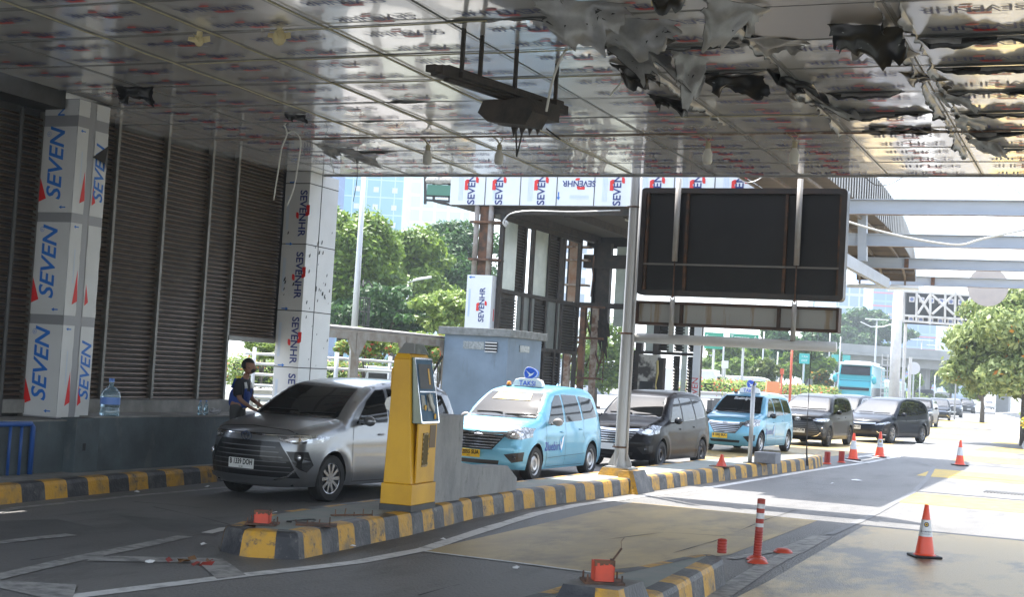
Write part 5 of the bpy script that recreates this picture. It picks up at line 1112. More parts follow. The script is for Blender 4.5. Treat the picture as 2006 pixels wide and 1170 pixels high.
    b.build('wiper', black, t, world=False)
    if S.get('plate'):
        st, sub, x0, z0, yel = S['plate']; q = B.cast(x0, z0, 'f', .02); pw, ph = .43, .135; y_ = q.y-.012
        b = MB(); b.box(x0-pw/2, x0+pw/2, y_, y_+.012, z0-ph/2, z0+ph/2); po = b.build('licence_plate', plate_y if yel else plate_w, t, world=False, bevel=.003)
        b = MB(); n_ = len(st); b.text(st, (x0 if n_ > 3 else x0+pw*.40, y_-.001, z0+.018), (1, 0, 0), (0, 0, 1), .100, 0, bold=.035, lift=.001)
        w_now = max(v[0] for v in b.v)-min(v[0] for v in b.v); k = min(1, pw*.9/w_now); b.v = [(x0+(v[0]-x0)*k, v[1], v[2]) for v in b.v]
        if n_ > 8: k2 = pw*.9/w_now; b.v = [(x0+(v[0]-x0)/k*k2, v[1], v[2]) for v in b.v]
        if sub: b.text(sub, (x0, y_-.001, z0-.048), (1, 0, 0), (0, 0, 1), .03, 0, bold=.01, lift=.001)
        b.build('lettering', plate_k, po, world=False)
    if S.get('badge'):
        z0, s_ = S['badge']; q = B.cast(0, z0, 'f', .016); b = MB()
        def ring(rx, rz, cz, wd):
            n = 22
            for k in range(n):
                a, c = 2*math.pi*k/n, 2*math.pi*(k+1)/n
                P_ = lambda t_, f: (rx*f*math.cos(t_)*s_, q.y, z0+(cz+rz*f*math.sin(t_))*s_)
                b.quad(P_(a, 1), P_(c, 1), P_(c, 1-wd), P_(a, 1-wd))
        ring(1, .68, 0, .14); ring(.35, .62, .0, .3); ring(.72, .26, .3, .28); b.v = [(v[0], v[1]-.004, v[2]) for v in b.v]; b.build('badge', chrome, t, world=False)
    b = MB(); b.add([(-.02, 0, 0), (.02, 0, 0), (0, .12, 0), (0, .06, .06)], [(0, 1, 3), (1, 2, 3), (2, 0, 3)]); q = B.cast(0, L*.32, 't', 0)
    if q: b.v = [(v[0], v[1]+q.y, v[2]+q.z-.004) for v in b.v]; b.build('roof_fin', paint, t, world=False)
    return t
def carpaint(name, col, met=.6, rough=.32, col2=None, coat=.6): return mat(name, col, rough, met, col2, 3, .3, coat=coat, spec=.4 if coat > .5 else .14)
silver = carpaint('silver_car_paint', (.23, .235, .245), .7, .28); bluep = carpaint('taxi_blue_paint', (.14, .38, .52), .35, .35); blackp = carpaint('black_car_paint', (.005, .005, .006), 0, .3, coat=.18); navyp = carpaint('dark_metallic_paint', (.006, .008, .014), 0, .3, coat=.25)
# --- older compact minivan
TOP1 = [(.12,.21),(.03,.34),(.0,.52),(.02,.66),(.07,.80),(.17,.90),(.42,.99),(.90,1.085),(1.02,1.12),(1.32,1.34),(1.62,1.53),(1.85,1.605),(2.3,1.665),(2.9,1.68),(3.5,1.655),(3.82,1.59),(3.93,1.48),(4.05,1.20),(4.14,.95),(4.18,.70),(4.17,.42),(4.06,.25)]
B1 = Body(4.19, 1.66, TOP1, (.775, 3.43), .305, .96)
SCR1 = [(-.66, 1.105), (.66, 1.105), (.575, 1.40), (.52, 1.535), (-.52, 1.535), (-.575, 1.40)]
SD1 = [[(1.30,1.02),(2.02,1.04),(2.06,1.52),(1.86,1.51),(1.62,1.38)], [(2.14,1.045),(2.92,1.07),(2.86,1.52),(2.16,1.53)], [(3.03,1.085),(3.72,1.13),(3.60,1.46),(2.98,1.51)]]
SM1 = [[(1.20,1.0),(1.16,.75),(1.18,.24),(2.05,.24)], [(2.08,1.5),(2.09,1.0),(2.05,.24)], [(2.94,1.5),(3.0,1.06),(2.95,.80),(3.02,.72)], [(2.05,.24),(2.95,.24)], [(1.18,.40),(3.0,.44)]]
S1 = dict(screen=SCR1, side=SD1, seams=SM1, fseams=[[(-.78,.80),(-.5,.93),(0,.965),(.5,.93),(.78,.80)]], grille=[[(-.50,.80),(.50,.80),(.30,.54),(-.30,.54)], [(-.42,.36),(.42,.36),(.40,.29),(-.40,.29)]],
    bars=[(.765,.46,.018),(.715,.42,.018),(.665,.38,.018),(.615,.34,.018),(.57,.3,.018)], bar_mat=alloy, chrome=[(.045,(-.50,.835),(-.2,.815),(.2,.815),(.50,.835))], head=[(.44,.80),(.52,.885),(.70,.95),(.79,.93),(.80,.78),(.72,.735),(.55,.74)], core=[(.56,.79),(.64,.86),(.73,.84),(.70,.77),(.6,.76)],
    fog=[(.50,.47),(.76,.52),(.75,.36),(.62,.33)], foglamp=(.66,.43), mirror=(1.0,1.42), handles=[(1.88,.86),(2.80,.90)], wheels=(.775,3.43), r=.305, rim='steel', badge=(.80,.085), tailside=[(3.98,.72),(4.10,.72),(4.09,1.04),(3.9,1.08)])
def bird(b, c, U, V, s, mi):   # swallow mark
    c, U, V = Vector(c), Vector(U), Vector(V)
    for pl_ in ([(-.9,.55),(-.25,.1),(.1,-.1),(.45,.0),(.9,.28),(.55,-.25),(.1,-.55),(-.5,-.75),(-.15,-.4),(-.35,-.1)],): b.add([c+U*x*s+V*y*s for x, y in pl_], [tuple(range(len(pl_)))], mi)
signw = mat('taxi_sign_white', (.8, .8, .8), .35); signb = mat('taxi_sign_blue', (.03, .12, .62), .4)
def taxi(label, x, y, rz, plate, extra):
    S = dict(S1); S['plate'] = plate; S['handle_mat'] = bluep; S.update(extra); t = vehicle('taxi', label, 'taxi', (x, y, 0), rz, 'light blue taxis waiting in the queue', B1, bluep, S)
    q = B1.cast(.05, -4.19/2+2.05, 't', 0); zt = q.z; yy = q.y
    b = MB(); b.prism([(-.30,0),(.30,0),(.30,.05),(.26,.13),(.15,.16),(-.15,.16),(-.26,.13),(-.30,.05)], (.02, yy-.06, zt-.005), (1, 0, 0), (0, 0, 1), -.14); rs = b.build('roof_sign', signw, t, world=False, bevel=.012)
    b = MB(); b.text('TAKSI', (.02, yy-.065, zt+.055), (1, 0, 0), (0, 0, 1), .13, 0, bold=.012, lift=.003); b.build('lettering', signb, rs, world=False)
    em = [(.06+.15*math.cos(a)*(1 if math.cos(a) > 0 else .85), .25+.11*math.sin(a)*(1-.25*math.cos(a))) for a in [k/16*6.283 for k in range(16)]]
    b = MB(); b.prism([(p[0], zt+p[1]) for p in em], (0, yy-.05, 0), (1, 0, 0), (0, 0, 1), -.08, 0); mo = b.build('bird_emblem', signb, t, world=False, bevel=.01)
    b = MB(); bird(b, (.06, yy-.058, zt+.25), (1, 0, 0), (0, 0, 1), .10, 0)
    n = 16; P = [(.06+.16*math.cos(a)*(1 if math.cos(a) > 0 else .85), .25+.12*math.sin(a)*(1-.25*math.cos(a))) for a in [k/16*6.283 for k in range(16)]]
    for k in range(n): a_, c_ = em[k], em[(k+1) % n]; d_, e_ = P[k], P[(k+1) % n]; b.quad((a_[0]*.97, yy-.0585, zt+a_[1]), (c_[0]*.97, yy-.0585, zt+c_[1]), (e_[0], yy-.055, zt+e_[1]), (d_[0], yy-.055, zt+d_[1]))
    b.build('bird', signw, mo, world=False)
    b = MB(); b.lathe([(.001, .09), (.03, .085), (.045, .04), (.045, .0)], (-.38, yy-.02, zt-.01), n=14); b.build('amber_lamp', amber, t, True, world=False); b = MB(); b.cyl((-.38, yy-.02, zt-.02), (-.38, yy-.02, zt+.01), .055); b.build('lamp_foot', black, t, world=False)
    if extra.get('door'):
        for v, sx in (('r', 1), ('l', -1)):
            b = MB(); B1.txt('Bluebird', -4.19/2+1.46, .60, .23, v, 0, b, .004, .12, sx)
            c0 = (-4.19/2+(1.88 if sx > 0 else 1.04)); b.build('door_lettering', mat('door_navy', (.015, .03, .30), .4), t, world=False)
            b = MB(); B1.drape([(c0-.1, .70), (c0-.09, .56), (c0, .48), (c0+.10, .62), (c0+.09, .80)], v, .005, .05, b=b); B1.drape([(c0-.09*sx, .72), (c0-.02*sx, .60), (c0+.01*sx, .74), (c0+.10*sx, .80), (c0+.04*sx, .62), (c0-.02*sx, .52), (c0-.06*sx, .58)], v, .008, .04, b=b, mi=1, smooth=False); b.build('door_emblem', [mat('door_cyan', (.05, .35, .6), .4), signw], t, world=False)
    return t
glass_refl = mat('pale_reflecting_glass', (.03, .033, .037), .03, 0, spec=.8, coat=.3)
t1 = taxi('light blue taxi with yellow plate B 2055 SUA and a yellow banner in its windscreen', -9.95, 22.38+2.095, R(-2), ('B 2055 SUA', '09·21', -.12, .46, True), dict(door=1, mirror_mat=mat('grey_mirror', (.3, .27, .25), .4), bars=S1['bars']))
b = MB(); B1.drape([(-.40, 1.40), (.36, 1.40), (.33, 1.515), (-.36, 1.515)], 'f', .014, .05, b=b, smooth=False); b.build('windscreen_banner', mat('yellow_banner', (.60, .42, .03), .5), t1, world=False)
t2 = vehicle('minivan', 'black minivan with black steel wheels, right of the tall grey pole', 'minivan', (-9.42, 28.25+2.095, 0), R(-3.5), 'dark cars waiting in the queue', B1, carpaint('brown_black_paint', (.006, .005, .006), 0, .3, coat=.12), dict(S1, rim='darksteel', plate=('K', '', -.12, .46, False), mirror_mat=mir_k, handle_mat=blackp, badge=None, fog=S1['fog']))
t3 = taxi('light blue taxi with dark windscreen, second taxi in the queue, behind the thin post', -9.67, 38.5+2.095, R(-4), ('B 1843 BUC', '09·22', -.12, .46, True), dict(door=1, mirror_mat=mir_k))
b = MB(); B1.txt('Bluebirdgroup', .05, 1.485, .105, 'f', 0, b, .01, .2, off=.012); b.build('windscreen_lettering', signw, t3, world=False)
for t_ in (t1, t2): t_.scale = (.975,)*3
# --- newer large minivan
TOP2 = [(.16,.21),(.05,.33),(.0,.50),(.0,.68),(.03,.84),(.09,.95),(.20,1.01),(.55,1.075),(1.0,1.14),(1.10,1.17),(1.45,1.40),(1.78,1.57),(2.05,1.64),(2.6,1.70),(3.2,1.705),(3.8,1.67),(4.12,1.60),(4.22,1.50),(4.34,1.22),(4.43,1.0),(4.47,.72),(4.45,.42),(4.34,.26)]
B2 = Body(4.475, 1.75, TOP2, (.86, 3.61), .325, 1.02, sill=.22, bow=.30, nose=.12)
S2 = dict(screen=[(-.69,1.165),(.69,1.165),(.60,1.44),(.55,1.565),(-.55,1.565),(-.60,1.44)], side=[[(1.42,1.09),(2.20,1.11),(2.24,1.57),(2.03,1.56),(1.75,1.40)],[(2.32,1.115),(3.12,1.14),(3.08,1.57),(2.34,1.58)],[(3.22,1.15),(3.98,1.24),(3.86,1.50),(3.20,1.56)]],
    seams=[[(1.34,1.06),(1.30,.8),(1.32,.27),(2.2,.27)],[(2.26,1.55),(2.27,1.05),(2.22,.27)],[(3.16,1.55),(3.20,1.1),(3.13,.85),(3.2,.78)],[(2.22,.27),(3.1,.27)]], fseams=[[(-.80,.90),(-.55,.985),(0,1.015),(.55,.985),(.80,.90)]],
    grille=[[(-.50,.82),(.50,.82),(.64,.62),(.76,.34),(-.76,.34),(-.64,.62)], [(-.78,.925),(.78,.925),(.78,.895),(-.78,.895)]], bars=[(.42+.065*k,.72-.05*k-.005,.012) for k in range(6)], bar_mat=mat('grille_bar_grey', (.12,.12,.125), .3), chrome=[(.016,(-.78,.915),(-.3,.90),(.3,.90),(.78,.915)), (.02,(.72,.46),(.62,.36),(.44,.31))],
    head=[(.46,.885),(.80,.935),(.855,.90),(.845,.83),(.70,.80),(.50,.83)], core=[(.55,.85),(.65,.88),(.78,.885),(.76,.84),(.62,.83)], fog=[(.60,.70),(.80,.70),(.825,.52),(.80,.42),(.72,.50)], foglamp=(.735,.62), foglit=1, mirror=(1.08,1.56), handles=[(2.02,.93),(2.95,.96)], wheels=(.86,3.61), r=.325, rim='alloy', badge=(.875,.095), tailside=[(4.15,.95),(4.38,.95),(4.34,1.1),(4.05,1.08)])
def lower_bumper(t, B, paint, z=.30, W_=.74):
    b = MB(); pts = [(-W_, z+.02), (-W_*.6, z-.02), (0, z-.03), (W_*.6, z-.02), (W_, z+.02)]; B.line(pts, 'f', .06, .03, b); b.build('lower_lip', paint, t, world=False)
t4 = vehicle('minivan', 'silver minivan with plate B 1339 DOH entering the shaded lane on the left', 'minivan', (-10.28, 15.92+2.24, 0), R(-6), 'minivans in the queue', B2, silver, dict(S2, plate=('B 1339 DOH', '03·28', -.02, .50, False))); lower_bumper(t4, B2, silver); t4.scale = (.955,)*3; t4.location.x = -10.24
t5 = vehicle('minivan', 'black minivan with white plate 2069 UYM between second taxi and black estate car', 'minivan', (-9.4, 46.95+2.24, 0), R(-4), 'minivans in the queue', B2, blackp, dict(S2, plate=('2069 UYM', '', .05, .50, False), rim='dark', screen_glass=glass_refl)); lower_bumper(t5, B2, blackp)
# --- sleek estate
TOP3 = [(.16,.20),(.04,.32),(.0,.48),(.02,.62),(.08,.74),(.2,.82),(.5,.91),(.95,.99),(1.10,1.02),(1.45,1.22),(1.85,1.45),(2.15,1.56),(2.7,1.635),(3.3,1.635),(3.9,1.58),(4.3,1.49),(4.45,1.36),(4.6,1.10),(4.69,.90),(4.70,.62),(4.66,.38),(4.55,.25)]
B3 = Body(4.71, 1.81, TOP3, (.90, 3.70), .335, .93, sill=.20, bow=.34, nose=.17)
S3 = dict(screen=[(-.72,1.02),(.72,1.02),(.63,1.33),(.56,1.50),(-.56,1.50),(-.63,1.33)], side=[[(1.40,1.0),(2.32,1.02),(2.32,1.50),(2.1,1.47),(1.8,1.33)],[(2.40,1.025),(3.25,1.05),(3.2,1.50),(2.41,1.51)],[(3.35,1.06),(4.1,1.14),(3.98,1.38),(3.32,1.48)]],
    seams=[[(1.36,.96),(1.32,.7),(1.34,.25),(2.3,.25)],[(2.35,1.5),(2.37,.9),(2.32,.25)],[(3.28,1.5),(3.34,1.0),(3.2,.7)],[(2.3,.25),(3.2,.25)]], fseams=[[(-.84,.72),(-.5,.84),(0,.87),(.5,.84),(.84,.72)]],
    grille=[[(-.72,.42),(.72,.42),(.62,.30),(-.62,.30)]], bars=[(.36,.6,.012)], chrome=[(.05,(-.55,.70),(0,.685),(.55,.70)),(.022,(.60,.42),(.74,.32),(.82,.30)),(.022,(-.60,.42),(-.74,.32),(-.82,.30))], head=[(.50,.66),(.84,.78),(.88,.74),(.80,.67),(.55,.625)], core=[(.56,.66),(.7,.70),(.8,.735),(.74,.68)], fog=[(.70,.5),(.84,.54),(.84,.46),(.76,.42)], foglamp=(.78,.48), mirror=(1.0,1.62), handles=[(2.1,.84),(3.05,.87)], wheels=(.90,3.70), r=.335, rim='multi', trim=chrome, tailside=[(4.4,.85),(4.62,.85),(4.6,.98),(4.3,.98)])
t6 = vehicle('estate_car', 'black estate car with multi-spoke alloys turned out of the queue towards the open road', 'car', (-8.15, 56.9, 0), R(-15), 'dark cars waiting in the queue', B3, navyp, dict(S3, plate=('B 2626 UZI', '', -.15, .53, False), screen_glass=glass_refl))
t6.scale = (1.04,)*3
def clone(src, label, x, y, rz, paint=None, strip=('licence_plate',), name=None, group=None):
    c = copy_tree(src); c.location = (x, y, 0); c.rotation_euler = (0, 0, rz); c['label'] = label
    for ch in children(c):
        if ch.name.split('.')[0] in strip:
            for g in children(ch): bpy.data.objects.remove(g)
    if paint:
        for ch in children(c):
            if any(m and m.name == src['paint'] for m in ch.data.materials):
                ch.data = ch.data.copy()
                for i, m in enumerate(ch.data.materials):
                    if m.name == src['paint']: ch.data.materials[i] = paint
    if group: c['group'] = group
    return c
t4['paint'] = 'silver_car_paint'; t5['paint'] = 'black_car_paint'; t6['paint'] = 'dark_metallic_paint'
for t_ in (t4, t5, t6): pass
Fg = 'dark cars far back in the queue'
p = atd(1690, 800, 66); clone(t6, 'dark car mostly hidden between the black minivan and the black estate car', -10.6, 62.5, R(-10), group=Fg)
def putcar(src, px_, py_, label, rz, dx=0, **k): q = onz(px_, py_); return clone(src, label, q.x+dx, q.y, rz, **k)
gm = carpaint('dark_grey_car_paint', (.035, .037, .042), .5, .3); wp = carpaint('white_car_paint', (.7, .7, .7), 0, .3)
putcar(t5, 1836, 838, 'black minivan right behind the black estate car', R(0), -1.0, group=Fg)
putcar(t6, 1866, 825, 'dark car with bright chrome grille, third back behind the estate car', R(6), -1.1, group=Fg)
putcar(t5, 1889, 819, 'dark grey car fourth back behind the estate car', R(8), -1.1, paint=gm, group=Fg)
putcar(t5, 1912, 811, 'last dark van in the queue, next to the white hatchback', R(10), -1.1, group=Fg)
putcar(t6, 1935, 802, 'white hatchback coming down the road beyond the queue', R(13), 0, paint=wp, group='far traffic')
for o_ in (t4, t5, t6): del o_['paint']
for o_ in bpy.data.objects:
    if 'paint' in o_.keys(): del o_['paint']
# ------------------------------------------------------------------ vegetation
def leafmat(name, c1, c2, tr=.35):
    m = bpy.data.materials.new(name); m.use_nodes = True; t = m.node_tree; b = t.nodes['Principled BSDF']; out = t.nodes['Material Output']
    g = t.nodes.new('ShaderNodeNewGeometry'); x = t.nodes.new('ShaderNodeMix'); x.data_type = 'RGBA'; x.inputs['A'].default_value = c1+(1,); x.inputs['B'].default_value = c2+(1,)
    t.links.new(g.outputs['Random Per Island'], x.inputs['Factor']); t.links.new(x.outputs['Result'], b.inputs['Base Color']); b.inputs['Roughness'].default_value = .5; b.inputs['Specular IOR Level'].default_value = .35
    tl = t.nodes.new('ShaderNodeBsdfTranslucent'); t.links.new(x.outputs['Result'], tl.inputs['Color']); ms = t.nodes.new('ShaderNodeMixShader'); ms.inputs[0].default_value = tr
    t.links.new(b.outputs[0], ms.inputs[1]); t.links.new(tl.outputs[0], ms.inputs[2]); t.links.new(ms.outputs[0], out.inputs['Surface']); return m
LG = leafmat('leaf_green', (.065, .13, .018), (.22, .32, .045)); LD = leafmat('leaf_dark_green', (.028, .075, .022), (.08, .17, .045)); LY = leafmat('leaf_yellow_green', (.11, .19, .03), (.33, .42, .09))
LP = leafmat('leaf_pale_green', (.14, .20, .06), (.42, .48, .20)); LT = leafmat('leaf_olive', (.05, .08, .02), (.16, .20, .05)); flo = leafmat('orange_flower', (.6, .2, .03), (.75, .36, .05)); flr = leafmat('red_flower', (.7, .07, .04), (.75, .2, .08)); bark = mat('bark', (.12, .10, .08), .9, 0, (.06, .05, .04), 6, .8, .4, 20)
def leaves(name, parent, C, Rr, nl, size, mats, fl=0, seed=0, flat=.6, hollow=.55, loc=None, kind=None):
    """nl leaf quads spread through ellipsoidal clumps C (centres, radii)"""
    g = np.random.default_rng(seed); C = np.array(C, float); Rr = np.array(Rr, float); w_ = Rr.prod(1)**(2/3) if Rr.ndim > 1 else Rr**2; w_ = w_/w_.sum()
    idx = g.choice(len(C), nl, p=w_); d = g.normal(size=(nl, 3)); d /= np.linalg.norm(d, axis=1)[:, None]; rad = hollow+(1-hollow)*g.random(nl)**.6; rad *= 1+.13*g.normal(size=nl)
    P = C[idx]+d*rad[:, None]*(Rr[idx] if Rr.ndim > 1 else Rr[idx][:, None])
    N = d*.6+g.normal(size=(nl, 3))*.6+np.array([0, 0, flat]); N /= np.linalg.norm(N, axis=1)[:, None]
    A = np.cross(N, g.normal(size=(nl, 3))); A /= np.linalg.norm(A, axis=1)[:, None]; B_ = np.cross(N, A)
    s = size*(.6+.8*g.random(nl))[:, None]
    V = np.stack([P-A*s, P-B_*s*.45, P+A*s, P+B_*s*.45], 1).reshape(-1, 3)
    if loc is not None: V -= np.array(loc)
    me = bpy.data.meshes.new(name); me.vertices.add(4*nl); me.vertices.foreach_set('co', V.ravel()); me.loops.add(4*nl); me.loops.foreach_set('vertex_index', np.arange(4*nl)); me.polygons.add(nl); me.polygons.foreach_set('loop_start', np.arange(0, 4*nl, 4)); me.polygons.foreach_set('loop_total', np.full(nl, 4))
    mi = (g.random(nl) < fl).astype(int)
    for m in mats: me.materials.append(m)
    me.polygons.foreach_set('material_index', mi); me.update(); me.validate()
    o = bpy.data.objects.new(name, me); sc.collection.objects.link(o); o.parent = parent
    if kind: o['kind'] = kind
    return o
def tree(label, base, H_, rx, rz, n=5000, size=.16, flat=.6, m=None, fl=0, seed=1, zc=None, nc=26, group=None, kind='tree', name='tree', trunk=.18, flm=None):
    r = random.Random(seed); base = Vector(base); t = T(name, label, kind, base, 0, group); zc = zc or H_-rz; C = []; Rs = []
    for k in range(nc):
        u = r.uniform(-.85, 1); a = r.uniform(0, 6.283); q = math.sqrt(max(0, 1-u*u))*r.uniform(.45, 1.16); c = Vector((math.cos(a)*q*rx, math.sin(a)*q*rx, zc+u*rz*.82)); c *= 1; C.append(c); s = r.uniform(.16, .40); Rs.append((rx*s, rx*s, rz*s*.75))
    C.append(Vector((0, 0, zc))); Rs.append((rx*.55, rx*.55, rz*.6))
    leaves('crown', t, C, Rs, n, size, [m or LG, flm or flo], fl, seed, flat)
    b = MB(); b.tube([(0, 0, 0), (r.uniform(-.1, .1), 0, zc*.4), (r.uniform(-.2, .2), r.uniform(-.2, .2), zc)], [trunk, trunk*.75, trunk*.4], 9)
    for k in range(7): c = C[k]; b.tube([(0, 0, zc*.45+k*.08*rz), (c.x*.5, c.y*.5, (zc*.5+c.z*.5)), tuple(c)], [trunk*.4, trunk*.25, trunk*.08], 6)
    b.build('trunk', bark, t, True, world=False); return t
def ptree(label, px, ytop, ybot, wpx, D, **k):      # crown spans ytop..ybot in the photo, wpx wide, at depth D
    p = atd(px, ybot, D); q = atd(px, ytop, D); zt = q.z; zb = p.z; rz = (zt-zb)/2; return tree(label, (p.x, p.y, 0), zt, wpx/2*D/FPX, rz, zc=(zt+zb)/2, **k)
ptree('tall feathery tree with sunlit top beside the far film-wrapped column', 668, 398, 650, 190, 66, n=15000, size=.15, m=LG, seed=3, nc=60, group='trees behind the left fence', trunk=.25)
ptree('broad tree filling the gap between the feathery tree and the rounded one', 772, 440, 640, 190, 74, n=13000, size=.16, m=LG, seed=4, nc=55, group='trees behind the left fence', trunk=.25)
ptree('large rounded dark green tree left of the white column on the block house', 880, 430, 610, 190, 82, n=15000, size=.15, m=LD, seed=5, nc=55, group='trees behind the left fence', trunk=.3)
ptree('low bright yellow-green tree just left of the white column', 880, 570, 655, 150, 60, n=7000, size=.12, m=LY, seed=6, group='trees behind the left fence')
ptree('dark leafy tree at the foot of the tall lamp mast', 745, 555, 675, 220, 62, n=9000, size=.14, m=LD, seed=7, nc=36, group='trees behind the left fence')
ptree('dense dark tree low down behind the far film-wrapped column', 560, 560, 690, 170, 64, n=8000, size=.14, m=LG, seed=8, nc=36, group='trees behind the left fence')
for i, (px_, yt, yb, w_, lab, fl) in enumerate(((715, 640, 712, 95, 'flowering shrub with orange-red blossoms under the shelter roof, left', .10), (815, 645, 712, 90, 'pale green shrub with few orange flowers under the shelter roof, middle', .03), (862, 655, 715, 60, 'shrub with red flowers beside the yellow machine hood', .09), (512, 655, 705, 80, 'leafy bush seen through the gap beside the person', .01))):
    ptree(lab, px_, yt, yb, w_, 52, n=3200, size=.085, m=LY, fl=fl, seed=20+i, nc=18, group='shrubs behind the fence', kind='shrub', name='shrub', trunk=.05, flm=flr)
def hedge(label, a, c, w_, h_, z0, n, m, fl, seed, size=.06, name='hedge'):
    a, c = Vector(a), Vector(c); t = T(name, label, 'hedge', ((a.x+c.x)/2, (a.y+c.y)/2, 0)); k = max(3, int((c-a).length/ (w_*.8))); C = [a.lerp(c, i/k)+Vector((0, 0, z0+h_/2)) for i in range(k+1)]; g = random.Random(seed)
    leaves('foliage', t, C, [(w_*.75, w_*.75, h_/2*g.uniform(.9, 1.12)) for _ in C], n, size, [m, flr], fl, seed, loc=t.location, hollow=.7)
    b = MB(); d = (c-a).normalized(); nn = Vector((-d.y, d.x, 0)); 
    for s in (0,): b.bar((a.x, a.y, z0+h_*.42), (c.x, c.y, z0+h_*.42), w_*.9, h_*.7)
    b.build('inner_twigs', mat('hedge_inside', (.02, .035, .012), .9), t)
    return t
a, c = atd(470, 722, 55), atd(900, 728, 62); a.z = c.z = 0
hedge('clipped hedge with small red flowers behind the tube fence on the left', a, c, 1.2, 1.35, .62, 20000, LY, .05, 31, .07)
a, c = atd(1370, 750, 84), atd(1665, 752, 120); a.z = c.z = 0
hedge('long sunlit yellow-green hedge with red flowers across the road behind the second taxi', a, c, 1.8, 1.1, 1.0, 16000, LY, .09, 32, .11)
a, c = atd(1675, 760, 150), atd(1840, 765, 190); a.z = c.z = 0
hedge('far pale hedge between the bus and the queue of cars', a, c, 2.5, 1.3, .9, 4000, LY, .02, 33, .2)
G3 = 'trees across the road in the middle distance'
for i, (px_, yt, yb, w_, D, m, lab, n) in enumerate(((1408, 668, 752, 90, 118, LG, 'mid green tree just right of the stripped building, under the green road signs', 4000), (1462, 660, 752, 100, 125, LG, 'bushy tree under the middle of the horizontal grey tube', 4000), (1530, 630, 748, 90, 135, LD, 'dark trunked tree behind the orange pole', 5000), (1498, 705, 755, 46, 105, LT, 'small olive tree right of the white box truck', 2500), (1578, 668, 748, 90, 128, LG, 'leafy tree between the orange pole and the bus, behind the teal sign', 4000), (1609, 725, 766, 40, 112, LT, 'small reddish shrub tree left of the turquoise bus', 2500), (1600, 640, 735, 90, 160, LD, 'dark tree behind the far teal signs', 3500),
        (1690, 607, 700, 150, 230, LD, 'big rounded tree rising beyond the overpass', 9000), (1640, 615, 690, 90, 235, LG, 'tree beyond the overpass at its left end', 4500), (1725, 690, 752, 80, 185, LY, 'pale green tree under the overpass behind the turquoise bus', 3000), (1822, 700, 760, 72, 210, LG, 'pale hazy tree under the overpass, right of the gantry post', 3500), (1790, 730, 768, 26, 160, LG, 'narrow small tree right of the round sign', 1200), (1862, 735, 772, 24, 170, LG, 'small narrow bush far down the median', 1200))):
    ptree(lab, px_, yt, yb, w_, D, n=n, size=D*.0021, m=m, seed=40+i, nc=26, group=G3, fl=.06 if 'reddish' in lab else 0, trunk=.22)
ptree('large overhanging tree full of orange flowers at the right edge', 2012, 560, 812, 290, 60, n=24000, size=.15, m=LP, fl=.009, seed=60, nc=46, group='roadside trees on the right', trunk=.28, flat=.2)
ptree('smaller round tree left of the orange-flowered tree on the right roadside', 1925, 705, 790, 92, 112, n=7000, size=.15, m=LG, fl=.01, seed=61, nc=30, group='roadside trees on the right', trunk=.2)
tb_ = T('planter_strip', 'strip of low yellow flowering plants on top of the right road barrier', 'plants', (-4.5, 80, 1)); C = [Vector((-2.6+(-.4-1.9*max(0, (y-64)/28)), y, 1.05)) for y in range(58, 100, 1)]
leaves('foliage', tb_, C, [(.35, .6, .22)]*len(C), 5000, .09, [LY, mat('yellow_flower', (.7, .5, .03), .6)], .35, 70, loc=tb_.location)
# ------------------------------------------------------------------ fences, shelter, masts on the left
galv = mat('galvanised_tube', (.5, .5, .5), .4, .4)
fe = T('tube_fence', 'galvanised tube fence with four rails in front of the hedge on the left', 'fence', atd(660, 760, 46)*1)
fe.location.z = 0
def rails(pxa, Da, pxb, Db, zs, r=.045, fe=fe):
    for z in zs:
        A_ = atd(pxa, 700, Da); C_ = atd(pxb, 700, Db); A_.z = C_.z = z; b = MB(); b.cyl(A_, C_, r, n=8); b.build('rail', galv, fe, True)
rails(480, 44, 640, 45, (1.95, 1.65, 1.32, .98, .62)); rails(640, 45, 905, 56, (1.95, 1.62, 1.28, .95, .62))
for px_, D, r in ((498, 44, .06), (660, 45, .07), (765, 50, .07), (857, 54, .07), (896, 56, .07)): p = atd(px_, 700, D); b = MB(); b.cyl((p.x, p.y, 0), (p.x, p.y, 2.15), r, n=10); b.build('post', galv, fe, True)
gr = T('guard_rail', 'corrugated steel guard rail along the carriageway behind the fence on the left', 'guard rail', atd(600, 780, 50)); gr.location.z = 0
def wbeam(parent, A_, C_, z, s=.31):
    d = (C_-A_).normalized(); n = Vector((d.y, -d.x, 0)); pr = [(0, 0), (.08, .1), (.02, .5), (.08, .9), (0, 1)]; b = MB()
    b.add([q+n*o+Vector((0, 0, z+h*s)) for q in (A_, C_) for o, h in pr], [(i, i+1, 6+i, 5+i) for i in range(4)]); b.build('beam', galv, parent)
    k = int((C_-A_).length/4)
    for i in range(k+1): p = A_.lerp(C_, i/k); b = MB(); b.bar((p.x, p.y, 0), (p.x, p.y, z+s), .12, .12); b.build('post', galv, parent)
A_, C_ = atd(470, 700, 47), atd(910, 730, 57); A_.z = C_.z = 0; wbeam(gr, A_, C_, .45, .35)
A_, C_ = atd(470, 700, 45), atd(910, 730, 54); A_.z = C_.z = 0; d_ = (C_-A_).normalized(); b = MB(); n_ = int((C_-A_).length/1.0)
for i in range(n_): b.bar(A_+d_*i+Vector((0, 0, .1)), A_+d_*(i+1)+Vector((0, 0, .1)), .4, .2, i % 2)
struct(b.build('kerb', [k_yel, k_blk]))
gr2 = T('guard_rail', 'long steel guard rail across the road in front of the sunlit hedge', 'guard rail', atd(1500, 780, 90)); gr2.location.z = 0
A_, C_ = atd(1366, 750, 80), atd(1655, 752, 112); A_.z = C_.z = 0; wbeam(gr2, A_, C_, .95, .42)
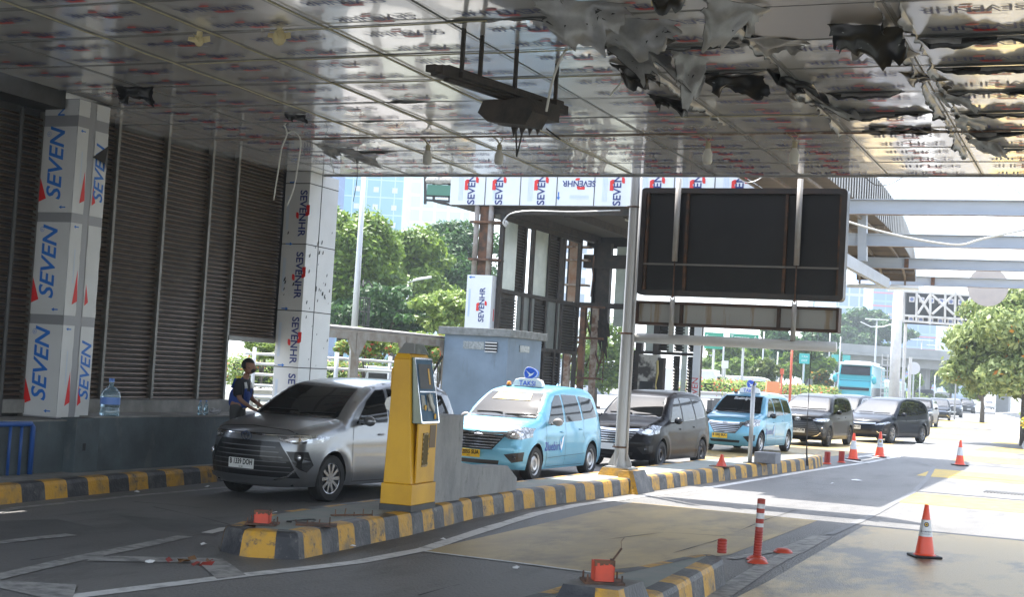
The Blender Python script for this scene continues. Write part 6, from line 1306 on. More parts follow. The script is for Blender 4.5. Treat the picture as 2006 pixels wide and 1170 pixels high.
b = MB(); b.bar(A_+Vector((.5, 1, .45)), C_+Vector((.5, 1, .45)), .3, .9); tag(b.build('low_barrier', mat('dark_barrier', (.06, .06, .06), .8)), 'dark low barrier under the long guard rail across the road', 'barrier')
b = MB(); d_ = (C_-A_).normalized(); n_ = int((C_-A_).length/1.4)
for i in range(n_): b.bar(A_+d_*i*1.4+Vector((0, -1, .12)), A_+d_*(i+1)*1.4+Vector((0, -1, .12)), .4, .24, mi=i % 2)
struct(b.build('kerb', [k_yel, k_blk]))
# shelter
sh = T('shelter', 'low shelter with a thin dirty roof on square posts between column and block house', 'shelter', atd(760, 780, 33)); sh.location.z = 0
grey_p = mat('dirty_cream_paint', (.26, .25, .22), .7, 0, (.16, .12, .09), 4, .8)
A0, C0 = atd(600, 634, 29), atd(893, 662, 34.5); dd = (C0-A0).normalized(); bk = Vector((-dd.y, dd.x, 0)); bk.z = 0
b = MB(); b.add([A0, C0, C0+bk*1.6+Vector((0, 0, .10)), A0+bk*1.6+Vector((0, 0, .10))]+[p-Vector((0, 0, .05)) for p in (A0, C0, C0+bk*1.6, A0+bk*1.6)], [(0, 1, 2, 3), (7, 6, 5, 4), (0, 4, 5, 1), (1, 5, 6, 2), (3, 2, 6, 7), (0, 3, 7, 4)]); b.build('roof', mat('dirty_roof_sheet', (.2, .19, .18), .7, 0, (.1, .08, .07), 3, .8), sh)
b = MB(); b.bar(A0+Vector((0, 0, -.16)), C0+Vector((0, 0, -.16)), .09, .16); b.build('beam', grey_p, sh)
for t_ in (.30, .63, .93):
    p = A0.lerp(C0, t_); b = MB(); b.bar((p.x, p.y, 0), (p.x, p.y, p.z-.08), .13); b.build('post', grey_p, sh)
    b = MB(); b.prism([(-.38, -.2), (.38, -.2), (.07, -.62), (-.07, -.62)], p, dd, (0, 0, 1), .05); b.build('bracket', grey_p, sh)
for t_ in (.93,): p = A0.lerp(C0, t_); b = MB(); b.bar(p+Vector((0, 0, -.9))-dd*.6, p+Vector((0, 0, -.3)), .04); b.build('brace', steel_dk, sh)
def pole(name, label, px_, ytop, D, r0=.08, r1=.06, m=None, cat='pole', group=None, ybase=None):
    p = atd(px_, ytop, D); t = T(name, label, cat, (p.x, p.y, 0), 0, group); MB().cyl((p.x, p.y, 0), p, r0, r1, 12).build('shaft', m or galv, t, True); return t, p
ptree('leafy green tree seen low through the rusty lattice', 1165, 610, 775, 130, 85, n=6000, size=.16, m=LG, seed=77, group='trees behind the left fence')
hm, p = pole('lighting_mast', 'tall pale lighting mast with a cage round its foot, left of the glass tower', 716, 300, 46, .13, .07, galv, 'lamp mast')
q = atd(708, 610, 46); b = MB()
for k in range(10): a = k*.628; b.bar((q.x+.26*math.cos(a), q.y+.26*math.sin(a), 3.05), (q.x+.26*math.cos(a), q.y+.26*math.sin(a), 3.95), .02)
for z in (3.05, 3.5, 3.95): b.tube([(q.x+.26*math.cos(k*.628), q.y+.26*math.sin(k*.628), z) for k in range(11)], .012, 5)
b.build('cage', steel_dk, hm); b = MB()
for k in range(6): a = k*1.05; b.tube([(q.x, q.y, 4.3), (q.x+.2*math.cos(a), q.y+.2*math.sin(a), 4.5), (q.x+.36*math.cos(a), q.y+.36*math.sin(a), 4.3)], .02, 5)
b.build('spike_ring', steel_dk, hm)
sl, p = pole('street_lamp', 'slim street lamp with a single pale arm among the dark trees', 800, 552, 70, .07, .05, galv, 'street lamp'); b = MB(); b.tube([p, atd(820, 547, 70), atd(845, 543, 70)], .06, 6); b.build('arm', white_p, sl)
# ------------------------------------------------------------------ road signs, lamps, gantry
sg = mat('green_sign_face', (.02, .25, .16), .4, 0); stl = mat('teal_sign_face', (.05, .36, .33), .5); tc_ = mat('terracotta_pole', (.55, .12, .06), .5)
Ru = Vector((math.cos(YAW), math.sin(YAW), 0)); Rn = Vector((-math.sin(YAW), math.cos(YAW), 0))
def board(label, x0, x1, y0, y1, D, m, txt=None, name='road_sign', cat='road sign', group='green road signs', leg=True, tm=None):
    p = atd((x0+x1)/2, (y0+y1)/2, D); w_ = (x1-x0)*D/FPX; h_ = (y1-y0)*D/FPX; t = T(name, label, cat, (p.x, p.y, 0), 0, group)
    b = MB(); b.prism([(-w_/2, -h_/2), (w_/2, -h_/2), (w_/2, h_/2), (-w_/2, h_/2)], p, Ru, (0, 0, 1), -.06); b.build('panel', m, t)
    if leg: b = MB(); b.cyl((p.x+Rn.x*.15, p.y+Rn.y*.15, 0), (p.x+Rn.x*.15, p.y+Rn.y*.15, p.z+h_*.4), .09, n=8); b.build('post', galv, t)
    b = MB()
    for st, u, v, s in (txt or ()): b.text(st, p+Ru*(u*w_)+Vector((0, 0, v*h_))-Rn*.01, Ru, (0, 0, 1), s*h_, 0, lift=.004)
    if b.v: b.build('lettering', tm or white_p, t)
    return t
board('wide green road sign immediately right of the stripped building, above the grey tube', 1380, 1420, 652, 684, 100, sg, [('Senayan', 0, .22, .34)], leg=True)
board('wide green road sign with white place name above the middle of the grey tube', 1429, 1486, 655, 682, 100, sg, [('Tomang', -.15, .22, .42), ('^', .38, .2, .5)], leg=True)
board('teal direction sign with small lettering in front of the trees', 1566, 1586, 693, 713, 120, stl, [('1 Km', 0, .2, .28), ('EXIT', 0, -.2, .28)])
board('far left one of two small teal signs before the overpass', 1629, 1643, 695, 709, 150, stl); board('far right one of two small teal signs before the overpass', 1651, 1666, 696, 710, 150, stl)
board('small white and yellow plate on a pole above the white box truck', 1414, 1427, 707, 722, 95, white_p, name='pole_sign', cat='sign', group=None); 
t = board('pale diamond road sign seen from behind, left of the teal signs', 1619, 1631, 700, 712, 140, mat('sign_back', (.5, .45, .42), .6), name='pole_sign', cat='sign', group=None)
p = atd(1790, 722, 125); t = T('round_road_sign', 'round white road sign on a post right of the gantry post', 'sign', (p.x, p.y, 0)); b = MB(); b.lathe([(.001, 0), (.55, 0), (.55, .05), (.001, .05)], p, 'y', 22); b.build('disc', mat('white_disc', (.6, .55, .55), .5), t); b = MB(); b.cyl((p.x, p.y+.1, 0), (p.x, p.y+.1, p.z), .07, n=8); b.build('post', galv, t)
t, p = pole('orange_pole', 'tall terracotta-orange pole rising behind the second taxi', 1553, 660, 78, .07, .06, tc_, 'pole'); q = p
b = MB(); b.bar(atd(1551, 668, 78), atd(1551, 676, 78), .2, .2); b.build('head', tc_, t)
t, p = pole('orange_pole', 'short terracotta post with a box head left of the tall orange pole', 1532, 730, 78, .05, .05, tc_, 'pole'); b = MB(); b.bar(p+Vector((0, 0, -.1)), p+Vector((0, 0, .2)), .18); b.build('head', tc_, t)
p0, p1 = atd(1501, 770, 76), atd(1523, 770, 76); b = MB(); b.prism([(0, 0), (.72, 0), (.68, .62), (.04, .62)], p0, Ru, (0, 0, 1), -.4); tag(b.build('water_barrier', mat('orange_plastic_barrier', (.75, .28, .12), .5)), 'pale orange plastic barrier standing before the hedge behind the second taxi', 'barrier')
for i, (px_, yt, D) in enumerate(((1718, 627, 150), (1806, 667, 205), (1838, 678, 230), (1862, 682, 240))):
    t, p = pole('street_lamp', ('tall double-armed street lamp nearest the overpass', 'street lamp right of the gantry post, beyond the overpass', 'third street lamp down the road beyond the overpass', 'farthest street lamp down the road')[i], px_, yt, D, .12, .08, galv, 'street lamp', 'street lamps down the road')
    b = MB(); s = .045*D*.35; b.bar(p-Ru*s*.5+Vector((0, 0, .05)), p+Ru*s*.5+Vector((0, 0, .05)), .3, .12); b.build('lamp_head', white_p, t)
    if i == 0: b = MB(); b.tube([p-Ru*1.7+Vector((0, 0, -.3)), p-Ru*.6+Vector((0, 0, -.75)), p+Vector((0, 0, -.7))], .06, 5); b.tube([p+Ru*2.0+Vector((0, 0, -.2)), p+Ru*.6+Vector((0, 0, -.7)), p+Vector((0, 0, -.7))], .06, 5); b.build('arm', white_p, t)
for px_, yt, D, lab in ((1876, 666, 120, 'plain slim pole right of the far street lamps'), (1497, 650, 110, 'pale pole among the trees under the grey tube'), (1524, 690, 115, 'thin pale pole left of the orange poles'), (1627, 640, 130, 'slim pole left of the turquoise bus'), (1647, 660, 140, 'slim pole beside the right teal sign'), (1420, 640, 96, 'pole carrying the white and yellow plate'), (1832, 735, 150, 'short post far down the median'), (1803, 733, 140, 'short white post right of the round sign')): pole('slim_pole', lab, px_, yt, D, .07, .05, galv, 'pole', 'slim poles in the distance')
gt = T('sign_gantry', 'white truss gantry with a dark electronic sign seen from the back, over the far road', 'gantry', atd(1758, 790, 90)); gt.location.z = 0
wst = mat('gantry_white_paint', (.62, .62, .63), .5, .1, (.42, .40, .4), 2, .6)
p = atd(1760, 572, 90); b = MB(); b.cyl((p.x, p.y, 0), (p.x, p.y, p.z), .34, .30, 20); b.build('column', wst, gt, True)
for px_, yt in ((1776, 600), (1784, 700)): q = atd(px_, yt, 91); b = MB(); b.cyl((q.x, q.y, 0), q, .1, n=8); b.build('side_post', wst, gt)
b = MB()
for z_ in range(8): b.bar(Vector((p.x-.75, p.y-.4, 1.5+z_*.35)), Vector((p.x-.3, p.y-.4, 1.5+z_*.35)), .05)
b.bar(Vector((p.x-.75, p.y-.4, .5)), Vector((p.x-.75, p.y-.4, 4.3)), .05); b.bar(Vector((p.x-.4, p.y-.4, .5)), Vector((p.x-.4, p.y-.4, 4.3)), .05); b.build('ladder', wst, gt)
G_ = lambda x, y, D=90: atd(x, y, D)
b = MB()
for a, c in (((1740, 569), (1925, 580)), ((1740, 616), (1925, 628)), ((1760, 628), (1925, 640)), ((1745, 618), (1775, 630)), ((1872, 570), (1870, 640)), ((1823, 572), (1822, 636)), ((1796, 572), (1795, 632)), ((1770, 570), (1770, 632)), ((1798, 578), (1822, 615)), ((1822, 578), (1798, 615)), ((1826, 578), (1868, 616)), ((1868, 578), (1826, 616)), ((1878, 578), (1905, 618)), ((1905, 578), (1878, 618)), ((1852, 572), (1851, 636))): b.bar(G_(*a), G_(*c), .13)
b.build('truss', wst, gt)
b = MB(); c0 = G_(1773, 634, 90.6); c1_ = G_(1905, 634, 90.6); w_ = (c1_-c0).length; b.prism([(0, 0), (w_, 0), (w_, 2.05), (0, 2.05)], c0, Ru, (0, 0, 1), -.4); b.build('sign_back', mat('gantry_dark_panel', (.03, .035, .04), .6), gt)
b = MB()
for k in range(7):
    for z_ in (.28, 1.55): q = c0+Ru*(.35+k*.62)+Vector((0, 0, z_))-Rn*.03; b.prism([(-.17, -.17), (.17, -.17), (.17, .17), (-.17, .17)], q, Ru, (0, 0, 1), .02); 
b.build('fan_cover', wst, gt); b = MB()
for k in range(7):
    for z_ in (.28, 1.55): q = c0+Ru*(.35+k*.62)+Vector((0, 0, z_))-Rn*.06; b.add([q+Ru*.12*math.cos(a*.628)+Vector((0, 0, .12*math.sin(a*.628))) for a in range(10)], [tuple(range(10))])
b.build('fan', mat('fan_blue_grey', (.15, .2, .38), .5), gt)
# overpass
ov = T('overpass', 'pale concrete overpass crossing the road in the distance', 'bridge', atd(1700, 780, 165)); ov.location.z = 0; oc = mat('overpass_concrete', (.36, .36, .35), .85, 0, (.26, .26, .25), .3, .7)
A_, C_ = atd(1500, 662, 160), atd(2050, 704, 195); d_ = (C_-A_).normalized(); n2 = Vector((-d_.y, d_.x, 0))
b = MB(); b.bar(A_+Vector((0, 0, -.4)), C_+Vector((0, 0, -.4)), .3, .9); b.bar(A_+n2*9+Vector((0, 0, -.4)), C_+n2*9+Vector((0, 0, -.4)), .3, .9); b.build('parapet', oc, ov)
b = MB(); b.bar(A_+n2*4.5+Vector((0, 0, -1.05)), C_+n2*4.5+Vector((0, 0, -1.05)), 10, .35); b.bar(A_+n2*4.5+Vector((0, 0, -1.75)), C_+n2*4.5+Vector((0, 0, -1.75)), 7, 1.1); b.build('deck', oc, ov)
for t_ in (.26, .62, .95): p = A_.lerp(C_, t_)+n2*4.5; b = MB(); b.bar((p.x, p.y, 0), (p.x, p.y, p.z-2.2), 1.6, 5); b.build('pier', oc, ov)
# ------------------------------------------------------------------ distant buildings
def bmat(name, wall, win, sx, sz, fx=.5, fz=.5, rough=.4, coord='Object'):
    m = bpy.data.materials.new(name); m.use_nodes = True; t = m.node_tree; b = t.nodes['Principled BSDF']; tc = t.nodes.new('ShaderNodeTexCoord'); sp = t.nodes.new('ShaderNodeSeparateXYZ'); t.links.new(tc.outputs['Object'], sp.inputs[0])
    ad = t.nodes.new('ShaderNodeMath'); ad.operation = 'ADD'; t.links.new(sp.outputs[0], ad.inputs[0]); t.links.new(sp.outputs[1], ad.inputs[1])
    def cell(o, s, f):
        d = t.nodes.new('ShaderNodeMath'); d.operation = 'DIVIDE'; d.inputs[1].default_value = s; t.links.new(o, d.inputs[0]); fr = t.nodes.new('ShaderNodeMath'); fr.operation = 'FRACT'; t.links.new(d.outputs[0], fr.inputs[0]); g = t.nodes.new('ShaderNodeMath'); g.operation = 'LESS_THAN'; g.inputs[1].default_value = f; t.links.new(fr.outputs[0], g.inputs[0]); return g.outputs[0]
    mu = t.nodes.new('ShaderNodeMath'); mu.operation = 'MULTIPLY'; t.links.new(cell(ad.outputs[0], sx, fx), mu.inputs[0]); t.links.new(cell(sp.outputs[2], sz, fz), mu.inputs[1])
    x = t.nodes.new('ShaderNodeMix'); x.data_type = 'RGBA'; x.inputs['A'].default_value = wall+(1,); x.inputs['B'].default_value = win+(1,); t.links.new(mu.outputs[0], x.inputs['Factor']); t.links.new(x.outputs['Result'], b.inputs['Base Color']); b.inputs['Roughness'].default_value = rough
    return m
def tower(label, x0, x1, ytop, D, depth, m, cat='building', rz=0, bands=None):
    a, c = atd(x0, ytop, D), atd(x1, ytop, D); w_ = (c-a).length; mid = (a+c)/2; t = T('office_tower', label, cat, (mid.x, mid.y, 0), YAW+rz, 'office towers beyond the road'); z = mid.z
    b = MB(); b.box(-w_/2, w_/2, 0, depth, -1, z); b.build('facade', m, t, world=False)
    b = MB(); b.box(-w_/2-.3, w_/2+.3, -.3, depth+.3, z, z+1.2); b.build('parapet', white_p, t, world=False)
    if bands:
        mm, st = bands; k = int(z/st)
        b = MB()
        for i in range(k): b.box(-w_/2-.15, w_/2+.15, -.15, .0, i*st, i*st+.5)
        b.build('floor_band', mm, t, world=False)
    return t
cy = bmat('cyan_curtain_wall', (.5, .68, .7), (.20, .48, .56), 3.2, 4.0, .92, .93, .3); cy2 = bmat('pale_curtain_wall', (.72, .78, .78), (.5, .66, .68), 4, 4, .8, .8)
t = tower('cyan glass office tower behind the lighting mast and the trees', 664, 804, 150, 330, 26, cy)
for i in range(4):
    for k in range(14): b = MB(); b.box(-7.2+i*4.3, -6.0+i*4.3, -.12, -.02, 5+k*4.0, 6.2+k*4.0); b.build('bright_panel', white_p, t, world=False)
tower('dark blue glass tower edge left of the cyan tower, beside the far column', 600, 665, 140, 300, 22, bmat('blue_curtain_wall', (.10, .18, .40), (.06, .12, .32), 3, 4, .9, .9))
tower('pale glass tower just right of the cyan one, half hidden by the white fascia', 806, 935, 150, 420, 40, cy2)
tower('white apartment tower with rows of windows seen through the stripped building', 1086, 1215, 250, 300, 30, bmat('white_tower_wall', (.7, .7, .72), (.30, .36, .42), 3.0, 3.4, .45, .5))
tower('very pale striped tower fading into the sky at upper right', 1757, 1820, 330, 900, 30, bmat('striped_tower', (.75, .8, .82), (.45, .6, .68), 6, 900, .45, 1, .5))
tower('blue glass office block right of the display board', 1640, 1692, 560, 420, 40, bmat('blue_grey_glass', (.45, .52, .6), (.20, .30, .42), 3, 3.8, .85, .8))
red_b = mat('red_floor_band', (.55, .12, .14), .5)
tower('blue glass tower with thin red floor bands left of the gantry column', 1714, 1765, 520, 460, 30, bmat('blue_band_glass', (.22, .38, .62), (.15, .28, .55), 4, 4.5, .9, .85), bands=(red_b, 4.2))
tower('lower blue building with red bands under the gantry sign', 1766, 1835, 622, 480, 30, bmat('blue_band_glass2', (.25, .42, .68), (.16, .3, .55), 4, 4.5, .9, .85), bands=(red_b, 4.2))
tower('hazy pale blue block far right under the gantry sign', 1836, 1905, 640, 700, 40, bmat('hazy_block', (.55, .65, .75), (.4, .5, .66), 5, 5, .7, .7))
tower('far blue building under the overpass', 1850, 1900, 715, 520, 30, bmat('far_blue_block', (.3, .42, .62), (.2, .3, .5), 4, 4, .8, .6))
tower('low stack of white tiled roofs behind the gutted building lattice', 1140, 1190, 645, 150, 20, bmat('roof_stack', (.62, .64, .68), (.3, .33, .38), 900, .8, 1, .35))
# ------------------------------------------------------------------ traffic on the far carriageway
bt = mat('bus_turquoise', (.03, .38, .46), .3, coat=.6); bw = mat('bus_white', (.72, .74, .75), .3, coat=.4)
def bus(label, px_, ybot, D, w_px, rz, c1_, dbl=True):
    p = atd(px_, ybot, D); W_ = 2.5; t = T('bus', label, 'bus', (p.x, p.y, .0), rz, 'buses on the far carriageway'); H_ = 4.1 if dbl else 3.1; Lb = 11
    b = MB(); k_ = .7 if dbl else 0; pr = [(0, .4), (-.12, .9+k_), (-.1, 1.6+k_), (.12, 2.1+k_), (.05, 2.35+k_), (.35, H_-.25), (.7, H_), (Lb, H_-.1), (Lb, .4)]
    n = len(pr); vs = [(x, y, z) for x in (-W_/2, W_/2) for y, z in pr]; b.add(vs, [(i, (i+1) % n, (i+1) % n+n, i+n)[::-1] for i in range(n)]+[tuple(range(n)), tuple(range(n, 2*n))[::-1]]); b.build('body', c1_, t, world=False, bevel=.12)
    b = MB(); b.add([(-1.15, .09, 2.05+k_), (1.15, .09, 2.05+k_), (1.12, -.18, 1.25+k_), (-1.12, -.18, 1.25+k_)], [(3, 2, 1, 0)]); b.build('windscreen', glass_dark, t, world=False)
    if dbl: b = MB(); b.add([(-1.15, .02, 3.15), (1.15, .02, 3.15), (1.1, .24, H_-.28), (-1.1, .24, H_-.28)], [(0, 1, 2, 3)]); b.v = [(v[0], v[1]-.05, v[2]) for v in b.v]; b.build('upper_windscreen', glass_dark, t, world=False); b = MB(); b.box(-1.2, 1.2, -.06, .6, H_-.2, H_+.02); b.build('white_roof_cap', bw, t, world=False, bevel=.05)
    b = MB(); b.box(W_/2, W_/2+.02, .8, Lb-.5, 1.5, 2.2); b.box(-W_/2-.02, -W_/2, .8, Lb-.5, 1.5, 2.2); b.build('side_window', glass_dark, t, world=False)
    if dbl: b = MB(); b.box(-1.0, 1.0, 1.0, 9, H_-.05, H_+.15); b.build('roof_unit', bw, t, world=False, bevel=.05)
    for s in (1, -1):
        b = MB(); b.sph((s*1.5, -.35, 2.1+k_), .2, 10, sz=1.7); b.tube([(s*1.2, -.1, 2.5+k_), (s*1.5, -.3, 2.45+k_)], .04, 6); b.build('mirror', c1_, t, world=False)
        b = MB(); b.sph((s*.95, -.1, .85), .16, 10, sx=1.4, sy=.4); b.build('headlight', headm, t, world=False)
        for y in (1.8, 8.5): b = MB(); b.lathe([(.3, -.14), (.5, -.12), (.5, .12), (.3, .14), (.001, .1)], (s*1.12, y, .5), 'x', 20); b.build('wheel', tyre, t, world=False)
    return t
bus('turquoise double-decker coach with white upper windscreen coming along the far carriageway', 1674, 760, 112, 60, R(3), bt)
bus('pale green and white bus right behind the turquoise coach', 1722, 760, 135, 40, R(1), mat('bus_pale_green', (.32, .5, .42), .4), False)
def van(label, px_, D, H_, W_, Lb, m, rz, cat='van', z=1.0, group='far traffic', box=False):
    p = atd(px_, 760, D); t = T(cat, label, cat, (p.x, p.y, 0), YAW+rz, group); b = MB()
    pr = [(0, .4), (-.02, .9), (.75, 1.15), (1.3, H_*.95), (1.7, H_), (Lb-.2, H_), (Lb, H_*.8), (Lb, .4)] if not box else [(0, .5), (0, 1.3), (.35, 2.0), (1.3, 2.05), (1.31, H_), (Lb, H_), (Lb, .6)]
    n = len(pr); vs = [(x, y, z_+z) for x in (-W_/2, W_/2) for y, z_ in pr]; b.add(vs, [(i, (i+1) % n, (i+1) % n+n, i+n)[::-1] for i in range(n)]+[tuple(range(n)), tuple(range(n, 2*n))[::-1]]); b.build('body', m, t, world=False, bevel=.08)
    b = MB(); b.box(-W_/2-.01, W_/2+.01, 1.5, Lb-.5, z+H_*.55, z+H_*.85) if not box else b.box(-W_/2-.01, W_/2+.01, .5, 1.1, z+1.3, z+1.9); b.build('window', glass_dark, t, world=False)
    for s in (1, -1):
        for y in (.9, Lb-.9): b = MB(); b.lathe([(.2, -.1), (.35, -.1), (.35, .1), (.2, .1), (.001, .08)], (s*(W_/2-.1), y, z+.35), 'x', 16); b.build('wheel', tyre, t, world=False)
    return t
van('white box truck behind the hedge, under the white and yellow plate', 1441, 98, 2.35, 1.9, 5.2, wp, R(70), 'truck', .4, box=True)
van('white van behind the hedge near the orange poles', 1542, 100, 1.95, 1.8, 4.9, wp, R(75), 'van', .5)
van('small white car behind the hedge left of the reddish shrub tree', 1590, 118, 1.5, 1.7, 4.2, wp, R(75), 'car', .6)
van('silver van behind the fence beside the block house', 905, 58, 1.75, 1.7, 4.2, mat('pale_silver_paint', (.5, .52, .55), .3, .4, coat=.5), R(80), 'van', .0)
van('distant pale van right of the round sign', 1853, 190, 2.0, 1.8, 4.6, wp, R(0), 'van', .5); van('distant dark van down the far carriageway', 1822, 180, 2.0, 1.8, 4.6, gm, R(0), 'van', .6)
# ------------------------------------------------------------------ person
def person():
    q_ = atd(468, 760, 21.4); base = Vector((q_.x, q_.y, .22)); t = T('person', 'person in dark shirt and blue vest with face mask, standing behind the silver minivan hood', 'person', base); t.scale = (.9, .9, .9)
    skin = mat('skin', (.22, .11, .07), .55); 
    # body skeleton, x = towards the silver car, seen from the side
    J = {'pel': (0, 0, .93), 'sp': (.02, 0, 1.12), 'ch': (.06, 0, 1.32), 'nk': (.10, 0, 1.46), 'hd': (.125, 0, 1.52), 'hd2': (.14, 0, 1.56),
         'shL': (.06, -.17, 1.39), 'elL': (.12, -.20, 1.12), 'wrL': (.32, -.12, .98), 'haL': (.38, -.10, .96), 'shR': (.06, .17, 1.39), 'elR': (.14, .21, 1.13), 'wrR': (.36, .14, 1.02), 'haR': (.43, .11, 1.0),
         'hpL': (0, -.09, .90), 'knL': (.05, -.10, .49), 'anL': (.0, -.10, .08), 'toL': (.16, -.11, .04), 'hpR': (0, .09, .90), 'knR': (.04, .10, .49), 'anR': (-.02, .10, .08), 'toR': (.14, .11, .04)}
    rad = {'pel': .13, 'sp': .125, 'ch': .14, 'nk': .055, 'hd': .055, 'hd2': .06, 'shL': .062, 'elL': .043, 'wrL': .028, 'haL': .03, 'shR': .062, 'elR': .043, 'wrR': .028, 'haR': .03, 'hpL': .095, 'knL': .06, 'anL': .042, 'toL': .035, 'hpR': .095, 'knR': .06, 'anR': .042, 'toR': .035}
    E_ = [('pel','sp'),('sp','ch'),('ch','nk'),('nk','hd'),('hd','hd2'),('ch','shL'),('shL','elL'),('elL','wrL'),('wrL','haL'),('ch','shR'),('shR','elR'),('elR','wrR'),('wrR','haR'),('pel','hpL'),('hpL','knL'),('knL','anL'),('anL','toL'),('pel','hpR'),('hpR','knR'),('knR','anR'),('anR','toR')]
    # fingers
    for s, h in (('L', (.38, -.10, .96)), ('R', (.43, .11, 1.0))):
        for k in range(4):
            n1, n2 = f'f{s}{k}a', f'f{s}{k}b'; y = h[1]+(k-1.5)*.02; ln = (.055, .065, .06, .048)[k]; J[n1] = (h[0]+ln*.7, y, h[2]-.012); J[n2] = (h[0]+ln*1.2, y, h[2]-.035); rad[n1] = .009; rad[n2] = .008; E_ += [('ha'+s, n1), (n1, n2)]
        J['t'+s] = (h[0]+.02, h[1]+.045, h[2]); rad['t'+s] = .01; E_.append(('ha'+s, 't'+s))
    names = list(J)
    def skinned(nm, keep, radd, m, grow=0, sub=2, mats=None):
        ks = [k for k in names if k in keep]; me = bpy.data.meshes.new(nm); me.from_pydata([J[k] for k in ks], [(ks.index(a), ks.index(c)) for a, c in E_ if a in ks and c in ks], []); o = bpy.data.objects.new(nm, me); sc.collection.objects.link(o)
        o.modifiers.new('s', 'SKIN'); 
        if not me.skin_vertices: 
            bm = bmesh.new(); bm.from_mesh(me); bm.verts.layers.skin.verify(); bm.to_mesh(me); bm.free()
        sv = me.skin_vertices[0].data
        for i, k in enumerate(ks): r_ = radd[k]+grow; fx, fy = (r_, r_); sv[i].radius = (fx*(.8 if k in ('pel','sp','ch') else 1), fy*(1.15 if k in ('pel','sp','ch') else 1)); 
        sv[ks.index('pel') if 'pel' in ks else 0].use_root = True
        su = o.modifiers.new('u', 'SUBSURF'); su.levels = sub; su.render_levels = sub
        ev = o.evaluated_get(bpy.context.evaluated_depsgraph_get()); m2 = bpy.data.meshes.new_from_object(ev); bpy.data.objects.remove(o); m2.materials.clear()
        for mm in (mats or [m]): m2.materials.append(mm)
        m2.polygons.foreach_set('use_smooth', [True]*len(m2.polygons)); o2 = bpy.data.objects.new(nm, m2); sc.collection.objects.link(o2); o2.parent = t; return o2
    body = skinned('body', names, rad, skin)
    # head joined into the body mesh
    bm = bmesh.new(); bm.from_mesh(body.data)
    hb = MB(); hc = Vector((.165, 0, 1.655)); hb.sph(hc, .105, 20, sx=.98, sy=.80, sz=1.12)
    def shape(v):
        d = Vector(v)-hc; x, y, z = d
        if x > .02 and z < .03: d.x += .012*max(0, 1-abs(y)/.05); d.y *= 1-.9*max(0, -z)
        return hc+d
    hb.v = [tuple(shape(v)) for v in hb.v]
    hb.sph(hc+Vector((.108, 0, -.015)), .017, 8, sx=1.1, sy=.8, sz=1.6)
    for s in (-1, 1): hb.sph(hc+Vector((-.005, s*.084, -.01)), .026, 8, sx=.6, sy=.35, sz=1.2); hb.sph(hc+Vector((.092, s*.034, .012)), .012, 8)
    me = bpy.data.meshes.new('h'); me.from_pydata(hb.v, [], hb.f); bm.from_mesh(me); bm.to_mesh(body.data); bm.free(); body.data.polygons.foreach_set('use_smooth', [True]*len(body.data.polygons))
    shirt = mat('dark_shirt', (.008, .009, .014), .8); J2 = dict(J)
    rr_ = dict(rad); J['elL'] = tuple(Vector(J['shL']).lerp(Vector(J2['elL']), .85)); J['elR'] = tuple(Vector(J['shR']).lerp(Vector(J2['elR']), .85)); rr_['elL'] = rr_['elR'] = .055
    skinned('shirt', ['pel', 'sp', 'ch', 'nk', 'shL', 'elL', 'shR', 'elR'], {**rr_, 'nk': .058}, shirt, .02)
    J.update(J2)
    skinned('trousers', ['pel', 'sp', 'hpL', 'knL', 'anL', 'hpR', 'knR', 'anR'], {**rad, 'sp': .10}, mat('grey_trousers', (.05, .05, .05), .85), .014)
    ve = skinned('vest', ['pel', 'sp', 'ch'], rad, None, .042, 3, [mat('blue_vest', (.012, .045, .22), .7), mat('vest_silver_band', (.55, .55, .55), .4), mat('vest_yellow_patch', (.7, .65, .05), .5), shirt])
    for p in ve.data.polygons:
        c = p.center; p.material_index = 1 if .93 < c.z < .975 else 0
    b = MB()
    for s in (-1, 1): b.tube([(.17, s*.10, 1.16), (.17, s*.10, 1.34), (.10, s*.11, 1.455), (-.02, s*.11, 1.44), (-.07, s*.1, 1.3)], .028, 6, 0); b.tube([(.08, s*.112, 1.468), (.02, s*.112, 1.47)], .034, 6, 2); b.tube([(.178, s*.10, 1.30), (.150, s*.102, 1.40)], .032, 6, 1)
    b.build('vest_strap', [MATS['blue_vest'], MATS['vest_silver_band'], MATS['vest_yellow_patch']], t, True, world=False)
    b = MB(); b.sph(hc+Vector((-.022, 0, .035)), .115, 20, sx=1.0, sy=.86, sz=1.0); keep = []
    hv = [Vector(v) for v in b.v]
    b.f = [f for f in b.f if all((hv[i].z > hc.z+.045) or (hv[i].x < hc.x+.01 and hv[i].z > hc.z-.055) for i in f)]; b.m = [0]*len(b.f); r_ = random.Random(1)
    b.v = [tuple(v+Vector((r_.uniform(-.004, .004), r_.uniform(-.004, .004), r_.uniform(-.004, .006)))) for v in hv]; b.build('hair', mat('black_hair', (.008, .007, .007), .55), t, True, world=False)
    b = MB(); b.sph(hc+Vector((.060, 0, -.045)), .056, 16, sx=.95, sy=.98, sz=.9); b.build('face_mask', mat('black_mask', (.012, .012, .013), .7), t, True, world=False)
    for s in (-1, 1): b = MB(); b.tube([hc+Vector((.05, s*.068, -.02)), hc+Vector((.0, s*.088, .0))], .004, 5); b.build('mask_strap', MATS['black_mask'], t, world=False)
    for s in (-1, 1): b = MB(); b.sph((.06, s*.10, .045), .07, 10, sx=2, sy=.7, sz=.6); b.build('shoe', black, t, True, world=False)
    t.rotation_euler.z = R(8); return t
person()
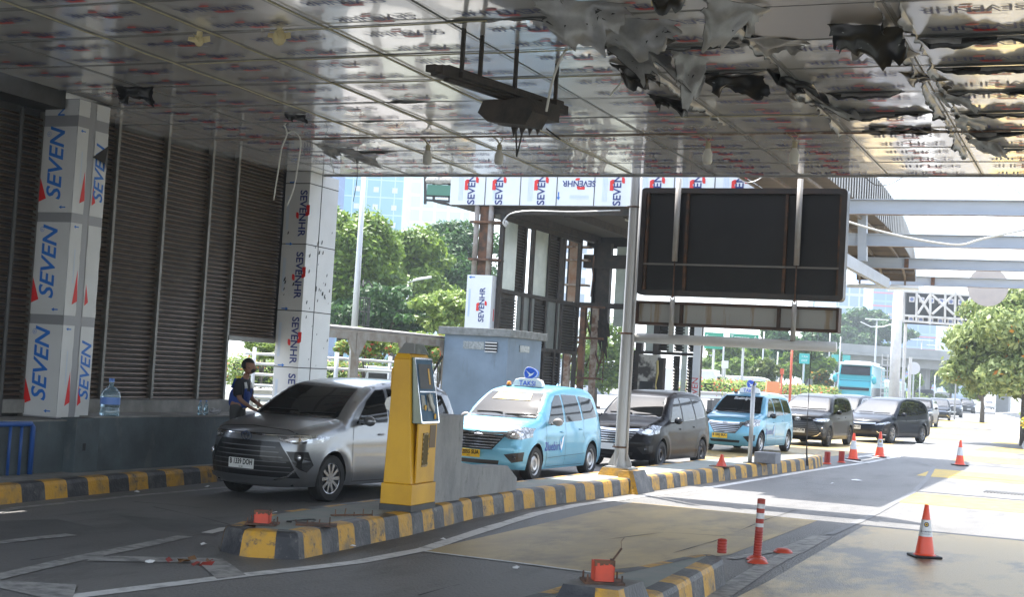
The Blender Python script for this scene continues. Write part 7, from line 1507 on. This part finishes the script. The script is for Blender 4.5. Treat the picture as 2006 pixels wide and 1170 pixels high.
# ------------------------------------------------------------------ air
hz = mat('haze_box', (1, 1, 1)); t = hz.node_tree; t.nodes.remove(t.nodes['Principled BSDF']); v = t.nodes.new('ShaderNodeVolumePrincipled'); v.inputs['Color'].default_value = (.80, .90, 1, 1); v.inputs['Density'].default_value = .0007; v.inputs['Anisotropy'].default_value = .3
t.links.new(v.outputs[0], t.nodes['Material Output'].inputs['Volume'])
b = MB(); b.box(-890, 590, -110, 1500, -1.2, 150); o = b.build('haze', hz); o['kind'] = 'stuff'
